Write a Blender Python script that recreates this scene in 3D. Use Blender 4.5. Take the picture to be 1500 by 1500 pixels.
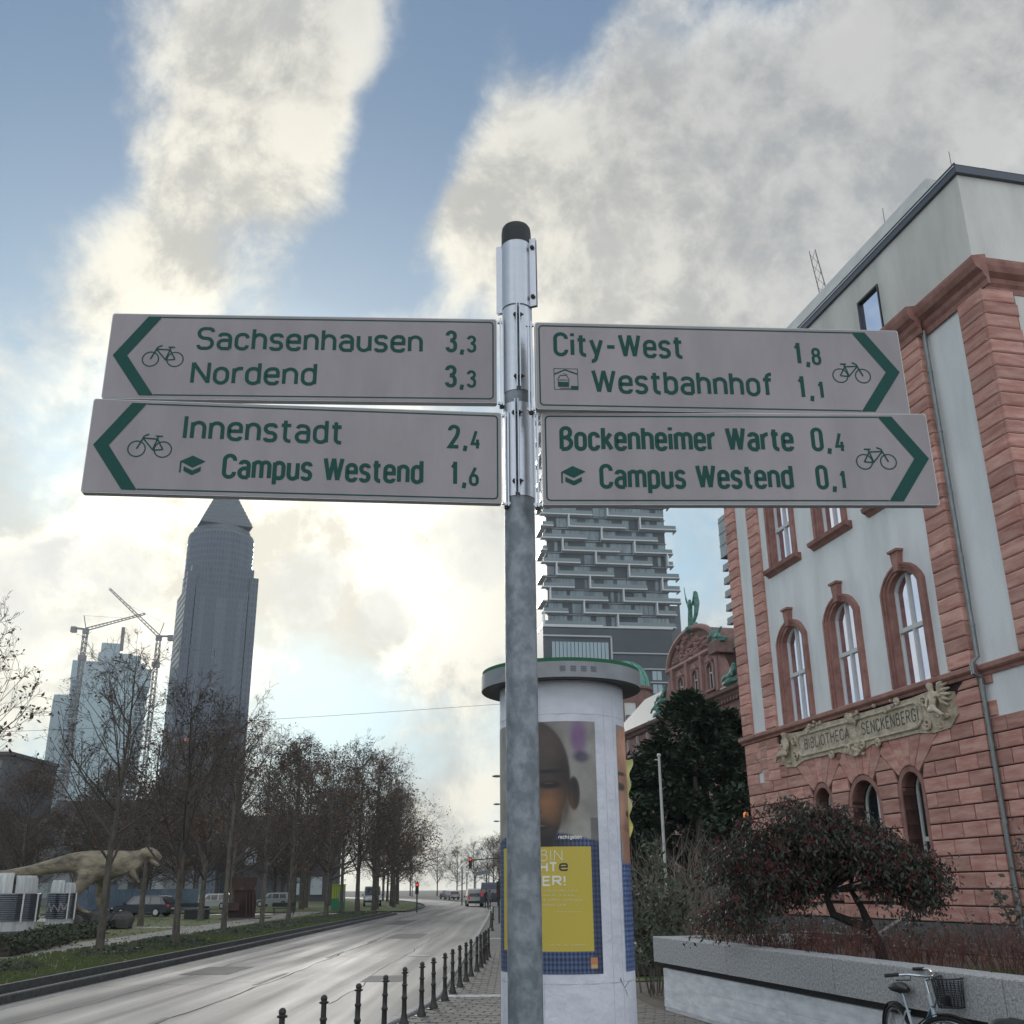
import bpy, bmesh, math, random
from mathutils import Vector, Matrix
from mathutils.geometry import tessellate_polygon
import numpy as np
for o in list(bpy.data.objects): bpy.data.objects.remove(o)
S = bpy.context.scene
C = S.collection
PI = math.pi
rad = math.radians
# ------------------------------------------------------------------ camera
EYE = 1.8
PITCH, ROLL, FPX = rad(20), rad(-0.55), 1511.0
cr = Vector((1, 0, 0)); cu = Vector((0, -math.sin(PITCH), math.cos(PITCH))); cf = Vector((0, math.cos(PITCH), math.sin(PITCH)))
RX = cr * math.cos(ROLL) + cu * math.sin(ROLL); UX = -cr * math.sin(ROLL) + cu * math.cos(ROLL)
cam_d = bpy.data.cameras.new('camera'); cam = bpy.data.objects.new('camera', cam_d); C.objects.link(cam)
cam.matrix_world = Matrix(((RX.x, UX.x, -cf.x, 0), (RX.y, UX.y, -cf.y, 0), (RX.z, UX.z, -cf.z, EYE), (0, 0, 0, 1)))
cam_d.sensor_width = 36; cam_d.lens = FPX / 1500 * 36; cam_d.clip_end = 9000; cam_d.clip_start = 0.05
S.camera = cam
def ray(x, y): return cf + RX * ((x - 750) / FPX) - UX * ((y - 750) / FPX)
def azel(x, y):
    d = ray(x, y); return math.atan2(d.x, d.y), math.atan2(d.z, math.hypot(d.x, d.y))
def at(x, y, dist):                    # point seen there at a horizontal distance
    d = ray(x, y); return Vector((0, 0, EYE)) + d * (dist / math.hypot(d.x, d.y))
def G(x, y, z=0.0):
    d = ray(x, y); return Vector((0, 0, EYE)) + d * ((z - EYE) / d.z)
# ------------------------------------------------------------------ world
SUN_AZ, SUN_EL = rad(-15.5), rad(17.5)
W = bpy.data.worlds.new('World'); S.world = W; W.use_nodes = True
nt = W.node_tree; nt.nodes.clear()
def wn(t, **k):
    n = nt.nodes.new(t)
    for a, b in k.items(): setattr(n, a, b)
    return n
def wm(op, a, b=None, c=None, clamp=False):
    n = wn('ShaderNodeMath', operation=op); n.use_clamp = clamp
    for i, v in enumerate((a, b, c)):
        if v is None: continue
        if isinstance(v, (int, float)): n.inputs[i].default_value = v
        else: nt.links.new(v, n.inputs[i])
    return n.outputs[0]
def sstep(v, a, b, lo=0.0, hi=1.0):
    n = wn('ShaderNodeMapRange', interpolation_type='SMOOTHSTEP'); nt.links.new(v, n.inputs[0])
    for i, q in enumerate((a, b, lo, hi)): n.inputs[i + 1].default_value = q
    return n.outputs[0]
def wmix(f, a, b):
    n = wn('ShaderNodeMix', data_type='RGBA')
    if isinstance(f, (int, float)): n.inputs[0].default_value = f
    else: nt.links.new(f, n.inputs[0])
    for i, v in ((6, a), (7, b)):
        if isinstance(v, tuple): n.inputs[i].default_value = (*v, 1)
        else: nt.links.new(v, n.inputs[i])
    return n.outputs[2]
tc = wn('ShaderNodeTexCoord'); DIR = tc.outputs['Generated']
sky = wn('ShaderNodeTexSky', sky_type='NISHITA'); sky.sun_disc = False
sky.sun_elevation = SUN_EL; sky.sun_rotation = SUN_AZ; sky.air_density = 1.0; sky.dust_density = 0.6; sky.ozone_density = 1.2
def dotdir(v):
    n = wn('ShaderNodeVectorMath', operation='DOT_PRODUCT'); nt.links.new(DIR, n.inputs[0]); n.inputs[1].default_value = v
    return n.outputs['Value']
def blob(x, y, rpx, soft=0.0):        # soft mask round a sky direction
    d = ray(x, y).normalized(); r = rpx / FPX
    return sstep(dotdir(d), math.cos(r * (1 + soft) * 1.25), math.cos(r * 0.25))
def noise(scale, detail, rough, dist, off=(0, 0, 0), sc=(1, 1, 1)):
    m = wn('ShaderNodeMapping'); nt.links.new(DIR, m.inputs[0]); m.inputs[1].default_value = off; m.inputs[3].default_value = sc
    n = wn('ShaderNodeTexNoise'); nt.links.new(m.outputs[0], n.inputs[0]); n.inputs['Scale'].default_value = scale
    n.inputs['Detail'].default_value = detail; n.inputs['Roughness'].default_value = rough; n.inputs['Distortion'].default_value = dist
    return n.outputs[0]
n1 = noise(3.4, 10, 0.62, 0.35, (3.1, 0.4, 1.2)); n2 = noise(9.5, 10, 0.66, 0.25, (0.2, 5.0, 2.0)); n4 = noise(30, 6, 0.6, 0.2, (1.3, 2.2, 0.7))
n2b = noise(9.5, 10, 0.66, 0.25, (0.2 + .10, 5.0, 2.0 + .16))     # same field, shifted: gives lit and shaded sides of the billows
dens = wm('MULTIPLY_ADD', n1, 1.9, -0.90)
dens = wm('ADD', dens, wm('MULTIPLY_ADD', n2, 1.25, -0.625))
dens = wm('ADD', dens, wm('MULTIPLY_ADD', n4, 0.34, -0.17))
BL = [  # x, y, radius, weight: where the cloud bodies and the gaps stand in the sky
 (370, 70, 150, .95), (400, 190, 110, .8), (300, 180, 120, .75), (240, 320, 110, .6), (200, 410, 110, .65), (440, 290, 60, .35), (290, 420, 60, .3), (500, 60, 60, .35), (580, 5, 60, .4),
 (980, 300, 300, .85), (1150, 330, 300, .75), (1400, 300, 330, .85), (740, 290, 110, .7), (680, 350, 80, .65), (870, 180, 120, .75), (1000, 90, 110, .55), (1130, 150, 120, .6), (1350, 90, 170, .65), (930, 440, 200, .5), (1470, 60, 150, .5),
 (90, 790, 230, .7), (300, 760, 180, .55), (500, 790, 150, .7), (640, 880, 170, .85), (620, 980, 120, .4), (380, 960, 150, .3), (60, 930, 150, .6), (660, 1190, 130, .75), (450, 730, 120, .5), (700, 740, 120, .5),
 (70, 90, 190, -1.0), (60, 300, 130, -.8), (30, 520, 160, -.55), (600, 90, 100, -.9), (720, 60, 140, -1.0), (840, 50, 80, -.5), (590, 220, 90, -.95), (560, 350, 110, -.85), (500, 430, 90, -.6), (640, 200, 70, -.6),
 (150, 590, 130, -.3), (500, 1010, 110, -.65), (650, 1080, 80, -.35), (1090, 40, 70, -.55), (1200, 80, 60, -.35), (820, 770, 100, -.5), (1040, 790, 110, -.7), (60, 700, 60, -.3), (1110, 60, 120, -.6), (1260, 130, 90, -.45), (1430, 160, 80, -.4), (900, 70, 110, -.5), (1010, 210, 60, -.3)]
for x, y, r, w in BL: dens = wm('ADD', dens, wm('MULTIPLY', blob(x, y, r), w * 0.46))
mask = sstep(dens, -0.30, 0.52)
body = sstep(dens, 0.15, 0.95)
shade = sstep(wm('SUBTRACT', n2, n2b), -.17, .15)
sund = Vector((math.sin(SUN_AZ) * math.cos(SUN_EL), math.cos(SUN_AZ) * math.cos(SUN_EL), math.sin(SUN_EL)))
ds = dotdir(sund)
glow_w = sstep(ds, math.cos(rad(36)), math.cos(rad(4)))
glow_n = sstep(ds, math.cos(rad(15)), math.cos(rad(1)))
sep = wn('ShaderNodeSeparateXYZ'); nt.links.new(DIR, sep.inputs[0])
low = sstep(sep.outputs[2], 0.05, 0.72, 1.0, 0.0)
pale = wmix(glow_w, (1.8, 2.9, 3.7), (3.5, 5.0, 5.5))
clear = wmix(wm('MULTIPLY_ADD', low, 0.72, 0.04), wmix(.70, sky.outputs[0], (.5, .9, 1.5)), pale)
clear = wmix(wm('MULTIPLY', glow_n, 0.6), clear, (6.0, 7.1, 7.1))
cg = wmix(shade, (2.0, 2.03, 2.06), (3.0, 2.97, 2.9))
rim = wmix(shade, (2.6, 2.68, 2.74), (3.95, 3.93, 3.82))
cl = wmix(wm('MULTIPLY', body, .85), rim, cg)
ck = wmix(shade, (3.5, 3.35, 2.95), (6.1, 5.75, 4.75))
cl = wmix(wm('MULTIPLY', glow_w, 0.9), cl, ck)
cl = wmix(glow_n, cl, wmix(shade, (5.2, 4.85, 4.0), (10.0, 9.5, 7.9)))
# clouds away from the sun, out of view, brightened to add light on the facades
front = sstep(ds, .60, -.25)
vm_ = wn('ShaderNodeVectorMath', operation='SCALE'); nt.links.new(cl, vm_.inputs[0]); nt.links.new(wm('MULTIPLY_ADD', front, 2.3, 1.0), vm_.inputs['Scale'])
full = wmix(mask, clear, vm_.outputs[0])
for x, y, r in ((450, 865, 60), (150, 850, 75), (60, 870, 70), (560, 905, 40), (690, 800, 50)):   # darker scraps drifting before the glow
    full = wmix(wm('MULTIPLY', sstep(wm('ADD', wm('MULTIPLY', blob(x, y, r * 1.5), .55), wm('MULTIPLY_ADD', n1, .8, wm('MULTIPLY', n2, 1.3))), 1.35, 1.72), 0.8), full, (4.6, 4.5, 4.2))
bg = wn('ShaderNodeBackground'); bg.inputs[1].default_value = 0.125
nt.links.new(full, bg.inputs[0]); wo = wn('ShaderNodeOutputWorld'); nt.links.new(bg.outputs[0], wo.inputs[0])
sd = bpy.data.lights.new('sun', 'SUN'); sd.energy = 1.3; sd.angle = rad(12); sd.color = (1, .96, .9)
so = bpy.data.objects.new('sun', sd); C.objects.link(so)
so.rotation_euler = (-sund).to_track_quat('-Z', 'Y').to_euler()
S.view_settings.view_transform = 'Standard'; S.view_settings.look = 'None'; S.view_settings.exposure = 0.60; S.view_settings.gamma = 1
S.view_settings.use_curve_mapping = False
# ------------------------------------------------------------------ materials
_m = {}
def mat(name, col, rough=.7, metal=0.0, col2=None, scale=6.0, amt=1.0, bump=0.0, bscale=None, stretch=(1, 1, 1), rnd=0.0, spec=.5, coat=0, detail=6, lo=.35, hi=.65, coord='Object', sub=0, emit=None, trans=0, kind='noise'):
    if name in _m: return _m[name]
    m = bpy.data.materials.new(name); m.use_nodes = True; t = m.node_tree; b = t.nodes['Principled BSDF']; _m[name] = m
    b.inputs['Base Color'].default_value = (*col, 1); b.inputs['Roughness'].default_value = rough; b.inputs['Metallic'].default_value = metal
    b.inputs['Specular IOR Level'].default_value = spec; b.inputs['Coat Weight'].default_value = coat
    if trans: b.inputs['Transmission Weight'].default_value = trans
    if emit:
        b.inputs['Emission Color'].default_value = (*emit[0], 1); b.inputs['Emission Strength'].default_value = emit[1]
    N = lambda k: t.nodes.new(k); L = t.links.new
    tcn = N('ShaderNodeTexCoord'); mp = N('ShaderNodeMapping'); L(tcn.outputs[coord], mp.inputs[0]); mp.inputs[3].default_value = stretch
    cur = None
    if rnd:
        oi = N('ShaderNodeObjectInfo'); vm = N('ShaderNodeVectorMath'); vm.operation = 'MULTIPLY_ADD'
        L(oi.outputs['Random'], vm.inputs[0]); vm.inputs[1].default_value = (37, 91, 53); L(mp.outputs[0], vm.inputs[2]); vec = vm.outputs[0]
    else: vec = mp.outputs[0]
    if col2:
        nz = N('ShaderNodeTexNoise'); L(vec, nz.inputs[0]); nz.inputs['Scale'].default_value = scale; nz.inputs['Detail'].default_value = detail
        nz.inputs['Roughness'].default_value = .6
        mr = N('ShaderNodeMapRange'); L(nz.outputs[0], mr.inputs[0]); mr.inputs[1].default_value = lo; mr.inputs[2].default_value = hi; mr.inputs[4].default_value = amt
        mx = N('ShaderNodeMix'); mx.data_type = 'RGBA'; L(mr.outputs[0], mx.inputs[0]); mx.inputs[6].default_value = (*col, 1); mx.inputs[7].default_value = (*col2, 1)
        cur = mx.outputs[2]
    if rnd:
        hs = N('ShaderNodeHueSaturation'); hs.inputs['Saturation'].default_value = 1
        mr2 = N('ShaderNodeMapRange'); L(oi.outputs['Random'], mr2.inputs[0]); mr2.inputs[3].default_value = 1 - rnd; mr2.inputs[4].default_value = 1 + rnd
        L(mr2.outputs[0], hs.inputs['Value'])
        if cur: L(cur, hs.inputs['Color'])
        else: hs.inputs['Color'].default_value = (*col, 1)
        cur = hs.outputs[0]
    if cur: L(cur, b.inputs['Base Color'])
    if bump:
        nb = N('ShaderNodeTexNoise'); L(vec, nb.inputs[0]); nb.inputs['Scale'].default_value = bscale or scale * 3; nb.inputs['Detail'].default_value = 5
        bp = N('ShaderNodeBump'); bp.inputs['Strength'].default_value = min(1, bump); bp.inputs['Distance'].default_value = .02 * max(1, bump); L(nb.outputs[0], bp.inputs['Height']); L(bp.outputs[0], b.inputs['Normal'])
    return m
SAND = mat('red_sandstone', (.43, .19, .155), .85, col2=(.60, .345, .285), scale=1.5, stretch=(1, 1, 5), bump=.6, bscale=14, rnd=.2)
SANDS = mat('red_sandstone_trim', (.24, .11, .09), .8, col2=(.36, .185, .155), scale=3, bump=.3, bscale=20, rnd=.08)
MORTAR = mat('dark_mortar', (.05, .03, .028), .95)
PLAST = mat('white_plaster', (.79, .80, .80), .9, col2=(.58, .59, .59), scale=.9, stretch=(1, 1, .25), bump=.4, bscale=40, detail=10, lo=.42, hi=.75)
PLASTC = mat('cream_plaster', (.70, .68, .64), .9, col2=(.50, .485, .455), stretch=(1, 1, .3), scale=.6, bump=.3, bscale=30, detail=8)
STONE = mat('carved_limestone', (.62, .53, .41), .9, col2=(.34, .28, .21), scale=5, bump=.8, bscale=25)
STONEL = mat('carved_letters', (.10, .09, .07), .9)
WOODW = mat('white_window_wood', (.62, .63, .62), .6)
GLASS = mat('coated_glass', (.86, .86, .95), .03, metal=1.0, col2=(.80, .80, .90), scale=.4, spec=.8)
GLASSD = mat('dark_glass', (.012, .015, .02), .06, spec=.6)
DARKM = mat('dark_metal', (.045, .05, .065), .45, metal=.3)
ZINC = mat('zinc_pipe', (.26, .265, .265), .45, metal=.6, col2=(.18, .21, .21), scale=5)
GALV = mat('galvanised_steel', (.17, .19, .21), .52, metal=.5, col2=(.28, .30, .325), scale=26, bump=.12, bscale=60, spec=.5, lo=.42, hi=.6, stretch=(1, 1, .8))
ALU = mat('brushed_aluminium', (.52, .54, .58), .36, metal=.95, col2=(.50, .52, .56), scale=9, stretch=(1, 1, 6), bump=.06, bscale=30)
BLACK = mat('black_plastic', (.015, .015, .015), .5)
BOLT = mat('dirty_bolt', (.05, .045, .04), .5, metal=.6)
SIGNW = mat('reflective_sheet', (.355, .31, .32), .33, col2=(.285, .25, .258), scale=7, stretch=(1, 1, .35), spec=.5, detail=12, bump=.05, bscale=3)
SIGNG = mat('sign_green', (.0, .062, .050), .5, spec=.3)
SIGNE = mat('sign_edge', (.5, .5, .5), .45, metal=.3)
CONC = mat('washed_concrete', (.50, .50, .50), .95, col2=(.27, .27, .27), scale=34, bump=.9, bscale=60, detail=3)
CONCP = mat('painted_concrete', (.80, .80, .81), .85, col2=(.58, .59, .61), scale=3, stretch=(1, 1, 4), bump=.4, bscale=18)
IRON = mat('cast_iron', (.035, .032, .032), .5, metal=.4, col2=(.06, .052, .048), scale=12)
BARK = mat('tree_bark', (.062, .053, .044), .9, col2=(.13, .112, .09), scale=7, stretch=(1, 1, .4), bump=.5, rnd=.15)
TWIG = mat('tree_twigs', (.075, .058, .048), .9, rnd=.12)
LEAFB = mat('brown_leaves', (.19, .10, .055), .8, col2=(.09, .06, .04), scale=.6, rnd=.1)
LEAFO = mat('rust_leaves', (.24, .075, .03), .8, col2=(.12, .06, .03), scale=.5)
YEWM = mat('dark_needles', (.024, .044, .026), .75, col2=(.055, .085, .046), scale=1.4)
COPPER = mat('green_copper', (.15, .34, .28), .75, col2=(.09, .22, .185), scale=2.5)
COPPERD = mat('green_bronze', (.10, .24, .19), .7, col2=(.05, .12, .10), scale=4)
# ------------------------------------------------------------------ mesh helpers
class MB:
    def __init__(s): s.v = []; s.f = []; s.mi = []; s.m = 0
    def quadv(s, a, b, c, d):
        i = len(s.v); s.v += [tuple(a), tuple(b), tuple(c), tuple(d)]; s.f.append((i, i + 1, i + 2, i + 3)); s.mi.append(s.m)
    def poly(s, pts):
        i = len(s.v); s.v += [tuple(p) for p in pts]; s.f.append(tuple(range(i, i + len(pts)))); s.mi.append(s.m)
    def box(s, x0, x1, y0, y1, z0, z1):
        i = len(s.v); s.v += [(x, y, z) for z in (z0, z1) for y in (y0, y1) for x in (x0, x1)]
        for f in ((0, 2, 3, 1), (4, 5, 7, 6), (0, 1, 5, 4), (2, 6, 7, 3), (0, 4, 6, 2), (1, 3, 7, 5)):
            s.f.append(tuple(i + k for k in f)); s.mi.append(s.m)
    def obox(s, c, ax, hx, ay, hy, az, hz):
        c, ax, ay, az = Vector(c), Vector(ax).normalized(), Vector(ay).normalized(), Vector(az).normalized()
        i = len(s.v); s.v += [tuple(c + ax * (hx * a) + ay * (hy * b) + az * (hz * d)) for d in (-1, 1) for b in (-1, 1) for a in (-1, 1)]
        for f in ((0, 2, 3, 1), (4, 5, 7, 6), (0, 1, 5, 4), (2, 6, 7, 3), (0, 4, 6, 2), (1, 3, 7, 5)):
            s.f.append(tuple(i + k for k in f)); s.mi.append(s.m)
    def beam(s, a, b, w, h=None):
        a, b = Vector(a), Vector(b); d = b - a
        if d.length < 1e-6: return
        up = Vector((0, 0, 1)) if abs(d.normalized().z) < .95 else Vector((1, 0, 0))
        x = d.cross(up).normalized(); y = x.cross(d).normalized(); s.obox((a + b) / 2, d, d.length / 2, x, w / 2, y, (h or w) / 2)
    def prism(s, pts, dirv):           # closed polygon (3D pts) extruded by dirv
        n = len(pts); i = len(s.v); dv = Vector(dirv)
        s.v += [tuple(p) for p in pts] + [tuple(Vector(p) + dv) for p in pts]
        s.f.append(tuple(i + k for k in reversed(range(n)))); s.f.append(tuple(i + n + k for k in range(n)))
        for k in range(n): s.f.append((i + k, i + (k + 1) % n, i + n + (k + 1) % n, i + n + k))
        s.mi += [s.m] * (n + 2)
    def tube(s, pts, rs, n=6, cap=True, closed=False):
        pts = [Vector(p) for p in pts]; N = len(pts)
        if isinstance(rs, (int, float)): rs = [rs] * N
        i0 = len(s.v); x = None
        for k, p in enumerate(pts):
            if closed: d = pts[(k + 1) % N] - pts[k - 1]
            else: d = pts[min(k + 1, N - 1)] - pts[max(k - 1, 0)]
            if d.length < 1e-9: d = Vector((0, 0, 1))
            d.normalize()
            if x is None:
                x = d.orthogonal().normalized()
            else:
                x = x - d * x.dot(d)
                x = x.normalized() if x.length > 1e-6 else d.orthogonal().normalized()
            y = d.cross(x)
            for j in range(n):
                a = 2 * PI * j / n; q = p + (x * math.cos(a) + y * math.sin(a)) * rs[k]; s.v.append((q.x, q.y, q.z))
        for k in range(N if closed else N - 1):
            for j in range(n):
                a = i0 + k * n + j; b = i0 + k * n + (j + 1) % n; kk = (k + 1) % N
                s.f.append((a, b, i0 + kk * n + (j + 1) % n, i0 + kk * n + j)); s.mi.append(s.m)
        if cap and not closed:
            s.f.append(tuple(i0 + j for j in reversed(range(n)))); s.f.append(tuple(i0 + (N - 1) * n + j for j in range(n))); s.mi += [s.m] * 2
    def lathe(s, prof, n=24, cx=0, cy=0, cap=True, a0=0, a1=2 * PI):
        i0 = len(s.v); full = abs(a1 - a0 - 2 * PI) < 1e-6; nn = n if full else n + 1
        for r, z in prof:
            for j in range(nn):
                a = a0 + (a1 - a0) * j / n; s.v.append((cx + r * math.cos(a), cy + r * math.sin(a), z))
        for k in range(len(prof) - 1):
            for j in range(n):
                b = (j + 1) % nn; s.f.append((i0 + k * nn + j, i0 + k * nn + b, i0 + (k + 1) * nn + b, i0 + (k + 1) * nn + j)); s.mi.append(s.m)
        if cap and full:
            s.f.append(tuple(i0 + j for j in reversed(range(n)))); s.f.append(tuple(i0 + (len(prof) - 1) * nn + j for j in range(n))); s.mi += [s.m] * 2
    def ball(s, c, rx, ry=None, rz=None, n=8, k=5):
        ry = ry or rx; rz = rz or rx; i0 = len(s.v)
        for a in range(k + 1):
            t = PI * a / k
            for j in range(n):
                p = 2 * PI * j / n; s.v.append((c[0] + rx * math.sin(t) * math.cos(p), c[1] + ry * math.sin(t) * math.sin(p), c[2] - rz * math.cos(t)))
        for a in range(k):
            for j in range(n):
                s.f.append((i0 + a * n + j, i0 + a * n + (j + 1) % n, i0 + (a + 1) * n + (j + 1) % n, i0 + (a + 1) * n + j)); s.mi.append(s.m)
    def build(s, name, mats, parent=None, smooth=False, kind=None, label=None, cat=None, group=None, loc=None, rz=0):
        me = bpy.data.meshes.new(name); me.from_pydata(s.v, [], s.f)
        if not isinstance(mats, (list, tuple)): mats = [mats]
        for m in mats: me.materials.append(m)
        if len(mats) > 1: me.polygons.foreach_set('material_index', s.mi)
        if smooth:
            me.polygons.foreach_set('use_smooth', [True] * len(me.polygons))
            if smooth != 2: me.set_sharp_from_angle(angle=rad(40))
        me.update()
        o = bpy.data.objects.new(name, me); C.objects.link(o)
        if parent: o.parent = parent
        if loc: o.location = loc
        if rz: o.rotation_euler[2] = rz
        tag(o, label, cat, group, kind); return o
def tag(o, label=None, cat=None, group=None, kind=None):
    for k, v in (('label', label), ('category', cat), ('group', group), ('kind', kind)):
        if v: o[k] = v
    return o
def thing(name, label, cat, loc=(0, 0, 0), rz=0, group=None):
    o = bpy.data.objects.new(name, None); C.objects.link(o); o.location = loc; o.rotation_euler[2] = rz; o.empty_display_size = .3
    return tag(o, label, cat, group)
def kids(o): return [c for c in C.objects if c.parent == o]
_kc = {}
ORD = 'first second third fourth fifth sixth seventh eighth ninth tenth eleventh twelfth thirteenth fourteenth'.split()
def dup(o, loc=None, rz=None, sc=None, label=None, group=None, parent=None):
    c = o.copy(); C.objects.link(c)
    if parent: c.parent = parent
    if loc is not None: c.location = loc
    if rz is not None: c.rotation_euler[2] = rz
    if sc is not None: c.scale = sc if isinstance(sc, tuple) else (sc, sc, sc)
    if label: c['label'] = label
    if group: c['group'] = group
    if o.name not in _kc: _kc[o.name] = [k for k in C.objects if k.parent == o]
    for k in _kc[o.name]: dup(k, parent=c)
    return c
def skin(name, nodes, edges, m, parent=None, sub=1, **k):   # one continuous body grown on a skeleton
    me = bpy.data.meshes.new(name); me.from_pydata([n[0] for n in nodes], edges, []); o = bpy.data.objects.new(name, me); C.objects.link(o)
    md = o.modifiers.new('s', 'SKIN')
    for i, n in enumerate(nodes):
        sv = me.skin_vertices[0].data[i]; r = n[1]; sv.radius = r if isinstance(r, tuple) else (r, r); sv.use_root = (i == 0)
    if sub: mm = o.modifiers.new('u', 'SUBSURF'); mm.levels = sub; mm.render_levels = sub
    dg = bpy.context.evaluated_depsgraph_get(); nm = bpy.data.meshes.new_from_object(o.evaluated_get(dg)); bpy.data.objects.remove(o)
    nm.materials.clear(); nm.materials.append(m); nm.polygons.foreach_set('use_smooth', [True] * len(nm.polygons))
    q = bpy.data.objects.new(name, nm); C.objects.link(q)
    if parent: q.parent = parent
    return tag(q, **k)
# ---- stroke lettering
def rnd_path(pts, r, closed=False, seg=5):
    n = len(pts); out = []
    for i, p in enumerate(pts):
        rr = p[2] if len(p) > 2 else r; p = Vector(p[:2])
        if (not closed and i in (0, n - 1)) or rr <= 0: out.append(p); continue
        a = Vector(pts[i - 1][:2]); b = Vector(pts[(i + 1) % n][:2]); la, lb = (a - p).length, (b - p).length
        fa = .5 if closed or i - 1 > 0 else 1.0; fb = .5 if closed or i + 1 < n - 1 else 1.0
        q = min(rr, la * fa, lb * fb); A = p + (a - p).normalized() * q; B = p + (b - p).normalized() * q
        for k in range(seg + 1):
            t = k / seg; out.append(A * (1 - t) ** 2 * 1 + p * 2 * t * (1 - t) * 1.0 + B * t * t if False else _arc(A, p, B, t))
    o2 = [out[0]]
    for p in out[1:]:
        if (p - o2[-1]).length > 1e-5: o2.append(p)
    return o2
def _arc(A, P, B, t):                 # rational quadratic (circular when right-angled)
    w = .7071; a, b, c = (1 - t) ** 2, 2 * w * t * (1 - t), t * t; s = a + b + c
    return (A * a + P * b + B * c) / s
def ribbon(pts, w, closed=False):
    n = len(pts); L = []; R = []
    for i in range(n):
        if closed: a, b = pts[i - 1], pts[(i + 1) % n]
        else: a, b = pts[max(i - 1, 0)], pts[min(i + 1, n - 1)]
        p = pts[i]; d1 = (p - a) if (closed or i > 0) else (b - p); d2 = (b - p) if (closed or i < n - 1) else (p - a)
        d1 = d1.normalized(); d2 = d2.normalized(); n1_ = Vector((-d1.y, d1.x)); n2_ = Vector((-d2.y, d2.x)); m = n1_ + n2_
        if m.length < .3: m = n1_
        m.normalize(); k = 1 / max(.5, m.dot(n1_)); L.append(p + m * (w / 2 * k)); R.append(p - m * (w / 2 * k))
    return L, R
X = .73
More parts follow.
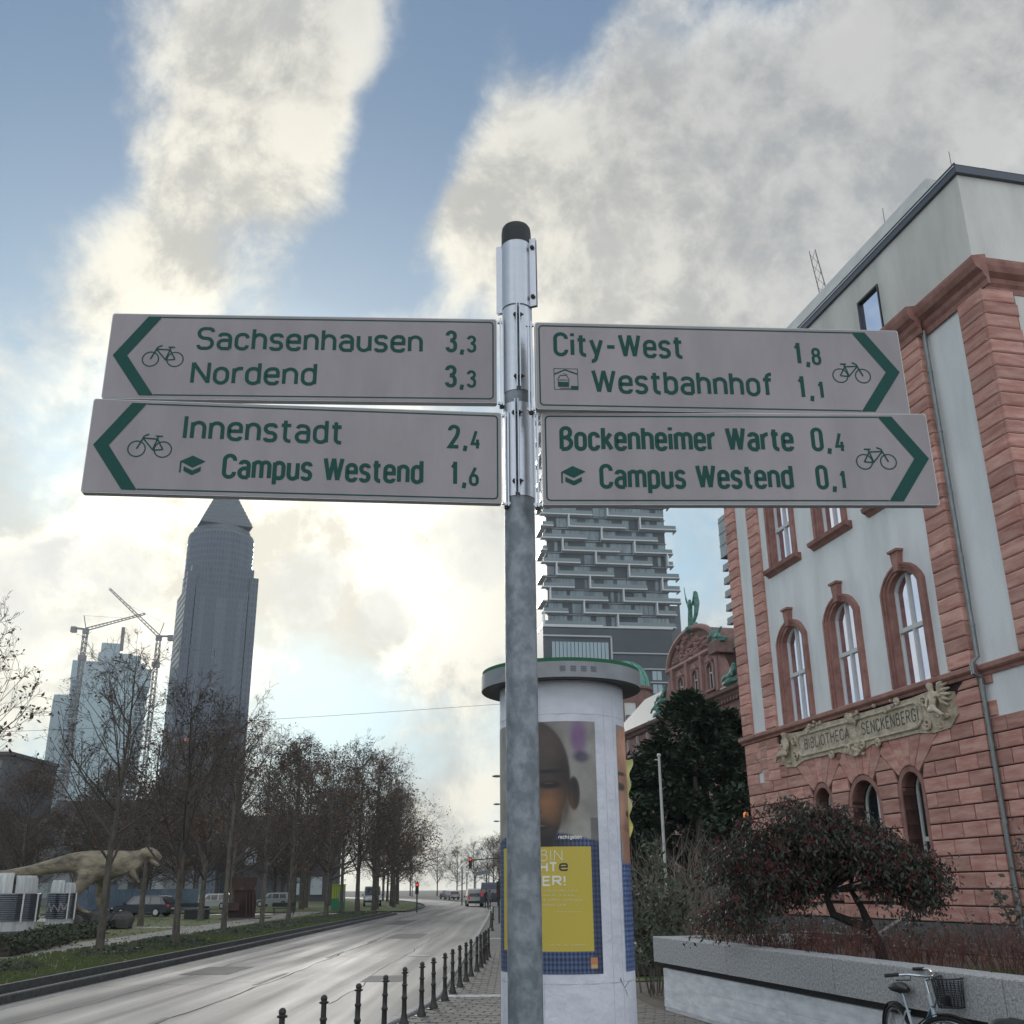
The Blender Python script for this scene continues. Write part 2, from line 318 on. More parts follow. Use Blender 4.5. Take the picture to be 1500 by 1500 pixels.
GL = {
 'S': (.50, [([(.5, .83), (.5, 1), (0, 1), (0, .53), (.5, .49), (.5, 0), (0, 0), (0, .17)], .25, 0)]),
 'a': (.42, [([(.03, .6), (.03, X), (.42, X), (.42, 0)], .19, 0), ([(.42, .42), (0, .42), (0, 0), (.42, 0)], .2, 0)]),
 'c': (.40, [([(.4, .54), (.4, X), (0, X), (0, 0), (.4, 0), (.4, .18)], .21, 0)]),
 'h': (.42, [([(0, 0), (0, 1)], 0, 0), ([(0, .46), (0, X), (.42, X), (.42, 0)], .2, 0)]),
 's': (.37, [([(.37, .60), (.37, X), (0, X), (0, .38), (.37, .35), (.37, 0), (0, 0), (0, .12)], .17, 0)]),
 'e': (.42, [([(0, .38), (.42, .38, 0), (.42, X), (0, X), (0, 0), (.42, 0), (.42, .14)], .21, 0)]),
 'n': (.42, [([(0, 0), (0, X)], 0, 0), ([(0, .46), (0, X), (.42, X), (.42, 0)], .2, 0)]),
 'u': (.42, [([(0, X), (0, 0), (.42, 0), (.42, .26)], .2, 0), ([(.42, 0), (.42, X)], 0, 0)]),
 'o': (.43, [([(0, 0), (.43, 0), (.43, X), (0, X)], .215, 1)]),
 'd': (.42, [([(.42, .5), (.42, X), (0, X), (0, 0), (.42, 0), (.42, .22)], .2, 0), ([(.42, 0), (.42, 1)], 0, 0)]),
 'b': (.42, [([(0, .5), (0, X), (.42, X), (.42, 0), (0, 0), (0, .22)], .2, 0), ([(0, 0), (0, 1)], 0, 0)]),
 'p': (.42, [([(0, .5), (0, X), (.42, X), (.42, 0), (0, 0), (0, .22)], .2, 0), ([(0, -.28), (0, X)], 0, 0)]),
 'g': (.42, [([(.42, .5), (.42, X), (0, X), (0, 0), (.42, 0), (.42, .22)], .2, 0), ([(.42, X), (.42, -.28), (.05, -.28)], .15, 0)]),
 'r': (.23, [([(0, 0), (0, X)], 0, 0), ([(0, .42), (0, X), (.30, X)], .2, 0)]),
 't': (.30, [([(.11, .95), (.11, 0), (.32, 0)], .14, 0), ([(-.03, X), (.31, X)], 0, 0)]),
 'm': (.74, [([(0, 0), (0, X)], 0, 0), ([(0, .46), (0, X), (.37, X), (.37, 0)], .18, 0), ([(.37, .46), (.37, X), (.74, X), (.74, 0)], .18, 0)]),
 'i': (.02, [([(0.01, 0), (0.01, X)], 0, 0), ([(0.01, .90), (0.01, 1.04)], 0, 0)]),
 'y': (.44, [([(0, X), (.22, .04)], 0, 0), ([(.44, X), (.15, -.28), (.0, -.28)], .1, 0)]),
 'f': (.28, [([(.32, 1), (.11, 1), (.11, 0)], .16, 0), ([(-.03, X), (.29, X)], 0, 0)]),
 'k': (.40, [([(0, 0), (0, 1)], 0, 0), ([(.38, X), (.02, .30)], 0, 0), ([(.14, .42), (.41, 0)], 0, 0)]),
 'N': (.54, [([(0, 0), (0, 1)], 0, 0), ([(.54, 0), (.54, 1)], 0, 0), ([(0, .98), (.54, .02)], 0, 0)]),
 'I': (.04, [([(.02, 0), (.02, 1)], 0, 0)]),
 'C': (.48, [([(.48, .76), (.48, 1), (0, 1), (0, 0), (.48, 0), (.48, .24)], .25, 0)]),
 'W': (.82, [([(0, 1), (.21, .0)], 0, 0), ([(.21, .0), (.41, 1)], 0, 0), ([(.41, 1), (.61, .0)], 0, 0), ([(.61, .0), (.82, 1)], 0, 0)]),
 'B': (.48, [([(0, 0), (0, 1), (.44, 1), (.44, .54), (0, .54)], .22, 0), ([(0, .54, 0), (.48, .54), (.48, 0), (0, 0)], .25, 0)]),
 'E': (.40, [([(.42, 1), (0, 1, 0), (0, 0, 0), (.42, 0)], 0, 0), ([(0, .53), (.37, .53)], 0, 0)]),
 'R': (.46, [([(0, 0), (0, 1, 0), (.46, 1), (.46, .5), (0, .5)], .24, 0), ([(.22, .5), (.48, 0)], 0, 0)]),
 'H': (.50, [([(0, 0), (0, 1)], 0, 0), ([(.5, 0), (.5, 1)], 0, 0), ([(0, .52), (.5, .52)], 0, 0)]),
 'T': (.50, [([(.25, 0), (.25, 1)], 0, 0), ([(0, 1), (.5, 1)], 0, 0)]),
 'L': (.38, [([(0, 1), (0, 0, 0), (.38, 0)], 0, 0)]),
 'A': (.54, [([(0, 0), (.27, 1)], 0, 0), ([(.27, 1), (.54, 0)], 0, 0), ([(.1, .3), (.44, .3)], 0, 0)]),
 'O': (.52, [([(0, 0), (.52, 0), (.52, 1), (0, 1)], .26, 1)]),
 'K': (.46, [([(0, 0), (0, 1)], 0, 0), ([(.46, 1), (.02, .42)], 0, 0), ([(.14, .56), (.48, 0)], 0, 0)]),
 'G': (.50, [([(.5, .78), (.5, 1), (0, 1), (0, 0), (.5, 0), (.5, .48, 0), (.27, .48)], .25, 0)]),
 '!': (.04, [([(.02, .32), (.02, 1.04)], 0, 0), ([(.02, -.06), (.02, .1)], 0, 0)]),
 '-': (.32, [([(0, .42), (.32, .42)], 0, 0)]), '.': (.04, [([(.02, -.06), (.02, .08)], 0, 0)]),
 ',': (.05, [([(.06, .08), (-.02, -.24)], 0, 0)]),
 '0': (.44, [([(0, 0), (.44, 0), (.44, 1), (0, 1)], .22, 1)]),
 '1': (.26, [([(0, .76), (.24, .97)], 0, 0), ([(.24, 0), (.24, 1.06)], 0, 0)]),
 '2': (.44, [([(0, .8), (0, 1), (.44, 1), (.44, .62), (0, 0, 0), (.46, 0)], .22, 0)]),
 '3': (.44, [([(0, .82), (0, 1), (.42, 1), (.42, .55), (.16, .55)], .22, 0), ([(.16, .55, 0), (.44, .55), (.44, 0), (0, 0), (0, .18)], .22, 0)]),
 '4': (.46, [([(.27, 1.05), (0, .24, 0), (.5, .24)], 0, 0), ([(.36, .52), (.36, -.05)], 0, 0)]),
 '6': (.44, [([(.32, 1.05), (.05, .5)], 0, 0), ([(0, 0), (.44, 0), (.44, .58), (0, .58)], .22, 1)]),
 '8': (.44, [([(.02, .55), (.42, .55), (.42, 1), (.02, 1)], .2, 1), ([(0, 0), (.44, 0), (.44, .55), (0, .55)], .22, 1)])}
def text_geo(txt, x0, y0, h, width=None, wt=.15, gap=.27, xs=1.0, space=.45):
    """returns list of ribbons [(L,R,closed)] in 2D; h cap height; width = fit"""
    def run(xs):
        x = 0; items = []
        for ch in txt:
            if ch == ' ': x += space * xs; continue
            w, st = GL[ch]; items.append((x, st)); x += w * xs + gap * (.55 + .45 * xs)
        return items, x - gap * (.55 + .45 * xs) + wt
    k = h / (1 + wt)
    if width:
        lo, hi = .2, 3.0
        for _ in range(40):
            mid = (lo + hi) / 2
            if run(mid)[1] * k > width: hi = mid
            else: lo = mid
        xs = lo
    items, tot = run(xs); out = []
    for x, st in items:
        for pts, r, closed in st:
            P = [((p[0] * xs + x + wt / 2) * k + x0, (p[1] + wt / 2) * k + y0) + ((p[2] * k,) if len(p) > 2 else ()) for p in pts]
            q = rnd_path(P, r * k * (1.3 if xs > .8 else 1.05), closed); out.append(ribbon(q, wt * k, closed) + (closed,))
    return out
def flat(mb, ribs, f, step=.00006, base=.0006):
    """place ribbons through f(x, y, lift) -> point"""
    for n, (L, R, closed) in enumerate(ribs):
        li = base + step * (n % 9); m = len(L)
        for i in range(m if closed else m - 1):
            j = (i + 1) % m; mb.quadv(f(R[i].x, R[i].y, li), f(R[j].x, R[j].y, li), f(L[j].x, L[j].y, li), f(L[i].x, L[i].y, li))
def seg(a, b, w): return ribbon([Vector(a), Vector(b)], w) + (False,)
def circ(cx, cy, r, w, n=20): return ribbon([Vector((cx + r * math.cos(2 * PI * i / n), cy + r * math.sin(2 * PI * i / n))) for i in range(n)], w, True) + (True,)
# ------------------------------------------------------------------ setting: ground, road, pavement
GRASS = mat('winter_grass', (.075, .135, .03), .95, col2=(.12, .105, .045), scale=.45, bump=2, bscale=9, detail=10)
EARTH = mat('bare_earth', (.07, .055, .042), .95, col2=(.12, .10, .08), scale=.8, bump=1.5, bscale=6)
PATHM = mat('gravel_path_surface', (.33, .315, .28), .95, col2=(.22, .205, .18), scale=1.2, bump=.6, bscale=30, detail=9)
def road_mat():
    m = bpy.data.materials.new('damp_asphalt'); m.use_nodes = True; t = m.node_tree; b = t.nodes['Principled BSDF']; N = t.nodes.new; L = t.links.new
    g = N('ShaderNodeNewGeometry')
    def nz(sc, stre, det=6):
        mp = N('ShaderNodeMapping'); L(g.outputs['Position'], mp.inputs[0]); mp.inputs[3].default_value = stre
        n = N('ShaderNodeTexNoise'); L(mp.outputs[0], n.inputs[0]); n.inputs['Scale'].default_value = sc; n.inputs['Detail'].default_value = det; n.inputs['Distortion'].default_value = .4; return n.outputs[0]
    def mr(v, a, b_, c, d):
        n = N('ShaderNodeMapRange'); L(v, n.inputs[0])
        for i, q in enumerate((a, b_, c, d)): n.inputs[i + 1].default_value = q
        return n.outputs[0]
    s1 = nz(1.0, (1.5, .045, 1), 9); s2 = nz(.35, (1, .3, 1)); s3 = nz(60, (1, 1, 1), 2)
    mx = N('ShaderNodeMix'); mx.data_type = 'RGBA'; L(mr(s1, .30, .70, 0, 1), mx.inputs[0]); mx.inputs[6].default_value = (.055, .058, .058, 1); mx.inputs[7].default_value = (.12, .125, .123, 1); L(mx.outputs[2], b.inputs['Base Color'])
    ad = N('ShaderNodeMath'); ad.operation = 'ADD'; L(mr(s1, .30, .70, .66, .50), ad.inputs[0]); L(mr(s2, .3, .7, .06, -.05), ad.inputs[1]); L(ad.outputs[0], b.inputs['Roughness'])
    b.inputs['Specular IOR Level'].default_value = .3
    bp = N('ShaderNodeBump'); bp.inputs['Strength'].default_value = .5; bp.inputs['Distance'].default_value = .012; L(s3, bp.inputs['Height']); L(bp.outputs[0], b.inputs['Normal'])
    return m
def brick_mat(name, c1, c2, mort, sc, wv, hv, rough=.85, ms=.06, bump=.5, coord='Object', rot=0):
    m = bpy.data.materials.new(name); m.use_nodes = True; t = m.node_tree; b = t.nodes['Principled BSDF']; N = t.nodes.new; L = t.links.new
    tcn = N('ShaderNodeTexCoord'); mp = N('ShaderNodeMapping'); L(tcn.outputs[coord], mp.inputs[0]); mp.inputs[2].default_value = (0, 0, rot)
    n = N('ShaderNodeTexBrick'); L(mp.outputs[0], n.inputs[0]); n.inputs['Color1'].default_value = (*c1, 1); n.inputs['Color2'].default_value = (*c2, 1); n.inputs['Mortar'].default_value = (*mort, 1)
    n.inputs['Scale'].default_value = sc; n.inputs['Brick Width'].default_value = wv; n.inputs['Row Height'].default_value = hv; n.inputs['Mortar Size'].default_value = ms * hv
    L(n.outputs[0], b.inputs['Base Color']); b.inputs['Roughness'].default_value = rough
    bp = N('ShaderNodeBump'); bp.inputs['Strength'].default_value = bump; bp.inputs['Distance'].default_value = .01; bp.invert = True; L(n.outputs[1], bp.inputs['Height']); L(bp.outputs[0], b.inputs['Normal'])
    return m
ROADM = road_mat()
def sheet(name, pts, z, m, kind='structure', parent=None):
    mb = MB()
    for tri in tessellate_polygon([[Vector((p[0], p[1], 0)) for p in pts]]): mb.f.append(tri); mb.mi.append(0)
    mb.v = [(p[0], p[1], z) for p in pts]
    # make every triangle face up
    ff = []
    for a, b, c in mb.f:
        A, B, D_ = (Vector(mb.v[i]) for i in (a, b, c)); ff.append((a, b, c) if (B - A).cross(D_ - A).z > 0 else (a, c, b))
    mb.f = ff
    return mb.build(name, m, parent, kind=kind)
def strip(name, left, right, z, m, kind='structure'):
    mb = MB()
    for i in range(len(left) - 1): mb.quadv((*right[i], z), (*right[i + 1], z), (*left[i + 1], z), (*left[i], z))
    return mb.build(name, m, kind=kind)
RZ = -.10
ground = sheet('ground', [(-500, -70), (500, -70), (500, 1040), (-500, 1040)], -.16, mat('ground_far', (.07, .075, .06), .95, col2=(.11, .10, .09), scale=.05))
# centre line: straight, then bending left after 110 m
def kl(y): return -9.25 - (0 if y < 105 else (y - 105) ** 1.75 * .0052)
def kr(y):
    if y < 20: return -1.52 - (20 - y) ** 1.35 * .07
    if y < 105: return -1.52 - (y - 20) ** 1.5 * .0011
    return -2.39 - (y - 105) ** 1.75 * .0050
ys = [-12, -5, 0, 4, 7, 9, 11, 13, 15, 17, 20, 25, 30, 40, 55, 70, 85, 95, 105, 115, 130, 150, 175, 200, 230, 270, 320]
strip('road', [(kl(y), y) for y in ys], [(kr(y), y) for y in ys], RZ, ROADM)
strip('cross_road', [(-120, 94 + 0), (kl(94) + .3, 94)], [(-120, 88), (kl(88) + .3, 88)], RZ + .004, ROADM)
PATHX = [(-21, 5), (-17, 22), (-15.6, 30), (-15.4, 44), (-16.6, 70), (-17.5, 95)]
def side(pts, d): return [(x + d, y) for x, y in pts]
def lawnpoly():
    L_ = [(kl(y) - .42, y) for y in ys if y <= 87]; return L_ + [(kl(87) - .42, 87.3), (-110, 87.3), (-110, -12)]
sheet('verge', lawnpoly(), -.02, GRASS)
sheet('lawn', [(kl(95) - .42, 95), (kl(115) - .42, 115), (kl(150) - .42, 150), (kl(200) - .4, 200), (kl(320) - .4, 320), (-160, 320), (-160, 95)], -.02, GRASS)
strip('gravel_path', side(PATHX, -1.15), side(PATHX, 1.15), -.012, PATHM)
strip('park_path', [(-110, 58), (-60, 57), (-17.4, 60)], [(-110, 55.5), (-60, 54.5), (-16.6, 57.6)], -.010, PATHM)
strip('park_square', [(-130, 87), (-60, 86), (-34, 80)], [(-130, 70), (-60, 68), (-30, 72)], -.009, mat('pale_paving', (.42, .42, .41), .7, col2=(.34, .34, .33), scale=.6))
# kerbs, each stone on its own
GRAN = mat('granite_kerb', (.30, .30, .29), .75, col2=(.17, .17, .165), scale=14, bump=.4, rnd=.12)
GRAND = mat('dark_kerb', (.10, .10, .098), .8, col2=(.055, .055, .055), scale=9, bump=.5, rnd=.12)
kb = thing('kerb', None, None); kb['kind'] = 'structure'
def kerb_mesh(w, h):
    mb = MB(); b = .02; L_ = .985
    prof = [(0, -.12), (0, h - b), (b, h), (w - b, h), (w, h - b), (w, -.12)]
    mb.prism([(x, 0, z) for x, z in prof], (0, L_, 0)); return mb
km = kerb_mesh(.17, .11).build('kerb_stone', GRAN, kb); km2 = kerb_mesh(.15, .13).build('kerb_stone', GRAND, kb)
kfirst = {}
def kerb_run(fn, proto, off, y0, y1, base):
    y = y0
    while y < y1:
        dx = fn(y + 1) - fn(y); a = -math.atan2(dx, 1); nm = 'kerb_stone'
        if proto.name not in kfirst: o = proto; kfirst[proto.name] = 1
        else: o = proto.copy(); C.objects.link(o)
        o.location = (fn(y) + off, y, base); o.rotation_euler[2] = a; y += 1.0
kerb_run(kr, km, 0.0, 14, 60, RZ + .01)
kerb_run(kl, km2, -.17, 18, 86, RZ + .02)
def far_kerb(fn, off, w, y0, y1, m, z0, z1):
    mb = MB(); yy = [y0 + i * 4 for i in range(int((y1 - y0) / 4) + 1)]
    for a, b in zip(yy, yy[1:]): mb.prism([(fn(a) + off, a, z0), (fn(a) + off + w, a, z0), (fn(a) + off + w, a, z1), (fn(a) + off, a, z1)], (fn(b) - fn(a), b - a, 0))
    return mb.build('kerb_line', m, kb, kind='stuff')
far_kerb(kr, 0, .17, 60, 180, GRAN, RZ - .1, .0); far_kerb(kl, -.17, .15, 94, 200, GRAND, RZ - .1, .02); far_kerb(kl, -.17, .15, -10, 18, GRAND, RZ - .1, .02)
far_kerb(kr, 0, .17, -10, 14, GRAN, RZ - .1, .0)
# second low edging behind the gutter on the park side
far_kerb(kl, -.52, .10, 14, 86, GRAND, -.1, .16)
# gutter band
strip('gutter', [(kl(y) + .0, y) for y in ys if y < 90], [(kl(y) + .34, y) for y in ys if y < 90], RZ + .004, mat('gutter_stone', (.16, .16, .155), .7, col2=(.09, .09, .09), scale=8, bump=.5))
PAVE = mat('pavement_asphalt', (.135, .13, .122), .85, col2=(.085, .082, .078), scale=1.4, bump=.8, bscale=30, detail=9)
sheet('pavement', [(kr(y) + .17, y) for y in ys if y <= 105] + [(6.4, 105), (5.0, 60), (1.9, 21.5), (2.2, 18.2), (6.3, 0), (9, -12)], -.02, PAVE)
sheet('forecourt', [(1.9, 21.5), (5.0, 60), (6.4, 105), (60, 105), (60, -12), (9, -12), (6.3, 0), (2.2, 18.2)], -.05, EARTH)
sheet('garden_grass', [(2.1, 23.2), (3.2, 40), (5.4, 58), (22, 58), (14.5, 30), (6, 24)], -.03, GRASS)
# small paving blocks with open joints, near part of the pavement
random.seed(5)
PAVB = mat('paving_block_face', (.165, .155, .14), .8, col2=(.12, .112, .10), scale=1.1, bump=.5, bscale=35)
mb = MB(); y = 14.2; row = 0
while y < 34:
    x = kr(y) + .22 + (row % 2) * .15; xr = 1.75 if y > 18.4 else 2.2 + (18.2 - y) * .229 - .05
    while x < xr - .1:
        w = min(.285, xr - x - .01); h = random.uniform(-.004, .004); i = len(mb.v); g = .012
        z = -.006 + h; mb.v += [(x, y, -.03), (x + w, y, -.03), (x + w, y + .185, -.03), (x, y + .185, -.03), (x + g, y + g, z), (x + w - g, y + g, z), (x + w - g, y + .185 - g, z), (x + g, y + .185 - g, z)]
        for f in ((4, 5, 6, 7), (0, 1, 5, 4), (1, 2, 6, 5), (2, 3, 7, 6), (3, 0, 4, 7)): mb.f.append(tuple(i + k for k in f)); mb.mi.append(0)
        x += .295
    y += .197; row += 1
mb.build('paving_blocks', PAVB, kind='stuff')
# pale marking plates in the pavement
WHITEP = mat('worn_white_paint', (.52, .52, .50), .8, col2=(.2, .2, .19), scale=9)
for (px, py, w, d) in ((699, 1459, 1.15, .42), (738, 1374, 1.6, .5), (726, 1329, 1.6, .8)):
    p = G(px, py); m_ = MB(); m_.box(p.x - w / 2, p.x + w / 2, p.y - d / 2, p.y + d / 2, -.02, .006 if p.y < 34 else -.012)
    m_.build('pavement_marking', WHITEP, kind='structure')
# manhole and patches in the road, lane line on the bus lane side
m_ = MB(); m_.box(-5.3, -3.9, 45, 49.5, RZ, RZ + .004); m_.build('road_patch', mat('asphalt_patch', (.040, .042, .043), .72, col2=(.07, .072, .072), scale=3, spec=.25, bump=.4), kind='structure')
m_ = MB()
for y in range(6, 100, 9): m_.box(-5.62, -5.5, y, y + 3.2, RZ, RZ + .004)
m_.build('lane_line', mat('faded_line', (.13, .135, .13), .7, col2=(.06, .062, .06), scale=4, spec=.25), kind='structure')
TAR = mat('tar_seam', (.016, .016, .017), .75, spec=.15)
rgs = random.Random(19); m_ = MB()
def crack(x, y, dx, dy, n, w):
    p = Vector((x, y))
    for i in range(n):
        q = p + Vector((dx + rgs.gauss(0, .04), dy + rgs.gauss(0, .1))); d = (q - p).normalized(); nn = Vector((-d.y, d.x)) * w * rgs.uniform(.5, 1.2)
        m_.quadv((p.x + nn.x, p.y + nn.y, RZ + .0035), (p.x - nn.x, p.y - nn.y, RZ + .0035), (q.x - nn.x, q.y - nn.y, RZ + .0035), (q.x + nn.x, q.y + nn.y, RZ + .0035)); p = q
crack(-5.45, 10, 0.0, .8, 110, .022); crack(-7.6, 14, .01, .8, 60, .015); crack(-3.3, 20, .0, .7, 50, .014)
for y in (17.5, 24, 33, 41, 58, 66): crack(-9.1 + rgs.random() * 2, y, .42, rgs.uniform(-.05, .05), rgs.randint(5, 14), .018)
m_.build('tar_seams', TAR, kind='stuff')
m_ = MB(); m_.box(-8.1, -6.9, 27, 29.6, RZ, RZ + .004); m_.box(-3.4, -2.5, 24.5, 26.2, RZ, RZ + .004); m_.box(-7.4, -6.2, 62, 70, RZ, RZ + .004); m_.build('road_patch', mat('asphalt_patch', (.040, .042, .043), .72, col2=(.07, .072, .072), scale=3, spec=.25, bump=.4), kind='structure')
m_ = MB(); m_.lathe([(.33, RZ + .004), (.33, RZ + .008)], 20, -2.9, 33.5); m_.build('manhole_cover', IRON, kind='structure')

# ------------------------------------------------------------------ signpost
PX, PY = .019, 2.455
R0 = .0395
sp = thing('signpost', 'galvanised signpost in the foreground carrying four green and white cycle direction signs', 'signpost', (PX, PY, 0))
mb = MB(); mb.lathe([(.0385, -.1), (.0385, 3.51)], 48); mb.build('pole', GALV, sp, smooth=True)
mb = MB(); mb.lathe([(.0412, 3.48), (.0412, 3.522), (.0395, 3.536), (.036, 3.542), (.02, 3.546), (.004, 3.547)], 40); mb.build('cap', BLACK, sp, smooth=True)
def clamp(z0, z1, ang, label=None):
    """sleeve of two half shells; flanges at ang and opposite"""
    mb = MB(); r = .0405
    for k in (0, 1):
        a0 = ang + k * PI + .07; a1 = ang + (k + 1) * PI - .07; n = 22
        for ri, rev in ((r, 0),):
            mb.lathe([(r, z0), (r, z1), (r - .0025, z1), (r - .0025, z0), (r, z0)], n, 0, 0, False, a0, a1)
    c = mb.build('clamp', ALU, sp, smooth=True, label=label)
    mb = MB()
    for k in (0, 1):
        a = ang + k * PI; d = Vector((math.cos(a), math.sin(a), 0)); t = Vector((-d.y, d.x, 0)); ln = .020
        for s_ in (-1, 1):
            cc = d * (r + ln / 2 - .002) + t * (.0042 * s_); mb.obox((cc.x, cc.y, (z0 + z1) / 2), d, ln / 2, t, .0013, (0, 0, 1), (z1 - z0) / 2)
    mb.build('flange', ALU, c)
    for fz in (.13, .86) if z1 - z0 > .2 and ang != 0 else (.25, .78):
        a = ang; d = Vector((math.cos(a), math.sin(a), 0)); t = Vector((-d.y, d.x, 0)); p = d * (r + .009); z = z0 + (z1 - z0) * fz
        mb = MB(); P = Vector((p.x, p.y, z)); mb.tube([P - t * .013, P + t * .015], .0028, 6); mb.tube([P - t * .011, P - t * .0055], .0062, 6); mb.tube([P + t * .0055, P + t * .0105], .0055, 6)
        mb.build('bolt', BOLT, c)
    return c
clamp(3.278, 3.492, rad(-22), 'empty upper clamp')
clamp(3.02, 3.272, rad(-88)); clamp(2.725, 2.985, rad(-95))
# extra rail profiles between clamp and signs
SGN = {'TL': (-.036, 2.435, 3.24, -1.053, 2.386), 'BL': (-.025, 2.414, 2.952, -1.037, 2.31), 'TR': (.064, 2.357, 3.184, 1.031, 2.419), 'BR': (.076, 2.374, 2.932, 1.063, 2.403)}
LBL = {'TL': 'upper left arrow sign reading Sachsenhausen and Nordend', 'BL': 'lower left arrow sign reading Innenstadt and Campus Westend', 'TR': 'upper right arrow sign reading City-West and Westbahnhof', 'BR': 'lower right arrow sign reading Bockenheimer Warte and Campus Westend'}
def sign(key):
    X0, Y0, Zt, X1, Y1 = SGN[key]; left = key[1] == 'L'
    a = Vector((X0 - PX, Y0 - PY, 0)); b = Vector((X1 - PX, Y1 - PY, 0)); u = (b - a); Ln = u.length; u.normalize(); n = Vector((-u.y, u.x, 0))
    if n.y > 0: n = -n                 # towards the viewer
    H = .25; z0 = Zt - H
    def F(s, t, l): q = a + u * s + n * l; return (q.x, q.y, z0 + t)
    mb = MB(); T = .022
    def rb(pad, l0, l1, m):
        mb.m = m; r = .006; pts = []
        for cx, cz, a0 in ((Ln - r - pad, H - r - pad, 0), (r + pad, H - r - pad, 1), (r + pad, r + pad, 2), (Ln - r - pad, r + pad, 3)):
            for k in range(4): an = (a0 + k / 3) * PI / 2; pts.append(F(cx + r * math.cos(an), cz + r * math.sin(an), l0))
        mb.prism(pts, n * (l1 - l0))
    rb(0, -T, -.0008, 1); rb(.0022, -.0009, 0, 0)
    bd = mb.build('sign_board', [SIGNW, SIGNE], sp, label=LBL[key])
    # mounting rail in the pole-side edge
    mb = MB(); 
    for dx in (-.010, -.017): mb.obox(F(dx, H / 2, -T / 2), u, .0022, n, .010 if dx > -.012 else .007, (0, 0, 1), H / 2 + .004)
    for dz in (.004, H - .004): mb.obox(F(-.012, dz, -T / 2), u, .010, n, .004, (0, 0, 1), .003)
    mb.build('mounting_rail', ALU, bd)
    mb = MB()
    for k in range(1): mb.tube([F(.10, H - .001, -T / 2), F(.10, H + .004, -T / 2)], .003, 6)
    mb.tube([F(-.012, -.010, -T / 2), F(-.012, .0, -T / 2)], .006, 6)
    mb.build('screw', BOLT, bd)
    # border + arrow
    mb = MB(); tip = 1.003 if left else {'TR': .957, 'BR': .977}[key]; t0, t1 = tip - .116, tip - .080   # chevron arms at top / bottom
    bx = .0105; y0, y1 = .0115, H - .0105; w = .0035
    path = [Vector((t0, y0)), Vector((bx + .008, y0)), Vector((bx + .0025, y0 + .0025)), Vector((bx, y0 + .008)), Vector((bx, y1 - .008)), Vector((bx + .0025, y1 - .0025)), Vector((bx + .008, y1)), Vector((t0, y1))]
    flat(mb, [ribbon(path, w) + (False,)], F)
    mb.build('border_line', SIGNG, bd)
    mb = MB(); mid = H / 2; tin = tip - .037
    for sgn in (1, -1):
        yo = y1 + w / 2 if sgn > 0 else y0 - w / 2
        q = [(t0, yo), (t1, yo), (tip, mid), (tin, mid)]; mb.poly([F(x, y, .0012) for x, y in (q if (sgn > 0) == left else q[::-1])])
    mb.build('arrow', SIGNG, bd)
    # text: sx is distance from the pole-side end; left boards read from their outer end
    def FT(x, y, l): return F(Ln - x if left else x, y, l)
    OFF = Ln
    def put(txt, s0, s1, base, h, wt, gap=.25, nm='lettering'):
        wt += .012; h *= 1.085; base -= .002
        x0 = (OFF - s0) if left else s0; wd = abs(s1 - s0)
        mb = MB(); flat(mb, text_geo(txt, x0, base, h, wd, wt, gap), FT); return mb.build(nm, SIGNG, bd)
    def num(a_, b_, s0, s1, base):
        mid_ = .5
        big = .045 if a_ not in '1' else .024
        tot = abs(s1 - s0); d = -1 if left else 1
        put(a_, s0, s0 + d * (.031 if a_ != '1' else .017), base, .061, .165, nm='distance_figure')
        put(b_, s1 - d * (.025 if b_ != '1' else .0145), s1, base, .0475, .165 if b_ != '1' else .19, nm='distance_figure')
        put(',', s0 + d * (.0385 if a_ != '1' else .0285), s0 + d * (.0500 if a_ != '1' else .0400), base, .052, .2, nm='distance_figure')
    def bike(s0, s1, base, h):
        x0 = (OFF - s0) if left else s0; w = abs(s1 - s0); k = w / 2.42; lw = .0031
        def PQ(x, y):
            x = x if not left else 2.42 - x       # left boards: bike heads left
            return (x0 + x * k, base + y * k)
        rr = [circ(*PQ(.48, .48), .48 * k, lw, 24), circ(*PQ(1.94, .48), .48 * k, lw, 24)]
        L_ = lambda *p: rr.extend([seg(PQ(*p[i]), PQ(*p[i + 1]), lw * 1.15) for i in range(len(p) - 1)])
        L_((.48, .48), (1.02, .42), (1.62, 1.12)); L_((.48, .48), (.84, 1.12)); L_((.84, 1.12), (1.62, 1.16)); L_((.78, 1.30), (1.06, .42)); L_((.55, 1.30), (.95, 1.30)); L_((1.94, .48), (1.58, 1.3), (1.35, 1.38)); L_((1.58, 1.3), (1.32, 1.42))
        mb = MB(); flat(mb, rr, FT, .00008); mb.build('bicycle_symbol', SIGNG, bd)
    def cap_sym(s0, base):
        x0 = (OFF - s0) if left else s0; mb = MB()
        for pts in ([(.0, .036), (.029, .052), (.061, .037), (.031, .020)], [(.010, .023), (.031, .0125), (.051, .023), (.051, .011), (.031, .0), (.010, .011)], [(.0, .036), (.004, .036), (.0035, .006), (.0, .006)]):
            P = [FT(x0 + x, base + y, .0009) for x, y in pts]; mb.poly(P)
        mb.build('cap_symbol', SIGNG, bd)
    def station(s0, base):
        x0 = s0; k = .061; rr = []
        sq = [(0, 0), (1, 0), (1, .97), (0, .97)]; rr.append(ribbon([Vector((x0 + x * k, base + y * k)) for x, y in sq], .0016, True) + (True,))
        L_ = lambda w_, *p: rr.extend([seg((x0 + p[i][0] * k, base + p[i][1] * k), (x0 + p[i + 1][0] * k, base + p[i + 1][1] * k), w_) for i in range(len(p) - 1)])
        L_(.0035, (.0, .70), (.46, .92), (1, .72)); L_(.009, (.70, .1), (1, .1)); L_(.0016, (.25, .06), (.70, .06)); L_(.0012, (.38, .76), (.55, .70))
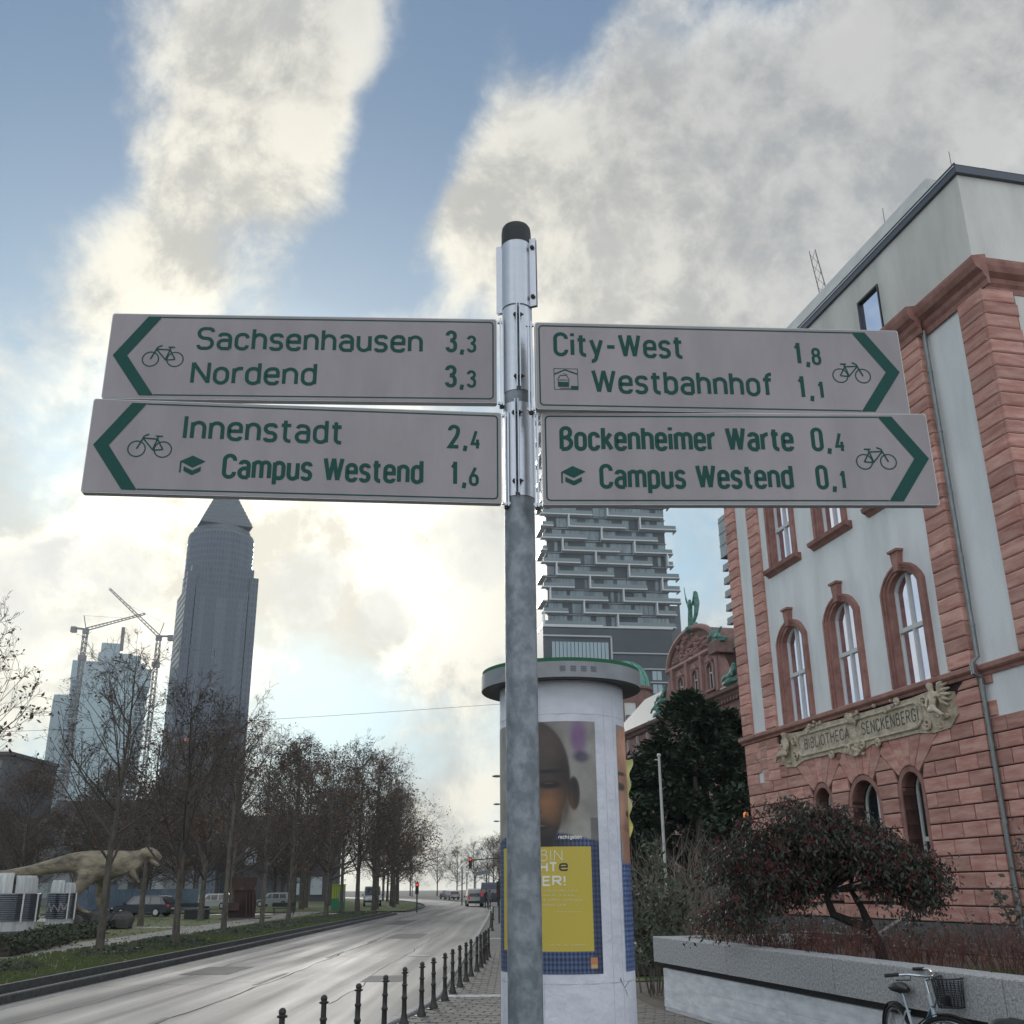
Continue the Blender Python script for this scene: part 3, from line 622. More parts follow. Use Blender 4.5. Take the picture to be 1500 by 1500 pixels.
        rr.append(ribbon([Vector((x0 + x * k, base + y * k)) for x, y in ((.18, .14), (.60, .14), (.62, .50), (.52, .66), (.26, .66), (.16, .50))], .0018, True) + (True,))
        L_(.011, (.19, .26), (.59, .26)); L_(.0016, (.2, .44), (.58, .44))
        mb = MB(); flat(mb, rr, FT, .00008)
        mb.build('station_symbol', SIGNG, bd)
    if key == 'TL':
        put('Sachsenhausen', .791, .197, .146, .063, .15); put('Nordend', .797, .472, .045, .063, .15); num('3', '3', .137, .055, .149); num('3', '3', .137, .055, .045); bike(.926, .821, .094, .06)
    if key == 'BL':
        put('Innenstadt', .794, .401, .148, .063, .15); put('Campus Westend', .690, .197, .047, .062, .165, .24); num('2', '4', .137, .054, .147); num('1', '6', .129, .058, .046); bike(.920, .816, .097, .06); cap_sym(.792, .052)
    if key == 'TR':
        put('City-West', .047, .387, .153, .065, .15); put('Westbahnhof', .143, .615, .049, .064, .15); num('1', '8', .681, .751, .143); num('1', '1', .681, .747, .045); bike(.777, .877, .092, .06); station(.047, .056)
    if key == 'BR':
        put('Bockenheimer Warte', .045, .638, .146, .063, .17, .24); put('Campus Westend', .142, .627, .044, .062, .165, .24); num('0', '4', .683, .768, .146); num('0', '1', .684, .758, .043); bike(.792, .893, .096, .06); cap_sym(.047, .051)
for k in SGN: sign(k)

# ------------------------------------------------------------------ advertising column
AX, AY = 10.2 * math.sin(rad(2.62)), 10.2 * math.cos(rad(2.62)); AR = .605
PAPERW = mat('column_paper', (.70, .70, .76), .7, col2=(.55, .555, .61), scale=1.6, bump=2.5, bscale=3.5, detail=9)
CAPG = mat('column_fascia', (.25, .255, .27), .4, metal=.3, col2=(.20, .205, .215), scale=4)
CAPGR = mat('column_green_rim', (.02, .14, .06), .5)
ac = thing('advertising_column', 'round advertising column with overhanging cap and glued posters behind the signpost', 'advertising column', (AX, AY, 0))
mb = MB(); mb.lathe([(AR, -.1), (AR, 3.64)], 72); mb.build('shaft', PAPERW, ac, smooth=True)
mb = MB(); mb.lathe([(AR, 3.64), (.75, 3.625), (.785, 3.612), (.785, 3.757), (.765, 3.765)], 72); mb.build('cap_ring', CAPG, ac, smooth=True)
mb = MB(); mb.lathe([(AR, 3.615), (.775, 3.602), (.778, 3.62), (AR, 3.63)], 72, cap=False); mb.build('cap_soffit', BLACK, ac, smooth=True)
mb = MB(); mb.lathe([(.766, 3.757), (.776, 3.795), (.60, 3.82), (.2, 3.85), (.01, 3.86)], 72); mb.build('cap_roof', CAPGR, ac, smooth=True)
view = math.atan2(-AY, -AX)            # angle of the side facing the camera
for k in range(4):
    mb = MB(); a = view + rad(1.5 + 7.2 * k); d = Vector((math.cos(a), math.sin(a), 0)); t = Vector((-d.y, d.x, 0))
    for i in range(3):
        mb.obox(d * .786 + Vector((0, 0, 3.672 + .018 * i)), t, .026, d, .0025, (0, 0, 1), .0065)
    mb.build('vent_grille', mat('fascia_mark', (.13, .14, .15), .6), ac)
# posters: flat print carried as colours on the paper
def vcol_mat(name):
    m = bpy.data.materials.new(name); m.use_nodes = True; t = m.node_tree; b = t.nodes['Principled BSDF']; n = t.nodes.new('ShaderNodeVertexColor'); n.layer_name = 'print'; t.links.new(n.outputs[0], b.inputs['Base Color']); b.inputs['Roughness'].default_value = .45; return m
PRINT = vcol_mat('poster_print')
def AF(s, z, l):                       # s = arc length to the right of the camera-facing line
    a = view + s / AR; r = AR + l; return (r * math.cos(a), r * math.sin(a), z)
def gsm(v, a, b): t = np.clip((v - a) / (b - a), 0, 1); return t * t * (3 - 2 * t)
def poster(s0, s1, z0, z1, kind, label):
    nx, nz = 200, 340; xs = np.linspace(0, 1, nx); zs = np.linspace(0, 1, nz); U, V = np.meshgrid(xs, zs); Wd = s1 - s0; Ht = z1 - z0
    col = np.zeros((nz, nx, 3)) + np.array([.25, .235, .215])
    xm = U * Wd; zm = V * Ht
    def over(mk, c): nonlocal col; col = col * (1 - mk[..., None]) + np.array(c) * mk[..., None]
    def ell(cx, cz, rx, rz, soft=.12): return 1 - gsm(np.sqrt(((xm - cx) / rx) ** 2 + ((zm - cz) / rz) ** 2), 1 - soft, 1 + soft)
    over(gsm(np.sin(xm * 7 + 1) * .5 + np.sin(zm * 5 + xm * 3) * .5, -.2, .8) * .5, (.33, .31, .27)); over(gsm(zm, Ht * .85, Ht * 1.0) * .5, (.22, .19, .22)); over((gsm(np.sin(zm * 9 + 2), .3, 1.0)) * .25, (.14, .13, .10))
    if kind == 0: skin_, dk, hi = (.036, .024, .019), (.008, .007, .008), (.24, .105, .045)
    else: skin_, dk, hi = (.33, .17, .11), (.05, .03, .025), (.46, .25, .17)
    fx = Wd * (.49 if kind == 0 else .20)
    over(ell(Wd * .86, Ht * .93, .07, .16, .6) * .8, (.16, .06, .20)); over(ell(Wd * .88, Ht * .85, .07, .05, .5) * .8, (.035, .03, .07))
    # neck, shirt
    over((1 - gsm(np.abs(xm - fx), .17, .21)) * (1 - gsm(zm, Ht * .56, Ht * .60)), skin_)
    sh = (1 - gsm(zm - (Ht * .555 - np.abs(xm - fx) ** 1.3 * .20), -.012, .012)) * gsm(np.abs(xm - fx), .19, .21) + (1 - gsm(zm - Ht * .42, -.01, .01)); sh = np.clip(sh, 0, 1)
    ch = .55 * (np.sin(xm * 2 * PI / .036) > 0) + .45 * (np.sin(zm * 2 * PI / .042) > 0)
    blue = np.stack([.008 + .07 * ch, .016 + .10 * ch, .055 + .17 * ch], -1) * (1.0 if kind == 0 else 1.7)
    col = col * (1 - sh[..., None]) + blue * sh[..., None]
    over(ell(fx, Ht * .625, .275, .335, .05) * 1.0, skin_)              # jaw
    over(ell(fx, Ht * .775, .355, .50, .04), skin_)                   # skull
    over(ell(fx + .385, Ht * .70, .055, .145, .12), tuple(c * .8 for c in skin_)); over(ell(fx + .39, Ht * .70, .025, .10, .4), dk)
    over(ell(fx + .09, Ht * .90, .17, .22, .8) * .55, tuple(c * 2.3 + .01 for c in skin_))
    for sg in (-1, 1):
        over(ell(fx + .17 * sg, Ht * .66, .16, .13, .9) * .9, hi)
        over(ell(fx + .17 * sg, Ht * .735, .10, .035, .4), dk); over(ell(fx + .16 * sg, Ht * .742, .05, .006, .4) * .5, (.12, .08, .06)); over(ell(fx + .17 * sg, Ht * .79, .12, .018, .5), dk)
    over(ell(fx, Ht * .66, .06, .12, .7) * .5, hi); over(ell(fx, Ht * .625, .075, .03, .5), dk)
    over(ell(fx, Ht * .565, .16, .035, .4), tuple(c * .6 for c in skin_)); over(ell(fx, Ht * .569, .11, .010, .5) * .5, (.30, .27, .25)); over(ell(fx + .30, Ht * .60, .05, .20, .8) * .4, tuple(c * 2.0 for c in skin_))
    over(gsm(xm, fx + .16, fx + .36) * ell(fx, Ht * .72, .36, .52, .05) * .55, dk); over(gsm(zm, Ht * .80, Ht * .90) * ell(fx + .05, Ht * .86, .25, .20, .8) * .35, tuple(c * 2.6 for c in skin_))
    gr = np.random.RandomState(4); nn_ = gr.rand(nz // 9 + 2, nx // 9 + 2); zi, xi = np.minimum(np.arange(nz) / 9, nn_.shape[0] - 1.01), np.minimum(np.arange(nx) / 9, nn_.shape[1] - 1.01); z_0, x_0 = zi.astype(int), xi.astype(int); fz, fx_ = (zi - z_0)[:, None], (xi - x_0)[None, :]
    nn_ = nn_[z_0][:, x_0] * (1 - fz) * (1 - fx_) + nn_[z_0 + 1][:, x_0] * fz * (1 - fx_) + nn_[z_0][:, x_0 + 1] * (1 - fz) * fx_ + nn_[z_0 + 1][:, x_0 + 1] * fz * fx_
    col = col * (.80 + .28 * nn_ + .14 * gr.rand(nz, nx))[..., None]
    if kind == 0:
        over((zm < Ht * .535) * (zm > Ht * .50) * 0 + ell(fx, Ht * .50, .33, .08, .5) * .9, dk)
        bx0, bx1, bz0, bz1 = Wd * .14, Wd * .93, Ht * .083, Ht * .485
        yel = ((xm > bx0) & (xm < bx1) & (zm > bz0) & (zm < bz1)).astype(float)
        tn = .5 + .5 * np.sin(xm * 190) * np.sin(zm * 150); c = np.stack([.50 + .05 * tn, .38 + .04 * tn, .05 + .01 * tn], -1)
        col = col * (1 - yel[..., None]) + c * yel[..., None]
        over(((xm > Wd * .935) & (zm < Ht * .60)).astype(float) * .5, (.01, .01, .03))
        over(((xm > Wd * .90) & (xm < Wd * .955) & (zm > Ht * .02) & (zm < Ht * .06)).astype(float), (.50, .20, .08))
        over(((xm > Wd * .905) & (xm < Wd * .95) & (zm > Ht * .022) & (zm < Ht * .033)).astype(float), (.45, .38, .2))
    mb = MB()
    mb.v = [AF(s0 + Wd * x, z0 + Ht * z, .003) for z in zs for x in xs]
    mb.f = [(j * nx + i, j * nx + i + 1, (j + 1) * nx + i + 1, (j + 1) * nx + i) for j in range(nz - 1) for i in range(nx - 1)]
    o = mb.build('poster', PRINT, ac, label=label); at_ = o.data.color_attributes.new('print', 'FLOAT_COLOR', 'POINT')
    buf = np.ones((nz * nx, 4), dtype=np.float32); buf[:, :3] = np.clip(col, 0, 1).reshape(-1, 3); at_.data.foreach_set('color', buf.ravel()); return o
PZ0, PZ1 = 1.10, 3.235
pa = -.83 * AR * PI / 180 * 100
S0, S1 = rad(-83) * AR, rad(30) * AR
po = poster(S0, S1, PZ0, PZ1, 0, 'poster of a smiling child over a yellow text panel')
poster(rad(57) * AR, rad(158) * AR, PZ0, PZ1, 1, 'poster of a light-skinned child in a blue checked shirt')
WH = mat('poster_white_ink', (.72, .70, .62), .5); DKI = mat('poster_dark_ink', (.02, .025, .05), .5); PALE = mat('poster_pale_ink', (.58, .53, .30), .5)
def ptext(t, s_right, z, h, m, wt, width, nm='lettering'):
    mb = MB(); flat(mb, text_geo(t, s_right - width, z, h, width, wt, .3), lambda x, y, l: AF(x, y, .0036 + l), .0002, .0005); return mb.build(nm, m, po)
def sz(px, py):                         # arc/height on the shaft for a pixel
    d = ray(px, py); o = Vector((-AX, -AY)); dx, dy = d.x, d.y; A_ = dx * dx + dy * dy; B_ = 2 * (o.x * dx + o.y * dy); C_ = o.x ** 2 + o.y ** 2 - AR ** 2
    t_ = (-B_ - math.sqrt(max(0, B_ * B_ - 4 * A_ * C_))) / (2 * A_); p = Vector((dx * t_ + o.x, dy * t_ + o.y)); a_ = math.atan2(p.y, p.x) - view
    a_ = (a_ + PI) % (2 * PI) - PI; return a_ * AR, EYE + d.z * t_
def pt2(t, x0, y0, x1, y1, hpx, m, wt):
    a_ = sz(x0, y0); b_ = sz(x1, y1); h = sz(x0, y0 - hpx)[1] - a_[1]; ptext(t, b_[0], a_[1], h, m, wt, b_[0] - a_[0])
pt2('BIN', 792, 1261, 824, 1261, 16, WH, .07); pt2('HT', 791, 1278, 817, 1279, 15, WH, .24); pt2('ER!', 795, 1298, 829, 1298, 15, WH, .24)
pt2('e', 819, 1276, 832, 1276, 15, DKI, .2); pt2('rechtgeben', 818, 1229, 852, 1228, 6, WH, .22)
random.seed(3)
mb = MB(); rr = []
for (x0, x1, y, h) in ((793, 845, 1305.5, 2.6), (793, 842, 1312.5, 2.6), (793, 852, 1319.5, 3.2), (793, 829, 1327, 3.2), (815, 852, 1336, 1.2), (806, 856, 1385, 2.2)):
    x = x0
    while x < x1:
        w = random.uniform(.7, 1.6); a_ = sz(x, y); b_ = sz(min(x + w, x1), y); hh = (sz(x, y - h)[1] - a_[1]) * random.choice((.7, .7, 1))
        if random.random() > .14: rr.append(seg((a_[0], a_[1] + hh / 2), (b_[0], a_[1] + hh / 2), hh * .55)) ; rr.append(seg((a_[0], a_[1]), (a_[0] + .002, a_[1] + hh), .003))
        x += w + .5
flat(mb, rr, lambda x, y, l: AF(x, y, .0036 + l), .0002, .0005); mb.build('small_print', PALE, po)
mb = MB(); rr = []
for (x0, y0, x1, y1) in ((908, 1434, 915, 1447), (915, 1447, 922, 1436), (909, 1432, 911, 1440), (916, 1449, 919, 1458)):
    a_, b_ = sz(x0, y0), sz(x1, y1); rr.append(seg(a_, b_, .008))
flat(mb, rr, lambda x, y, l: AF(x, y, .001 + l), .0002, .0005); mb.build('torn_paper_scrap', mat('torn_paper', (.22, .20, .18), .9), ac)

for k, (s_, z_) in enumerate(((rad(40) * AR, 0), (rad(52) * AR, 0), (rad(-20) * AR, 0))):
    mb = MB(); n_ = 30
    for i in range(n_): za, zb = 3.5 * i / n_, 3.5 * (i + 1) / n_; w_a = .0035 + .002 * math.sin(i * 1.7 + k); mb.quadv(AF(s_, za, .0006), AF(s_ + w_a, za, .0022), AF(s_ + w_a, zb, .0022), AF(s_, zb, .0006))
    mb.build('paper_seam', mat('paper_edge', (.50, .50, .53), .8), ac)
for z_ in (3.30, 1.02, .62):
    mb = MB()
    for i in range(60): a_, b_ = rad(-85 + 170 * i / 60) * AR, rad(-85 + 170 * (i + 1) / 60) * AR; mb.quadv(AF(a_, z_ + .004 * math.sin(i * .8), .0006), AF(b_, z_ + .004 * math.sin(i * .8 + .8), .0006), AF(b_, z_ + .006, .0022), AF(a_, z_ + .006, .0022))
    mb.build('paper_seam', mat('paper_edge', (.50, .50, .53), .8), ac)
# ------------------------------------------------------------------ bollards
def bollard():
    mb = MB()
    mb.lathe([(.070, -.05), (.070, .035), (.056, .06), (.046, .10), (.036, .16), (.033, .33), (.040, .34), (.043, .355), (.040, .37), (.032, .38), (.031, .50), (.038, .51), (.041, .52), (.038, .53), (.029, .54), (.028, .665), (.050, .672), (.052, .688), (.034, .695), (.030, .70), (.036, .712), (.034, .735), (.018, .752), (.003, .758)], 14)
    return mb
b0 = thing('bollard', '', 'bollard', group='cast iron bollards along the kerb'); bollard().build('post', IRON, b0, smooth=True)
mb = MB(); mb.lathe([(.10, -.03), (.10, .008), (.075, .012)], 14); mb.build('foot_ring', IRON, b0)
bp_ = [(-2.22, 10.82), (-2.04, 12.06), (-1.88, 13.45), (-1.71, 14.7), (-1.59, 16.09), (-1.44, 17.2), (-1.33, 18.2), (-1.23, 19.45), (-1.17, 20.7), (-1.10, 22.0), (-1.04, 23.24), (-.99, 24.55), (-.91, 25.85), (-.86, 27.15), (-.83, 28.5), (-.80, 29.8), (-.765, 31.1), (-1.06, 50), (-1.22, 53.6), (-1.35, 66)]
BN = ['first dark iron bollard at the bottom edge, only its head showing', 'second bollard from the bottom left, cut by the frame below its collar', 'third bollard of the row counting from the bottom left', 'fourth bollard of the row, foot below the picture edge', 'fifth bollard of the row, the first whose shaft crosses the white kerb', 'sixth bollard of the row, just in front of the pale kerb bend', 'seventh bollard of the row, beside the kerb bend', 'eighth bollard from the near end of the row', 'ninth bollard from the near end, left of the pale pavement plate', 'tenth bollard from the near end of the row', 'eleventh bollard from the near end of the row', 'tilted bollard leaning left in the middle of the row', 'thirteenth bollard, right after the tilted one', 'fourteenth bollard of the kerb row', 'bollard third from the far end of the close-set row', 'bollard second from the far end of the close-set row', 'last bollard of the close-set row before the gap', 'lone bollard past the gap where the kerb is widest', 'second lone bollard past the gap, close behind the first', 'farthest bollard, near the pedestrians by the road']
for i, (x, y) in enumerate(bp_):
    o = b0 if i == 0 else dup(b0); o.location = (x, y, -.01); o['label'] = BN[i]
    o.rotation_euler = (random.uniform(-.015, .015), (-.06 if i == 11 else random.uniform(-.02, .02)), i)
# ------------------------------------------------------------------ library
FD = rad(-12.9); DX = Vector((math.sin(FD), math.cos(FD), 0)); EX = Vector((DX.y, -DX.x, 0))   # along the facades / into the buildings
FRZ = math.atan2(DX.y, DX.x)
LC = Vector((10.19, 19.5, 0))
lib = thing('library_building', 'white plastered library with red sandstone base, quoins and a carved cartouche over its ground floor', 'building', LC, FRZ)
UL = 13.4
def wall_sheet(mb, outer, holes, y, depth):   # plane y = const with openings and their reveals
    lists = [[Vector((p[0], p[1], 0)) for p in outer]] + [[Vector((p[0], p[1], 0)) for p in h] for h in holes]
    flatp = [p for l in lists for p in l]; i0 = len(mb.v); mb.v += [(p.x, y, p.y) for p in flatp]
    for t in tessellate_polygon(lists): mb.f.append(tuple(i0 + k for k in t)); mb.mi.append(mb.m)
    for h in holes:
        n = len(h)
        for k in range(n):
            a, b = h[k], h[(k + 1) % n]; mb.quadv((a[0], y, a[1]), (b[0], y, b[1]), (b[0], y - depth, b[1]), (a[0], y - depth, a[1]))
def arch(uc, w, z0, zs, rise, n=10):
    """opening outline; zs spring height, rise of the arch"""
    pts = [(uc - w / 2, z0), (uc + w / 2, z0)]
    if rise <= 0: return pts + [(uc + w / 2, zs), (uc - w / 2, zs)]
    R = (w * w / 4 + rise * rise) / (2 * rise); cz = zs + rise - R; a = math.asin(min(1, w / 2 / R))
    for k in range(n + 1): t = a - 2 * a * k / n; pts.append((uc + R * math.sin(t), cz + R * math.cos(t)))
    return pts
def offs(uc, w, z0, zs, rise, d, n=10): return arch(uc, w + 2 * d, z0, zs, rise + d * (.7 if rise else 0) + (0 if rise else 0), n) if rise else arch(uc, w + 2 * d, z0, zs + d, 0)
def ringband(mb, inner, outer, y0, y1):      # solid band between two outlines (open at the foot)
    n = len(inner); idx = list(range(1, n)) + [0]    # from bottom right over the top to bottom left
    for a, b in zip(idx, idx[1:]):
        A, B, A2, B2 = inner[a], inner[b], outer[a], outer[b]
        mb.quadv((A[0], y1, A[1]), (B[0], y1, B[1]), (B2[0], y1, B2[1]), (A2[0], y1, A2[1]))
        mb.quadv((A2[0], y1, A2[1]), (B2[0], y1, B2[1]), (B2[0], y0, B2[1]), (A2[0], y0, A2[1]))
        mb.quadv((A[0], y0, A[1]), (B[0], y0, B[1]), (B[0], y1, B[1]), (A[0], y1, A[1]))
def window(root, uc, w, z0, zs, rise, ydeep, gl, frame_m, transom=None, mull=1, fw=.06, dep=.05, label=None):
    """frame outline + mullion + transom, panes as sub-parts"""
    o = arch(uc, w, z0, zs, rise); i_ = arch(uc, w - 2 * fw, z0 + fw, zs, max(0, rise - fw * .6)) if rise else arch(uc, w - 2 * fw, z0 + fw, zs - fw, 0)
    mb = MB(); n = len(o)
    for k in range(n):
        a, b = k, (k + 1) % n
        mb.quadv((i_[a][0], ydeep + dep, i_[a][1]), (i_[b][0], ydeep + dep, i_[b][1]), (o[b][0], ydeep + dep, o[b][1]), (o[a][0], ydeep + dep, o[a][1]))
        mb.quadv((i_[a][0], ydeep, i_[a][1]), (i_[b][0], ydeep, i_[b][1]), (i_[b][0], ydeep + dep, i_[b][1]), (i_[a][0], ydeep + dep, i_[a][1]))
    top = zs + rise
    def ztop(u):
        if rise <= 0: return zs - fw * .5
        R = (w * w / 4 + rise * rise) / (2 * rise); return zs + rise - R + math.sqrt(max(0, R * R - (u - uc) ** 2)) - fw * .5
    xs_ = [uc - w / 2 + fw * .5] + [uc - w / 2 + w * (k + 1) / (mull + 1) for k in range(mull)] + [uc + w / 2 - fw * .5]
    for x in xs_[1:-1]: mb.box(x - .035, x + .035, ydeep, ydeep + dep + .012, z0 + fw, ztop(x))
    zt = [z0 + fw * .5] + ([transom] if transom else [])
    if transom: mb.box(xs_[0], xs_[-1], ydeep + .002, ydeep + dep + .02, transom - .05, transom + .05)
    fr = mb.build('window', frame_m, root, label=label)
    for x0, x1 in zip(xs_, xs_[1:]):
        for zi, zb in enumerate(zt):
            if zi + 1 < len(zt): pts = [(x0, zb), (x1, zb), (x1, zt[zi + 1]), (x0, zt[zi + 1])]
            else: pts = [(x0, zb), (x1, zb)] + [(x1 + (x0 - x1) * k / 4, ztop(x1 + (x0 - x1) * k / 4)) for k in range(5)]
            mb = MB(); y = ydeep + .004; mb.prism([(p[0], y, p[1]) for p in pts], (0, .006, 0)); mb.build('pane', gl, fr)
    return fr
BW = [4.20, 7.03, 9.80]; BWW = 1.17
GWIN = [(4.95, .80), (6.97, 1.25), (9.0, .80)]
# plaster body between string course and cornice (openings for two rows of windows)
holes = [arch(u, BWW, 6.12, 8.42, .36) for u in BW] + [arch(u, BWW, 10.72, 13.45, 0) for u in BW]
mb = MB(); wall_sheet(mb, [(2.05, 5.9), (UL, 5.9), (UL, 14.1), (2.05, 14.1)], holes, 0, .38)
mb.quadv((UL, 0, 0), (UL, 0, 14.1), (UL, -14, 14.1), (UL, -14, 0))
mb.build('wall', PLAST, lib)
mb = MB(); wall_sheet(mb, [(0.0, 4.75), (2.05, 4.75), (2.05, 14.1), (0, 14.1)], [], -.10, 0); mb.quadv((2.05, -.10, 4.7), (2.05, 0, 4.7), (2.05, 0, 14.1), (2.05, -.10, 14.1))
mb.build('recessed_wall', PLAST, lib)
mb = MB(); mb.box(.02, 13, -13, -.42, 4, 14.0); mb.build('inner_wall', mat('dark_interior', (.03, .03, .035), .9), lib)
mb = MB(); mb.quadv((0, -.10, 4.75), (0, -14, 4.75), (0, -14, 14.1), (0, -.10, 14.1)); mb.build('end_wall', PLASTC, lib)
# ground floor behind the stones
gh = [arch(u, w, 1.55, 4.22 - w * .5 + .02, w * .5) for u, w in GWIN]
mb = MB(); wall_sheet(mb, [(2.05, 0), (UL, 0), (UL, 5.95), (2.05, 5.95)], gh, .0, .45)
mb.quadv((UL, 0, 0), (UL, -.0, 5.95), (UL, -14, 5.95), (UL, -14, 0)); mb.v = [(x, y - .004 if False else y, z) for x, y, z in mb.v]
mb.quadv((0, -.10, 0), (2.05, -.10, 0), (2.05, -.10, 4.75), (0, -.10, 4.75)); mb.quadv((2.05, -.1, 0), (2.05, 0, 0), (2.05, 0, 4.75), (2.05, -.1, 4.75)); mb.quadv((0, -.1, 0), (0, -14, 0), (0, -14, 4.75), (0, -.1, 4.75))
for i in range(len(mb.v)):
    x, y, z = mb.v[i]
mb.v = [(x, y + (.0015 if y > -.05 and z < 5.96 else 0), z) for x, y, z in mb.v]
mb.build('mortar_backing', MORTAR, lib)
# plinth and mouldings
PL = mat('grey_plinth', (.13, .13, .13), .9, col2=(.085, .085, .085), scale=3, bump=.4)
mb = MB(); mb.box(2.0, UL + .05, -.2, .085, -.3, 1.0); mb.box(-.05, 2.0, -.3, -.02, -.3, 1.0); mb.build('plinth', PL, lib)
def moulding(name, prof, x0, x1, y0, m=SANDS, ends=True):
    """prof: (out, z) polygon swept along the facade, plus return along the end wall"""
    mb = MB(); mb.prism([(x0, y0 + a, z) for a, z in prof], (x1 - x0, 0, 0)); return mb
sprof = [(0, 5.86), (.06, 5.86), (.08, 5.92), (.14, 5.95), (.17, 5.98), (.17, 6.06), (.05, 6.11), (0, 6.11)]
mb = moulding('', sprof, 1.98, UL + .15, .03); mb.prism([(-.17, -.10 + a, z) for a, z in sprof], (2.15, 0, 0)); mb.build('string_course', SANDS, lib)
cprof = [(0, 13.92), (.05, 13.92), (.06, 14.05), (.12, 14.12), (.14, 14.22), (.27, 14.30), (.33, 14.42), (.35, 14.52), (.35, 14.58), (.0, 14.66)]
mb = moulding('', cprof, 2.85, UL + .3, .0); mb.prism([(1.88, .12 + a, z) for a, z in cprof], (1.15, 0, 0)); mb.prism([(-.33, -.08 + a, z) for a, z in cprof], (2.4, 0, 0))
mb.prism([(-a + .03, -.05, z) for a, z in cprof], (0, -14, 0)); mb.build('cornice', SANDS, lib)
# quoins
QH = .3135; random.seed(11)
def stone(mb, u0, u1, z0, z1, y0, pr, g=.014, b=.022, u0t=None, u1t=None):
    u0t = u0 if u0t is None else u0t; u1t = u1 if u1t is None else u1t
    B = [(u0 + g, z0 + g), (u1 - g, z0 + g), (u1t - g, z1 - g), (u0t + g, z1 - g)]; i = len(mb.v)
    F_ = [(u0 + g + b, z0 + g + b), (u1 - g - b, z0 + g + b), (u1t - g - b, z1 - g - b), (u0t + g + b, z1 - g - b)]
    mb.v += [(x, y0, z) for x, z in B] + [(x, y0 + pr - b * .7, z) for x, z in B] + [(x, y0 + pr, z) for x, z in F_]
    for f in ((8, 9, 10, 11), (4, 5, 9, 8), (5, 6, 10, 9), (6, 7, 11, 10), (7, 4, 8, 11), (0, 1, 5, 4), (1, 2, 6, 5), (2, 3, 7, 6), (3, 0, 4, 7)): mb.f.append(tuple(i + k for k in f)); mb.mi.append(mb.m)
def quoins(u0, u1, y0, pr, n0, n1, pj=.0, corner=False):
    for k in range(n0, n1):
        z = 6.12 + k * QH; e = (.04 if k % 2 else 0) if pj else 0
        mb = MB(); stone(mb, u0 - e, u1 + e, z, z + QH, y0, pr + random.uniform(-.006, .006), .007, .03)
        mb.build('quoin', SAND, lib)
NQ = 25
quoins(12.75, 13.42, .003, .10, 0, NQ); quoins(11.15, 11.85, .003, .10, 0, NQ); quoins(2.06, 2.87, .003, .14, 0, NQ)
for k in range(NQ):                     # corner quoins wrap both faces
    z = 6.12 + k * QH; e = .0; g = .007; b = .03; pr = .10
    mb = MB(); stone(mb, 0, .76, z, z + QH, -.097, pr, g, b)
    # return face on the end wall
    ln = .82 + (.05 if k % 2 else 0); q = MB(); stone(q, 0, ln, z, z + QH, 0, pr, g, b); i = len(mb.v); mb.v += [(-p[1] + .0, -.097 - p[0] + .09, p[2]) for p in q.v]; mb.f += [tuple(i + a for a in f) for f in q.f]; mb.mi += q.mi
    mb.box(-.085, .005, -.1, -.012, z + g, z + QH - g)
    mb.build('quoin', SAND, lib)
mb = MB(); mb.box(-.06, .73, -.1, -.06, 6.12, 13.95); mb.box(-.06, .0, -.85, -.1, 6.12, 13.95); mb.build('quoin_backing', MORTAR, lib)
for a_, b_, y_, t_ in ((12.78, 13.38, .003, .05), (11.18, 11.82, .003, .05), (2.09, 2.84, .003, .08)):
    mb = MB(); mb.box(a_, b_, y_, y_ + t_, 6.12, 13.95); mb.build('quoin_backing', MORTAR, lib)
# lower corner: white panels with stepped quoins
for (u0, u1, z0, z1, yy) in ((11.95, 12.62, 4.62, 5.84, .02), (.0, 2.0, 4.75, 5.86, -.095)):
    mb = MB(); mb.box(u0, u1, yy - .01, yy + .006, z0, z1); mb.build('white_wall_panel', PLAST, lib)
CH = .332
def courses():
    k = 0; z = 1.02
    while z < 5.8:
        z1 = min(z + CH, 5.86); yield k, z, z1; z += CH; k += 1
zarc = {u: 4.22 - w * .5 for u, w in GWIN}
def edge(z, uc, w, sgn):                # distance of block end from window centre, ring of voussoirs above the spring
    zs = 4.22 - w * .5; Rr = w * .5 + .14
    if z < zs: return Rr
    dz = z - zs; A = AV[w]
    if dz < Rr * math.cos(A): return math.sqrt(Rr * Rr - dz * dz)
    return dz * math.tan(A)
nst = 0
AV = {w: PI / (9 if w < 1 else 11) * 2.5 for u, w in GWIN}
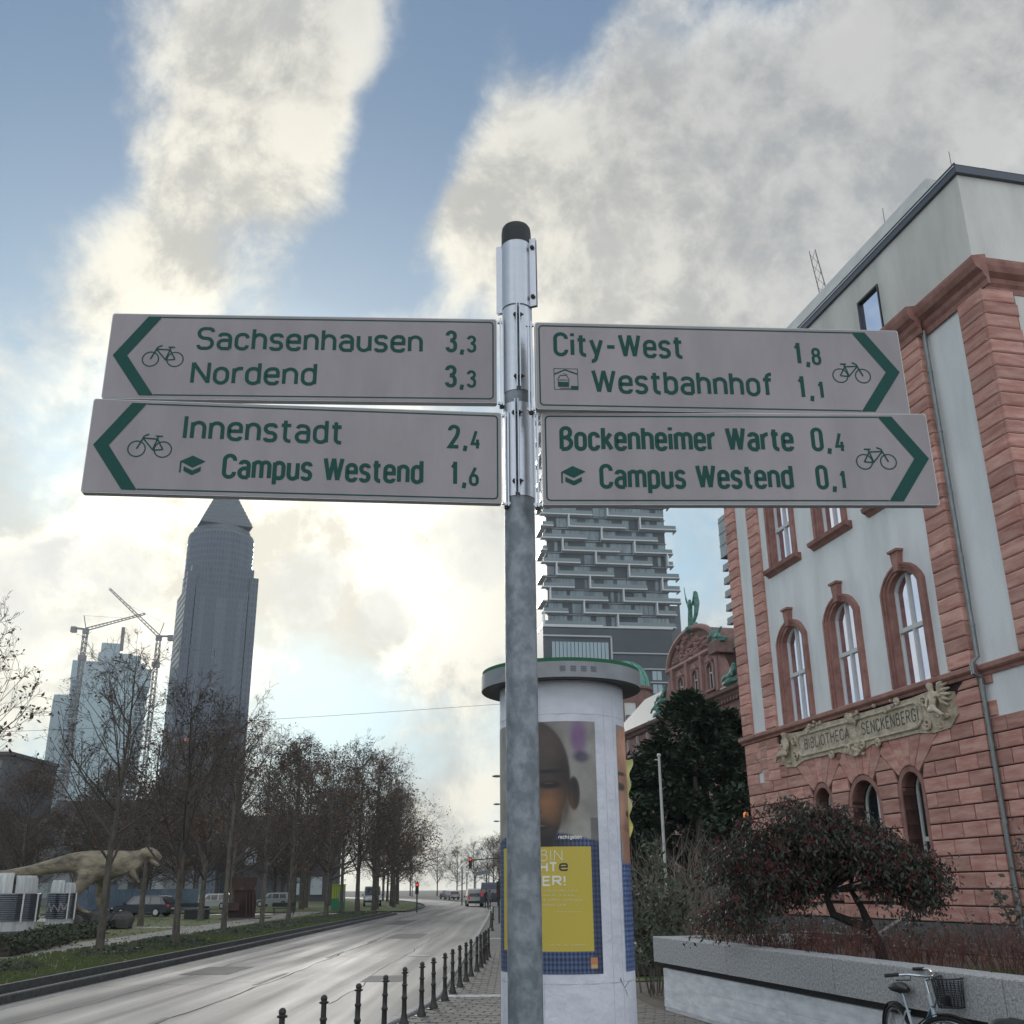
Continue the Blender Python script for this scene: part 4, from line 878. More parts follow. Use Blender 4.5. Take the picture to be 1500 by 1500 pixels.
for k, z0, z1 in courses():
    spans = [(2.05, UL)]
    lists = []
    segs = [(2.05, 2.05, 0)]
    cuts = []
    for u, w in GWIN:
        if z1 > 1.45: cuts.append((u - edge(z0, u, w, -1), u - edge(z1, u, w, -1), u + edge(z0, u, w, 1), u + edge(z1, u, w, 1)))
    cuts.sort(); cur = (2.05, 2.05); pieces = []
    for c in cuts: pieces.append((cur[0], cur[1], c[0], c[1])); cur = (c[2], c[3])
    pieces.append((cur[0], cur[1], UL, UL))
    for (a0, a1, b0_, b1_) in pieces:
        am, bm = max(a0, a1), min(b0_, b1_)
        if bm - am < .12:
            if b0_ - a0 > .16 and z0 < 4.95:
                md = (b1_ + a1) / 2; mb = MB(); stone(mb, a0, b0_, z0, z1, .0, .055, .011, .012, md - .045, md + .045) if b1_ - a1 < .09 else stone(mb, a0, b0_, z0, z1, .0, .055, .011, .012, a1, b1_); mb.build('stone_block', SAND, lib)
            continue
        # the plaque covers part of the courses
        L_ = bm - am; n = max(1, round(L_ / .84)); st = L_ / n; cutsu = [am]
        u = am + (st * (.5 if k % 2 and n > 1 else 1))
        while u < bm - .2: cutsu.append(u + random.uniform(-.05, .05)); u += st
        cutsu.append(bm)
        for j in range(len(cutsu) - 1):
            x0, x1 = cutsu[j], cutsu[j + 1]; x0b = a0 if j == 0 else x0; x0t = a1 if j == 0 else x0; x1b = b0_ if j == len(cutsu) - 2 else x1; x1t = b1_ if j == len(cutsu) - 2 else x1
            if z0 > 4.95 and x0 > 3.4 and x1 < 10.5: continue
            if z0 > 4.55 and x0 > 11.75 and x1 <= 13.0: continue
            mb = MB(); stone(mb, x0b, x1b, z0, z1, .0, .055 + random.uniform(-.006, .006), .014, .016, x0t, x1t); mb.build('stone_block', SAND, lib); nst += 1
# stepped stones beside the small white panel
for (u0, u1, k) in ((12.62, 13.4, 0), (12.4, 13.4, 1), (12.62, 13.4, 2), (11.2, 11.95, 0), (11.2, 11.95, 1), (11.2, 11.95, 2), (11.2, 11.95, 3), (12.5, 13.4, 3)):
    mb = MB(); stone(mb, u0, u1, 4.63 + k * .305, 4.63 + (k + 1) * .305, .01, .062, .014, .016); mb.build('stone_block', SAND, lib)
# recessed bay right of the pipe: short courses
for k, z0, z1 in courses():
    if z0 > 4.7: 
        for (x0, x1) in ((1.72, 2.0), (0, .42)):
            if (k % 2) == 0: mb = MB(); stone(mb, x0, x1, z0, z1, -.1, .07, .014, .016); mb.build('stone_block', SAND, lib)
        continue
    for (x0, x1) in (((0, .7), (.7, 1.5), (1.5, 2.0)) if k % 2 else ((0, 1.1), (1.1, 1.85), (1.85, 2.0))):
        mb = MB(); stone(mb, x0, x1, z0, z1, -.1, .055, .014, .016); mb.build('stone_block', SAND, lib)
# voussoirs
for uc, w in GWIN:
    zs = 4.22 - w * .5; R = w * .5 + .14; n = 9 if w < 1 else 11; wd = .42
    for j in range(n):
        a0 = -PI / 2 + PI * (j + .0) / n + (.0); a1 = a0 + PI / n
        mid = (n - 1) / 2
        if abs(j - mid) > 2.1: continue
        zt = 5.0
        g = .012
        p = []
        for a, s_ in ((a0 + g, 0), (a1 - g, 0)):
            p.append((uc + R * math.sin(a), zs + R * math.cos(a)))
        o_ = []
        for a in (a1 - g * .6, a0 + g * .6):
            t = (zt - zs) / max(.25, math.cos(a)); o_.append((uc + t * math.sin(a), zs + t * math.cos(a)))
        mb = MB(); pts = p + o_; cxm = sum(q[0] for q in pts) / 4; czm = sum(q[1] for q in pts) / 4
        inn = [(q[0] + (cxm - q[0]) * .1, q[1] + (czm - q[1]) * .06) for q in pts]
        i = len(mb.v); mb.v += [(x, 0, z) for x, z in pts] + [(x, .042, z) for x, z in pts] + [(x, .056, z) for x, z in inn]
        for f in ((8, 9, 10, 11), (4, 5, 9, 8), (5, 6, 10, 9), (6, 7, 11, 10), (7, 4, 8, 11), (0, 1, 5, 4), (1, 2, 6, 5), (2, 3, 7, 6), (3, 0, 4, 7)): mb.f.append(tuple(i + q for q in f)); mb.mi.append(0)
        mb.build('arch_stone', SAND, lib)
    # rounded reveal rings
    for rr, yy, dd in ((.12, .03, .10), (.05, -.06, .09)):
        mb = MB(); ringband(mb, arch(uc, w - .0, 1.55, zs, w * .5, 14), arch(uc, w + 2 * rr, 1.55, zs, w * .5 + rr, 14), -.3, yy); mb.build('window_surround', SANDS, lib)
    window(lib, uc, w, 1.55, zs, w * .5, -.40, GLASSD, WOODW, 2.75, 1 if w > 1 else 0, .07)
    mb = MB(); mb.box(uc - w / 2 - .12, uc + w / 2 + .12, -.38, .12, 1.42, 1.55); mb.build('window_sill', SANDS, lib)
# upper windows with stone surrounds
for uc in BW:
    mb = MB()
    for d0, d1, y1 in ((-.002, .12, .035), (.12, .21, .07), (.21, .285, .10)):
        ringband(mb, offs(uc, BWW, 6.12, 8.42, .36, d0) if d0 else arch(uc, BWW, 6.12, 8.42, .36), offs(uc, BWW, 6.12, 8.42, .36, d1), -.02 if d0 > .01 else -.17, y1)
    mb.build('window_surround', SANDS, lib)
    mb = MB(); mb.prism([(uc - .09, -.0, 8.78), (uc + .09, 0, 8.78), (uc + .16, 0, 9.27), (uc - .16, 0, 9.27)], (0, .15, 0)); mb.prism([(uc - .20, -.0, 9.25), (uc + .20, 0, 9.25), (uc + .20, 0, 9.31), (uc - .20, 0, 9.31)], (0, .19, 0)); mb.build('keystone', SANDS, lib)
    window(lib, uc, BWW, 6.12, 8.42, .36, -.17, GLASS, WOODW, 7.45, 1, .05)
    mb = MB()
    for d0, d1, y1 in ((-.002, .13, .04), (.13, .26, .08)):
        ringband(mb, arch(uc, BWW + 2 * d0, 10.72, 13.45 + d0, 0), arch(uc, BWW + 2 * d1, 10.72, 13.45 + d1, 0), -.02 if d0 > .01 else -.17, y1)
    mb.build('window_surround', SANDS, lib)
    window(lib, uc, BWW, 10.72, 13.45, 0, -.17, GLASS, WOODW, 11.85, 1, .05)
    mb = MB(); mb.prism([(uc - 1.02, a, z) for a, z in ((-.3, 10.5), (.04, 10.50), (.10, 10.56), (.20, 10.60), (.22, 10.70), (-.3, 10.74))], (2.04, 0, 0)); mb.build('window_sill', SANDS, lib)
# attic and roof edge
mb = MB(); wall_sheet(mb, [(.0, 14.55), (UL + .1, 14.55), (UL + .1, 16.97), (.0, 16.97)], [[(3.47, 14.85), (4.45, 14.85), (4.45, 16.27), (3.47, 16.27)]], -.02, .3)
mb.quadv((0, -.02, 14.55), (0, -14, 14.55), (0, -14, 17.05), (0, -.02, 17.05)); mb.quadv((UL + .1, -.02, 14.55), (UL + .1, -14, 14.55), (UL + .1, -14, 17.05), (UL + .1, -.02, 17.05)); mb.build('attic_wall', PLASTC, lib)
window(lib, 3.96, .98, 14.85, 16.27, 0, -.08, GLASS, DARKM, None, 0, .05, .09)
ROOFE = mat('roof_edge_metal', (.085, .095, .115), .4, metal=.4)
mb = MB(); mb.box(-.10, UL + .2, -.45, .06, 16.975, 17.16); mb.box(-.10, .38, -14, -.45, 16.975, 17.16); mb.build('roof_edge', ROOFE, lib)
mb = MB(); mb.box(-.05, UL + .2, -.5, .075, 17.14, 17.18); mb.build('edge_strip', mat('edge_strip_metal', (.45, .46, .48), .4, metal=.4), lib)
mb = MB()
for x in np.arange(.6, 13.5, 1.15):
    mb.box(x - .04, x + .04, -.06, .02, 17.18, 17.28)
mb.tube([(0, -.02, 17.30), (UL, -.02, 17.30)], .022, 5); mb.tube([(0.05, -.02, 17.30), (0.05, -13, 17.30)], .022, 5)
for x in (.2,): mb.tube([(x, -.1, 17.1), (x, -.1, 17.8)], .007, 4)
for y in np.arange(-.8, -6, -1.2): mb.box(-.0, .08, y - .04, y + .04, 17.16, 17.29)
mb.build('roof_rail', DARKM, lib)
RFM = mat('pale_roof_sheet', (.50, .51, .50), .6, col2=(.43, .44, .43), scale=2)
mb = MB(); mb.prism([(3.0, -.7, 17.1), (3.0, -1.6, 19.42), (3.0, -6, 19.42), (3.0, -6, 17.1)], (UL - 3.0, 0, 0)); mb.build('roof', RFM, lib)
mb = MB(); mb.tube([(5.1, -1.7, 19.3), (5.1, -1.7, 20.0)], .008, 4); mb.build('lightning_rod', DARKM, lib)
# downpipe
mb = MB(); mb.tube([(1.93, .04, 0), (1.93, .04, 5.80), (1.93, .20, 5.9), (1.93, .20, 6.12), (1.93, .04, 6.25), (1.93, .04, 14.0)], .05, 10); mb.build('downpipe', ZINC, lib, smooth=True)
mb = MB()
for z in (1.3, 2.9, 4.4, 5.6, 6.9, 8.4, 9.9, 11.4, 12.9): mb.lathe([(.060, z), (.060, z + .06)], 10, 1.93, .04)
mb.build('pipe_clip', ZINC, lib)
# beacon at the far corner
bc = thing('orange_beacon', 'small orange lamp fixed to the far corner of the red stone base', 'lamp', LC + DX * 13.38 - EX * .22 + Vector((0, 0, 3.72)), FRZ)
mb = MB(); mb.box(-.06, .06, -.2, .05, -.10, -.04); mb.box(-.07, .07, -.07, .07, -.06, 0); mb.build('bracket', DARKM, bc)
mb = MB(); mb.lathe([(.075, 0), (.08, .1), (.06, .15), (.01, .17)], 12); mb.build('lamp_shade', mat('orange_lens', (.75, .20, .05), .4, emit=((1, .3, .08), .25)), bc, smooth=True)
# carved cartouche
pz0, pz1 = 4.90, 5.86
mb = MB()
ol = [(10.95, 5.05), (10.9, 5.7), (10.6, 5.84), (9.6, 5.78), (9.3, 5.86), (7.4, 5.80), (6.95, 5.86), (6.5, 5.80), (4.4, 5.80), (3.7, 5.84), (2.9, 5.7), (2.78, 5.2), (3.1, 4.95), (3.7, 4.92), (4.3, 5.0), (6.2, 5.0), (6.7, 4.88), (7.3, 4.88), (7.8, 5.0), (9.7, 5.0), (10.2, 4.88), (10.7, 4.92)]
mb.prism([(x, .0, z) for x, z in ol], (0, .10, 0))
pq = mb.build('plaque', STONE, lib, label='cream carved cartouche with a Latin inscription')
mb = MB(); fr = [Vector((9.75, 5.12)), Vector((9.9, 5.25)), Vector((9.9, 5.55)), Vector((9.75, 5.68)), Vector((4.25, 5.68)), Vector((4.05, 5.55)), Vector((4.05, 5.25)), Vector((4.25, 5.12))]
for i in range(8):
    a, b = fr[i], fr[(i + 1) % 8]; mb.tube([(a.x, .11, a.y), (b.x, .11, b.y)], .038, 6)
mb.build('moulded_frame', STONE, pq, smooth=True)
random.seed(21); mb = MB()
def scroll(cx, cz, r, sg=1, turns=1.4, y=.13, tk=.045):
    pts = []; 
    for i in range(22): t = i / 21; a = sg * t * turns * 2 * PI; q = r * (1 - .8 * t); pts.append((cx + q * math.cos(a), y + .02 * t, cz + q * math.sin(a)))
    mb.tube(pts, [tk * (1 - .4 * i / 21) for i in range(22)], 6)
for cx, cz, r, sg in ((3.85, 5.62, .14, 1), (3.85, 5.15, .15, -1), (10.05, 5.6, .14, -1), (10.05, 5.15, .15, 1), (6.6, 5.02, .13, 1), (7.3, 5.02, .13, -1), (4.9, 5.80, .09, 1), (9.2, 5.78, .09, -1), (5.9, 4.98, .1, 1), (8.1, 4.98, .1, -1)): mb = MB(); scroll(cx, cz, r, sg); mb.build('scroll', STONE, pq, smooth=True)
mb = MB()
for i in range(46):                     # rocaille lumps
    cx, cz = random.choice(((6.95, 5.72), (6.95, 4.98), (10.5, 5.3), (3.3, 5.1), (6.95, 5.72), (5.2, 5.78), (8.8, 5.78)))
    mb.ball((cx + random.gauss(0, .19), .12 + random.random() * .05, cz + random.gauss(0, .09)), random.uniform(.03, .085), .05, random.uniform(.03, .07), 7, 4)
mb.ball((6.95, .15, 5.72), .12, .1, .15, 10, 7)
for k in range(7): a = PI * (k + .5) / 7; mb.tube([(6.95 + .1 * math.cos(a), .14, 5.0 - .02), (6.95 + .26 * math.cos(a), .13, 4.9 + .0 - .10 * math.sin(a))], [.03, .045], 6)
mb.build('shell_ornament', STONE, pq, smooth=True, kind='stuff')
ltr = MB()
flat(ltr, text_geo('BIBLIOTHECA', -9.55, 5.265, .29, 2.35, .12, .3), lambda x, y, l: (-x, .102 + l, y), .0004, .002); ltr.build('carved_lettering', STONEL, pq); ltr = MB()
flat(ltr, text_geo('SENCKENBERGI', -6.6, 5.255, .31, 2.42, .12, .3), lambda x, y, l: (-x, .102 + l, y), .0004, .002)
ltr.build('carved_lettering', STONEL, pq)
def cherub(cx, cz, sg, wing, name):
    # seated child: root at the pelvis
    P = lambda x, y, z: (cx + sg * x, .14 + y, cz + z)
    nodes = [(P(0, .0, 0), .105), (P(.0, .03, .17), .10), (P(.0, .05, .31), .095), (P(0, .07, .38), .045), (P(.01, .09, .48), .10), (P(.02, .09, .56), .075),
             (P(.13, .06, .30), .045), (P(.20, .10, .15), .037), (P(.14, .16, .02), .03), (P(-.13, .06, .30), .045), (P(-.24, .06, .20), .036), (P(-.34, .05, .27), .028),
             (P(.09, .12, -.03), .075), (P(-.16, .20, .02), .062), (P(-.24, .16, -.20), .045), (P(-.32, .2, -.24), .03), (P(.02, .2, -.05), .07), (P(-.26, .22, -.08), .055), (P(-.42, .18, -.22), .04), (P(-.5, .22, -.2), .028)]
    ed = [(0, 1), (1, 2), (2, 3), (3, 4), (4, 5), (2, 6), (6, 7), (7, 8), (2, 9), (9, 10), (10, 11), (0, 12), (12, 13), (13, 14), (14, 15), (0, 16), (16, 17), (17, 18), (18, 19)]
    f = skin('carved_cherub', nodes, ed, STONE, pq, 1)
    mb = MB()
    if wing:
        for k in range(6):
            a = rad(60 - 22 * k); mb.tube([P(-.12, 0, .28), P(-.12 - .22 * math.cos(a), .03, .28 + .24 * math.sin(a)), P(-.14 - .42 * math.cos(a * .9), .0, .26 + .34 * math.sin(a))], [.05, .055, .02], 6)
        mb.build('carved_wing', STONE, pq, smooth=True)
cherub(3.42, 5.42, -1 * -1, True, 'a'); cherub(10.45, 5.30, -1, False, 'b')
# yard: low wall, handrail
yl = thing('yard_handrail', 'pale metal handrail slanting down by the library base', 'handrail'); a_ = at(1285, 1368, 17.6); b_ = at(1328, 1341, 17.6); c_ = at(1352, 1341, 18.2)
mb = MB(); mb.beam(a_, b_, .05, .03); mb.beam(b_, c_, .05, .03); mb.build('rail', mat('pale_rail', (.42, .42, .40), .5), yl)
mb = MB(); mb.beam(a_, (a_.x, a_.y, 0), .035); mb.beam(b_, (b_.x, b_.y, 0), .035); mb.build('rail_post', DARKM, yl)
lw = thing('yard_wall', 'low grey wall in the yard behind the twisted berry tree', 'wall'); p0 = at(1165, 1358, 19.5); p1 = at(1300, 1372, 18.0); p0.z = p1.z = 0
mb = MB(); d = (p1 - p0); mb.obox((p0 + p1) / 2 + Vector((0, 0, .5)), d, d.length / 2, d.cross(Vector((0, 0, 1))), .12, (0, 0, 1), .5); mb.build('wall_body', PL, lw)
mb = MB(); mb.obox((p0 + p1) / 2 + Vector((0, 0, 1.03)), d, d.length / 2 + .04, d.cross(Vector((0, 0, 1))), .16, (0, 0, 1), .03); mb.build('coping', PL, lw)
# ------------------------------------------------------------------ museum (behind the evergreens)
MS = mat('museum_stone', (.24, .13, .112), .85, col2=(.33, .19, .165), scale=1.2, bump=.4, bscale=4)
MSD = mat('museum_relief_stone', (.15, .085, .072), .9, col2=(.23, .13, .11), scale=2)
SLATE = mat('pale_slate', (.30, .30, .285), .6, col2=(.26, .27, .265), scale=3, stretch=(1, 1, 3))
SLATED = mat('dark_slate', (.06, .065, .07), .6, col2=(.10, .105, .11), scale=3)
mus = thing('museum_building', 'red stone museum with a round pediment gable and green copper figures', 'museum', EX * 34, FRZ)
mholes = [arch(s, 1.15, 16.55, 18.35, .3) for s in (83.0, 79.85, 76.7)]
mb = MB(); wall_sheet(mb, [(75, 15.4), (85.3, 15.4), (85.3, 19.75), (75, 19.75)], mholes, .15, .4); mb.quadv((75, .15, 15.4), (75, -4, 15.4), (75, -4, 19.7), (75, .15, 19.7)); mb.quadv((85.3, .15, 15.4), (85.3, -4, 15.4), (85.3, -4, 19.7), (85.3, .15, 19.7)); mb.build('gable_wall', MS, mus)
for s in (83.0, 79.85, 76.7):
    window(mus, s, 1.15, 16.55, 18.35, .3, -.0, GLASSD, WOODW, 17.9, 1, .07)
    mb = MB(); ringband(mb, arch(s, 1.15, 16.55, 18.35, .3), arch(s, 1.65, 16.55, 18.35, .55), .1, .30); mb.prism([(s - .7, .15, 18.75), (s + .7, .15, 18.75), (s, .15, 19.25)], (0, .22, 0)); mb.box(s - .9, s + .9, .1, .45, 16.35, 16.53); mb.build('window_surround', MS, mus)
for s in (75.15, 78.25, 81.4, 84.7):
    mb = MB(); mb.box(s - .22, s + .22, .1, .42, 16.2, 19.6); mb.build('pilaster', MS, mus)
mh2 = []
for s in (64, 67.2, 70.4, 88.2, 91, 93.7, 96.5, 99.2): mh2.append(arch(s, 1.2, 11.6, 13.8, .4))
for s in (64, 67.2, 70.4, 76.7, 79.85, 83, 88.2, 91, 93.7, 96.5, 99.2): mh2.append(arch(s, 1.3, 6.2, 9.0, .5))
mb = MB(); wall_sheet(mb, [(58, 0), (101, 0), (101, 15.4), (58, 15.4)], mh2, 0, .4); mb.quadv((101, 0, 0), (101, -14, 0), (101, -14, 15.4), (101, 0, 15.4)); mb.build('wall', MS, mus)
mb = MB(); mb.box(58.5, 100.5, -14, -.6, 0, 15.2); mb.build('inner_wall', mat('dark_interior', (.03, .03, .035), .9), mus)
for s in (88.2, 91, 93.7, 96.5, 99.2):
    window(mus, s, 1.2, 11.6, 13.8, .4, -.25, GLASSD, WOODW, 13.1, 1, .09)
    mb = MB(); mb.box(s - 1.4 - .2, s - 1.4 + .2, 0, .2, 0, 15.3); mb.build('pilaster', mat('museum_pale_band', (.45, .36, .33), .85), mus)
mb = MB(); prof = [(0, 15.3), (.35, 15.4), (.45, 15.6), (.75, 15.7), (.8, 15.95), (0, 16.1)]
mb.prism([(58, a, z) for a, z in prof], (43.8, 0, 0)); mb.build('cornice', MSD, mus)
mb = MB()
for s in np.arange(70, 86, .55): mb.box(s, s + .28, 0, .42, 15.0, 15.32)
mb.build('dentils', MSD, mus)
# round pediment
mb = MB(); arcp = [(80.6 + 5.3 * math.cos(PI * k / 20), 19.75 + 2.55 * math.sin(PI * k / 20)) for k in range(21)]
mb.prism([(x, -3.5, z) for x, z in arcp], (0, 3.55, 0)); mb.build('pediment', MSD, mus)
random.seed(4); mb = MB()
for i in range(70):
    a = random.uniform(.15, PI - .15); q = random.random() ** .6; mb.ball((80.6 + 4.5 * q * math.cos(a), .1, 19.85 + 2.1 * q * math.sin(a)), random.uniform(.12, .32), .22, random.uniform(.12, .3), 6, 4)
mb.build('relief_carving', MS, mus, kind='stuff')
mb = MB(); mb.tube([(x, .15, z) for x, z in arcp], .26, 6); mb.tube([(75.1, .2, 19.7), (86.1, .2, 19.7)], .22, 6); mb.build('pediment_moulding', MS, mus)
for s, sg in ((86.0, 1), (74.3, -1)):
    pts = [(s - sg * .6, 16.2), (s - sg * .6, 19.3), (s, 18.4), (s + sg * .6, 17.5), (s + sg * 1.6, 16.9), (s + sg * 2.6, 16.7), (s + sg * 2.8, 16.2)]
    mb = MB(); mb.prism([(x, -.2, z) for x, z in pts], (0, .5, 0)); mb.build('volute', MS, mus)
mb = MB(); mb.prism([(101.5, .8, 15.9), (101.5, -3.2, 20.0), (101.5, -14, 20.0), (101.5, -14, 15.9)], (-15.5, 0, 0)); mb.build('roof', SLATE, mus)
mb = MB(); mb.prism([(74.6, .6, 15.9), (74.6, -1.6, 19.4), (74.6, -14, 19.4), (74.6, -14, 15.9)], (-17, 0, 0)); mb.build('roof', SLATED, mus)
mb = MB(); mb.prism([(85.0, -.6, 19.3), (85.0, -3, 21.9), (85.0, -14, 21.9), (85.0, -14, 19.3)], (-27, 0, 0)); mb.build('roof', COPPER, mus)
mb = MB(); mb.box(74.0, 75.5, -.8, .8, 19.0, 19.9); mb.build('corner_pedestal', MSD, mus)
def ML(s, y, z): return EX * 34 + DX * s - EX * y + Vector((0, 0, z))
st = thing('copper_statue', 'green winged copper figure holding up a staff on the pediment top', 'statue', ML(80.4, 0, 22.2), FRZ)
nodes = [((0, 0, 1.75), .22), ((0, 0, 2.2), .26), ((0, 0, 2.5), .12), ((0, 0, 2.75), .17), ((.12, 0, 1.2), .24), ((.15, 0, .5), .28), ((.2, 0, .05), .25), ((-.4, .1, 2.3), .1), ((-.75, .1, 2.0), .08), ((.4, .1, 2.5), .1), ((.62, .1, 3.1), .07)]
skin('body', nodes, [(0, 1), (1, 2), (2, 3), (0, 4), (4, 5), (5, 6), (1, 7), (7, 8), (1, 9), (9, 10)], COPPERD, st, 1)
mb = MB(); mb.tube([(.62, .1, 3.0), (.80, .1, 4.0)], [.05, .03], 5); mb.build('staff', COPPERD, st)
mb = MB(); mb.tube([(-.1, -.2, 2.2), (-.75, -.25, 3.1), (-1.05, -.2, 2.2), (-.9, -.1, 1.2), (-.5, 0, .5)], [.12, .22, .26, .2, .12], 6); mb.build('wing', COPPERD, st, smooth=True)
mb = MB(); mb.ball((0, 0, .1), .8, .6, .35, 9, 5); mb.tube([(-.5, 0, .2), (-1.1, 0, .3)], .2, 6); mb.build('base_rock', COPPERD, st, smooth=True)
def reclining(s, y, z, sg, label):
    t = thing('copper_figure', label, 'statue', ML(s, y, z), FRZ, 'green copper figures on the museum roof')
    n_ = [((0, 0, .35), .3), ((sg * .5, 0, .8), .3), ((sg * .7, 0, 1.15), .14), ((sg * .78, 0, 1.42), .2), ((-sg * .6, .2, .55), .2), ((-sg * 1.1, .2, .15), .14), ((-sg * .5, -.2, .3), .22), ((-sg * 1.3, -.2, .1), .15), ((sg * .9, .3, .7), .11), ((sg * 1.1, .4, .3), .09), ((sg * .3, -.3, 1.0), .11), ((-sg * .1, -.4, 1.35), .09)]
    skin('body', n_, [(0, 1), (1, 2), (2, 3), (0, 4), (4, 5), (0, 6), (6, 7), (1, 8), (8, 9), (1, 10), (10, 11)], COPPERD, t, 1)
    mb = MB(); mb.ball((0, 0, .05), 1.3, .5, .3, 9, 5); mb.build('base_rock', COPPERD, t, smooth=True)
reclining(87.6, .2, 17.3, -1, 'reclining green copper figures left of the museum gable'); reclining(88.7, .2, 16.3, 1, 'lower reclining copper figure on the left roof slope')
reclining(74.9, .2, 19.9, 1, 'small copper group on the pedestal right of the pediment'); reclining(72.6, .4, 16.3, -1, 'copper figure half hidden at the edge of the plastered library')

# ------------------------------------------------------------------ domed tower house
dt_p = at(918, 1005, 125); dt_p.z = 0
dt = thing('domed_tower_house', 'white and brick banded house tower under a green copper dome', 'building', dt_p)
WHB = mat('white_tower_render', (.58, .58, .56), .8); BRB = mat('brown_brick_band', (.16, .085, .07), .9, col2=(.22, .12, .10), scale=2)
zd = at(914, 1010, 125).z
mb = MB(); mb.lathe([(2.9 * math.cos(t), zd + 3.4 * math.sin(t)) for t in np.linspace(0, PI / 2 - .02, 9)] , 16); mb.build('dome', COPPER, dt)
mb = MB()
for k in range(16): a = 2 * PI * k / 16; mb.tube([(2.93 * math.cos(t) * math.cos(a), 2.93 * math.cos(t) * math.sin(a), zd + 3.43 * math.sin(t)) for t in np.linspace(0, PI / 2 - .1, 7)], .05, 4)
mb.build('dome_rib', COPPERD, dt)
mb = MB(); mb.lathe([(2.85, zd - 2.0), (2.85, zd - .5), (3.2, zd - .3), (3.2, zd)], 16); mb.build('drum_cornice', BRB, dt)
mb = MB(); mb.lathe([(2.7, 0), (2.7, zd - 2.0)], 16); mb.build('wall', WHB, dt)
mb = MB()
for k in range(8):
    a = 2 * PI * (k + .5) / 8; d = Vector((math.cos(a), math.sin(a), 0)); mb.obox(d * 2.72 + Vector((0, 0, zd / 2 - 1)), d, .10, Vector((-d.y, d.x, 0)), .36, (0, 0, 1), zd / 2 - 1)
mb.build('brick_pilaster', BRB, dt)
for k in range(3, 8):
    for zz in (zd - 4.4, zd - 8.4, zd - 12):
        a = 2 * PI * k / 8; d = Vector((math.cos(a), math.sin(a), 0)); t = Vector((-d.y, d.x, 0)); mb = MB()
        for s_ in (-1, 1): mb.obox(d * 2.72 + t * (.5 * s_) + Vector((0, 0, zz)), d, .06, t, .07, (0, 0, 1), .85)
        for s_ in (-1, 0, 1): mb.obox(d * 2.73 + Vector((0, 0, zz + .85 * s_)), d, .05, t, .5, (0, 0, 1), .06)
        w_ = mb.build('window', mat('dark_window_frame', (.08, .09, .09), .6), dt); mb = MB(); mb.obox(d * 2.71 + Vector((0, 0, zz)), d, .03, t, .45, (0, 0, 1), .8); mb.build('pane', mat('teal_glass', (.10, .15, .17), .1, spec=.8), w_)
mb = MB()
for zz in (zd - 6.2,):
    mb.lathe([(2.75, zz - .15), (3.5, zz - .1), (3.5, zz + .02), (2.75, zz + .02)], 20, cap=False)
    for k in range(40): a = 2 * PI * k / 40; mb.beam((3.42 * math.cos(a), 3.42 * math.sin(a), zz), (3.42 * math.cos(a), 3.42 * math.sin(a), zz + .9), .05)
    mb.tube([(3.42 * math.cos(2 * PI * k / 24), 3.42 * math.sin(2 * PI * k / 24), zz + .92) for k in range(24)], .05, 4, closed=True)
mb.build('balcony', WHB, dt)

# ------------------------------------------------------------------ residential high-rise with staggered balconies
HD = 300; ho = at(795, 900, HD); ho.z = 0; hd = Vector((math.sin(rad(82)), math.cos(rad(82)), 0))
azr = azel(988, 850)[0]; # width so the right edge falls on this azimuth
w_ = (math.cos(azr) * ho.x - math.sin(azr) * ho.y) / (math.sin(azr) * hd.y - math.cos(azr) * hd.x); HW = w_
hr = thing('balcony_tower_block', 'tall dark glass tower block with staggered white balcony slabs', 'high-rise', ho, math.atan2(hd.y, hd.x))
zt = [at(890, y, HD + 3).z for y in (754.2, 917.0)]; FH = (zt[0] - zt[1]) / 9; ZB = zt[1]; SC = HW / 885.0
HDK = mat('dark_cladding', (.040, .046, .054), .55, metal=.2, col2=(.06, .07, .08), scale=.06); HGL = mat('tower_glass', (.07, .095, .11), .12, spec=.9, col2=(.17, .23, .25), scale=.35, stretch=(1, 1, .3)); HWH = mat('white_balcony_slab', (.52, .53, .54), .7); HRG = mat('balcony_glass', (.13, .165, .17), .15, spec=.7)
ztop = ZB + FH * 18.7
mb = MB(); mb.box(2.0, HW - 1.6, 2.2, 40, 0, ztop); mb.build('core_wall', HDK, hr)
mb = MB(); mb.box(HW - 1.6, HW + 3.0, 6, 34, 0, ZB + FH * 2.2); mb.build('side_wing', mat('side_wing_cladding', (.10, .11, .125), .5), hr)
random.seed(8)
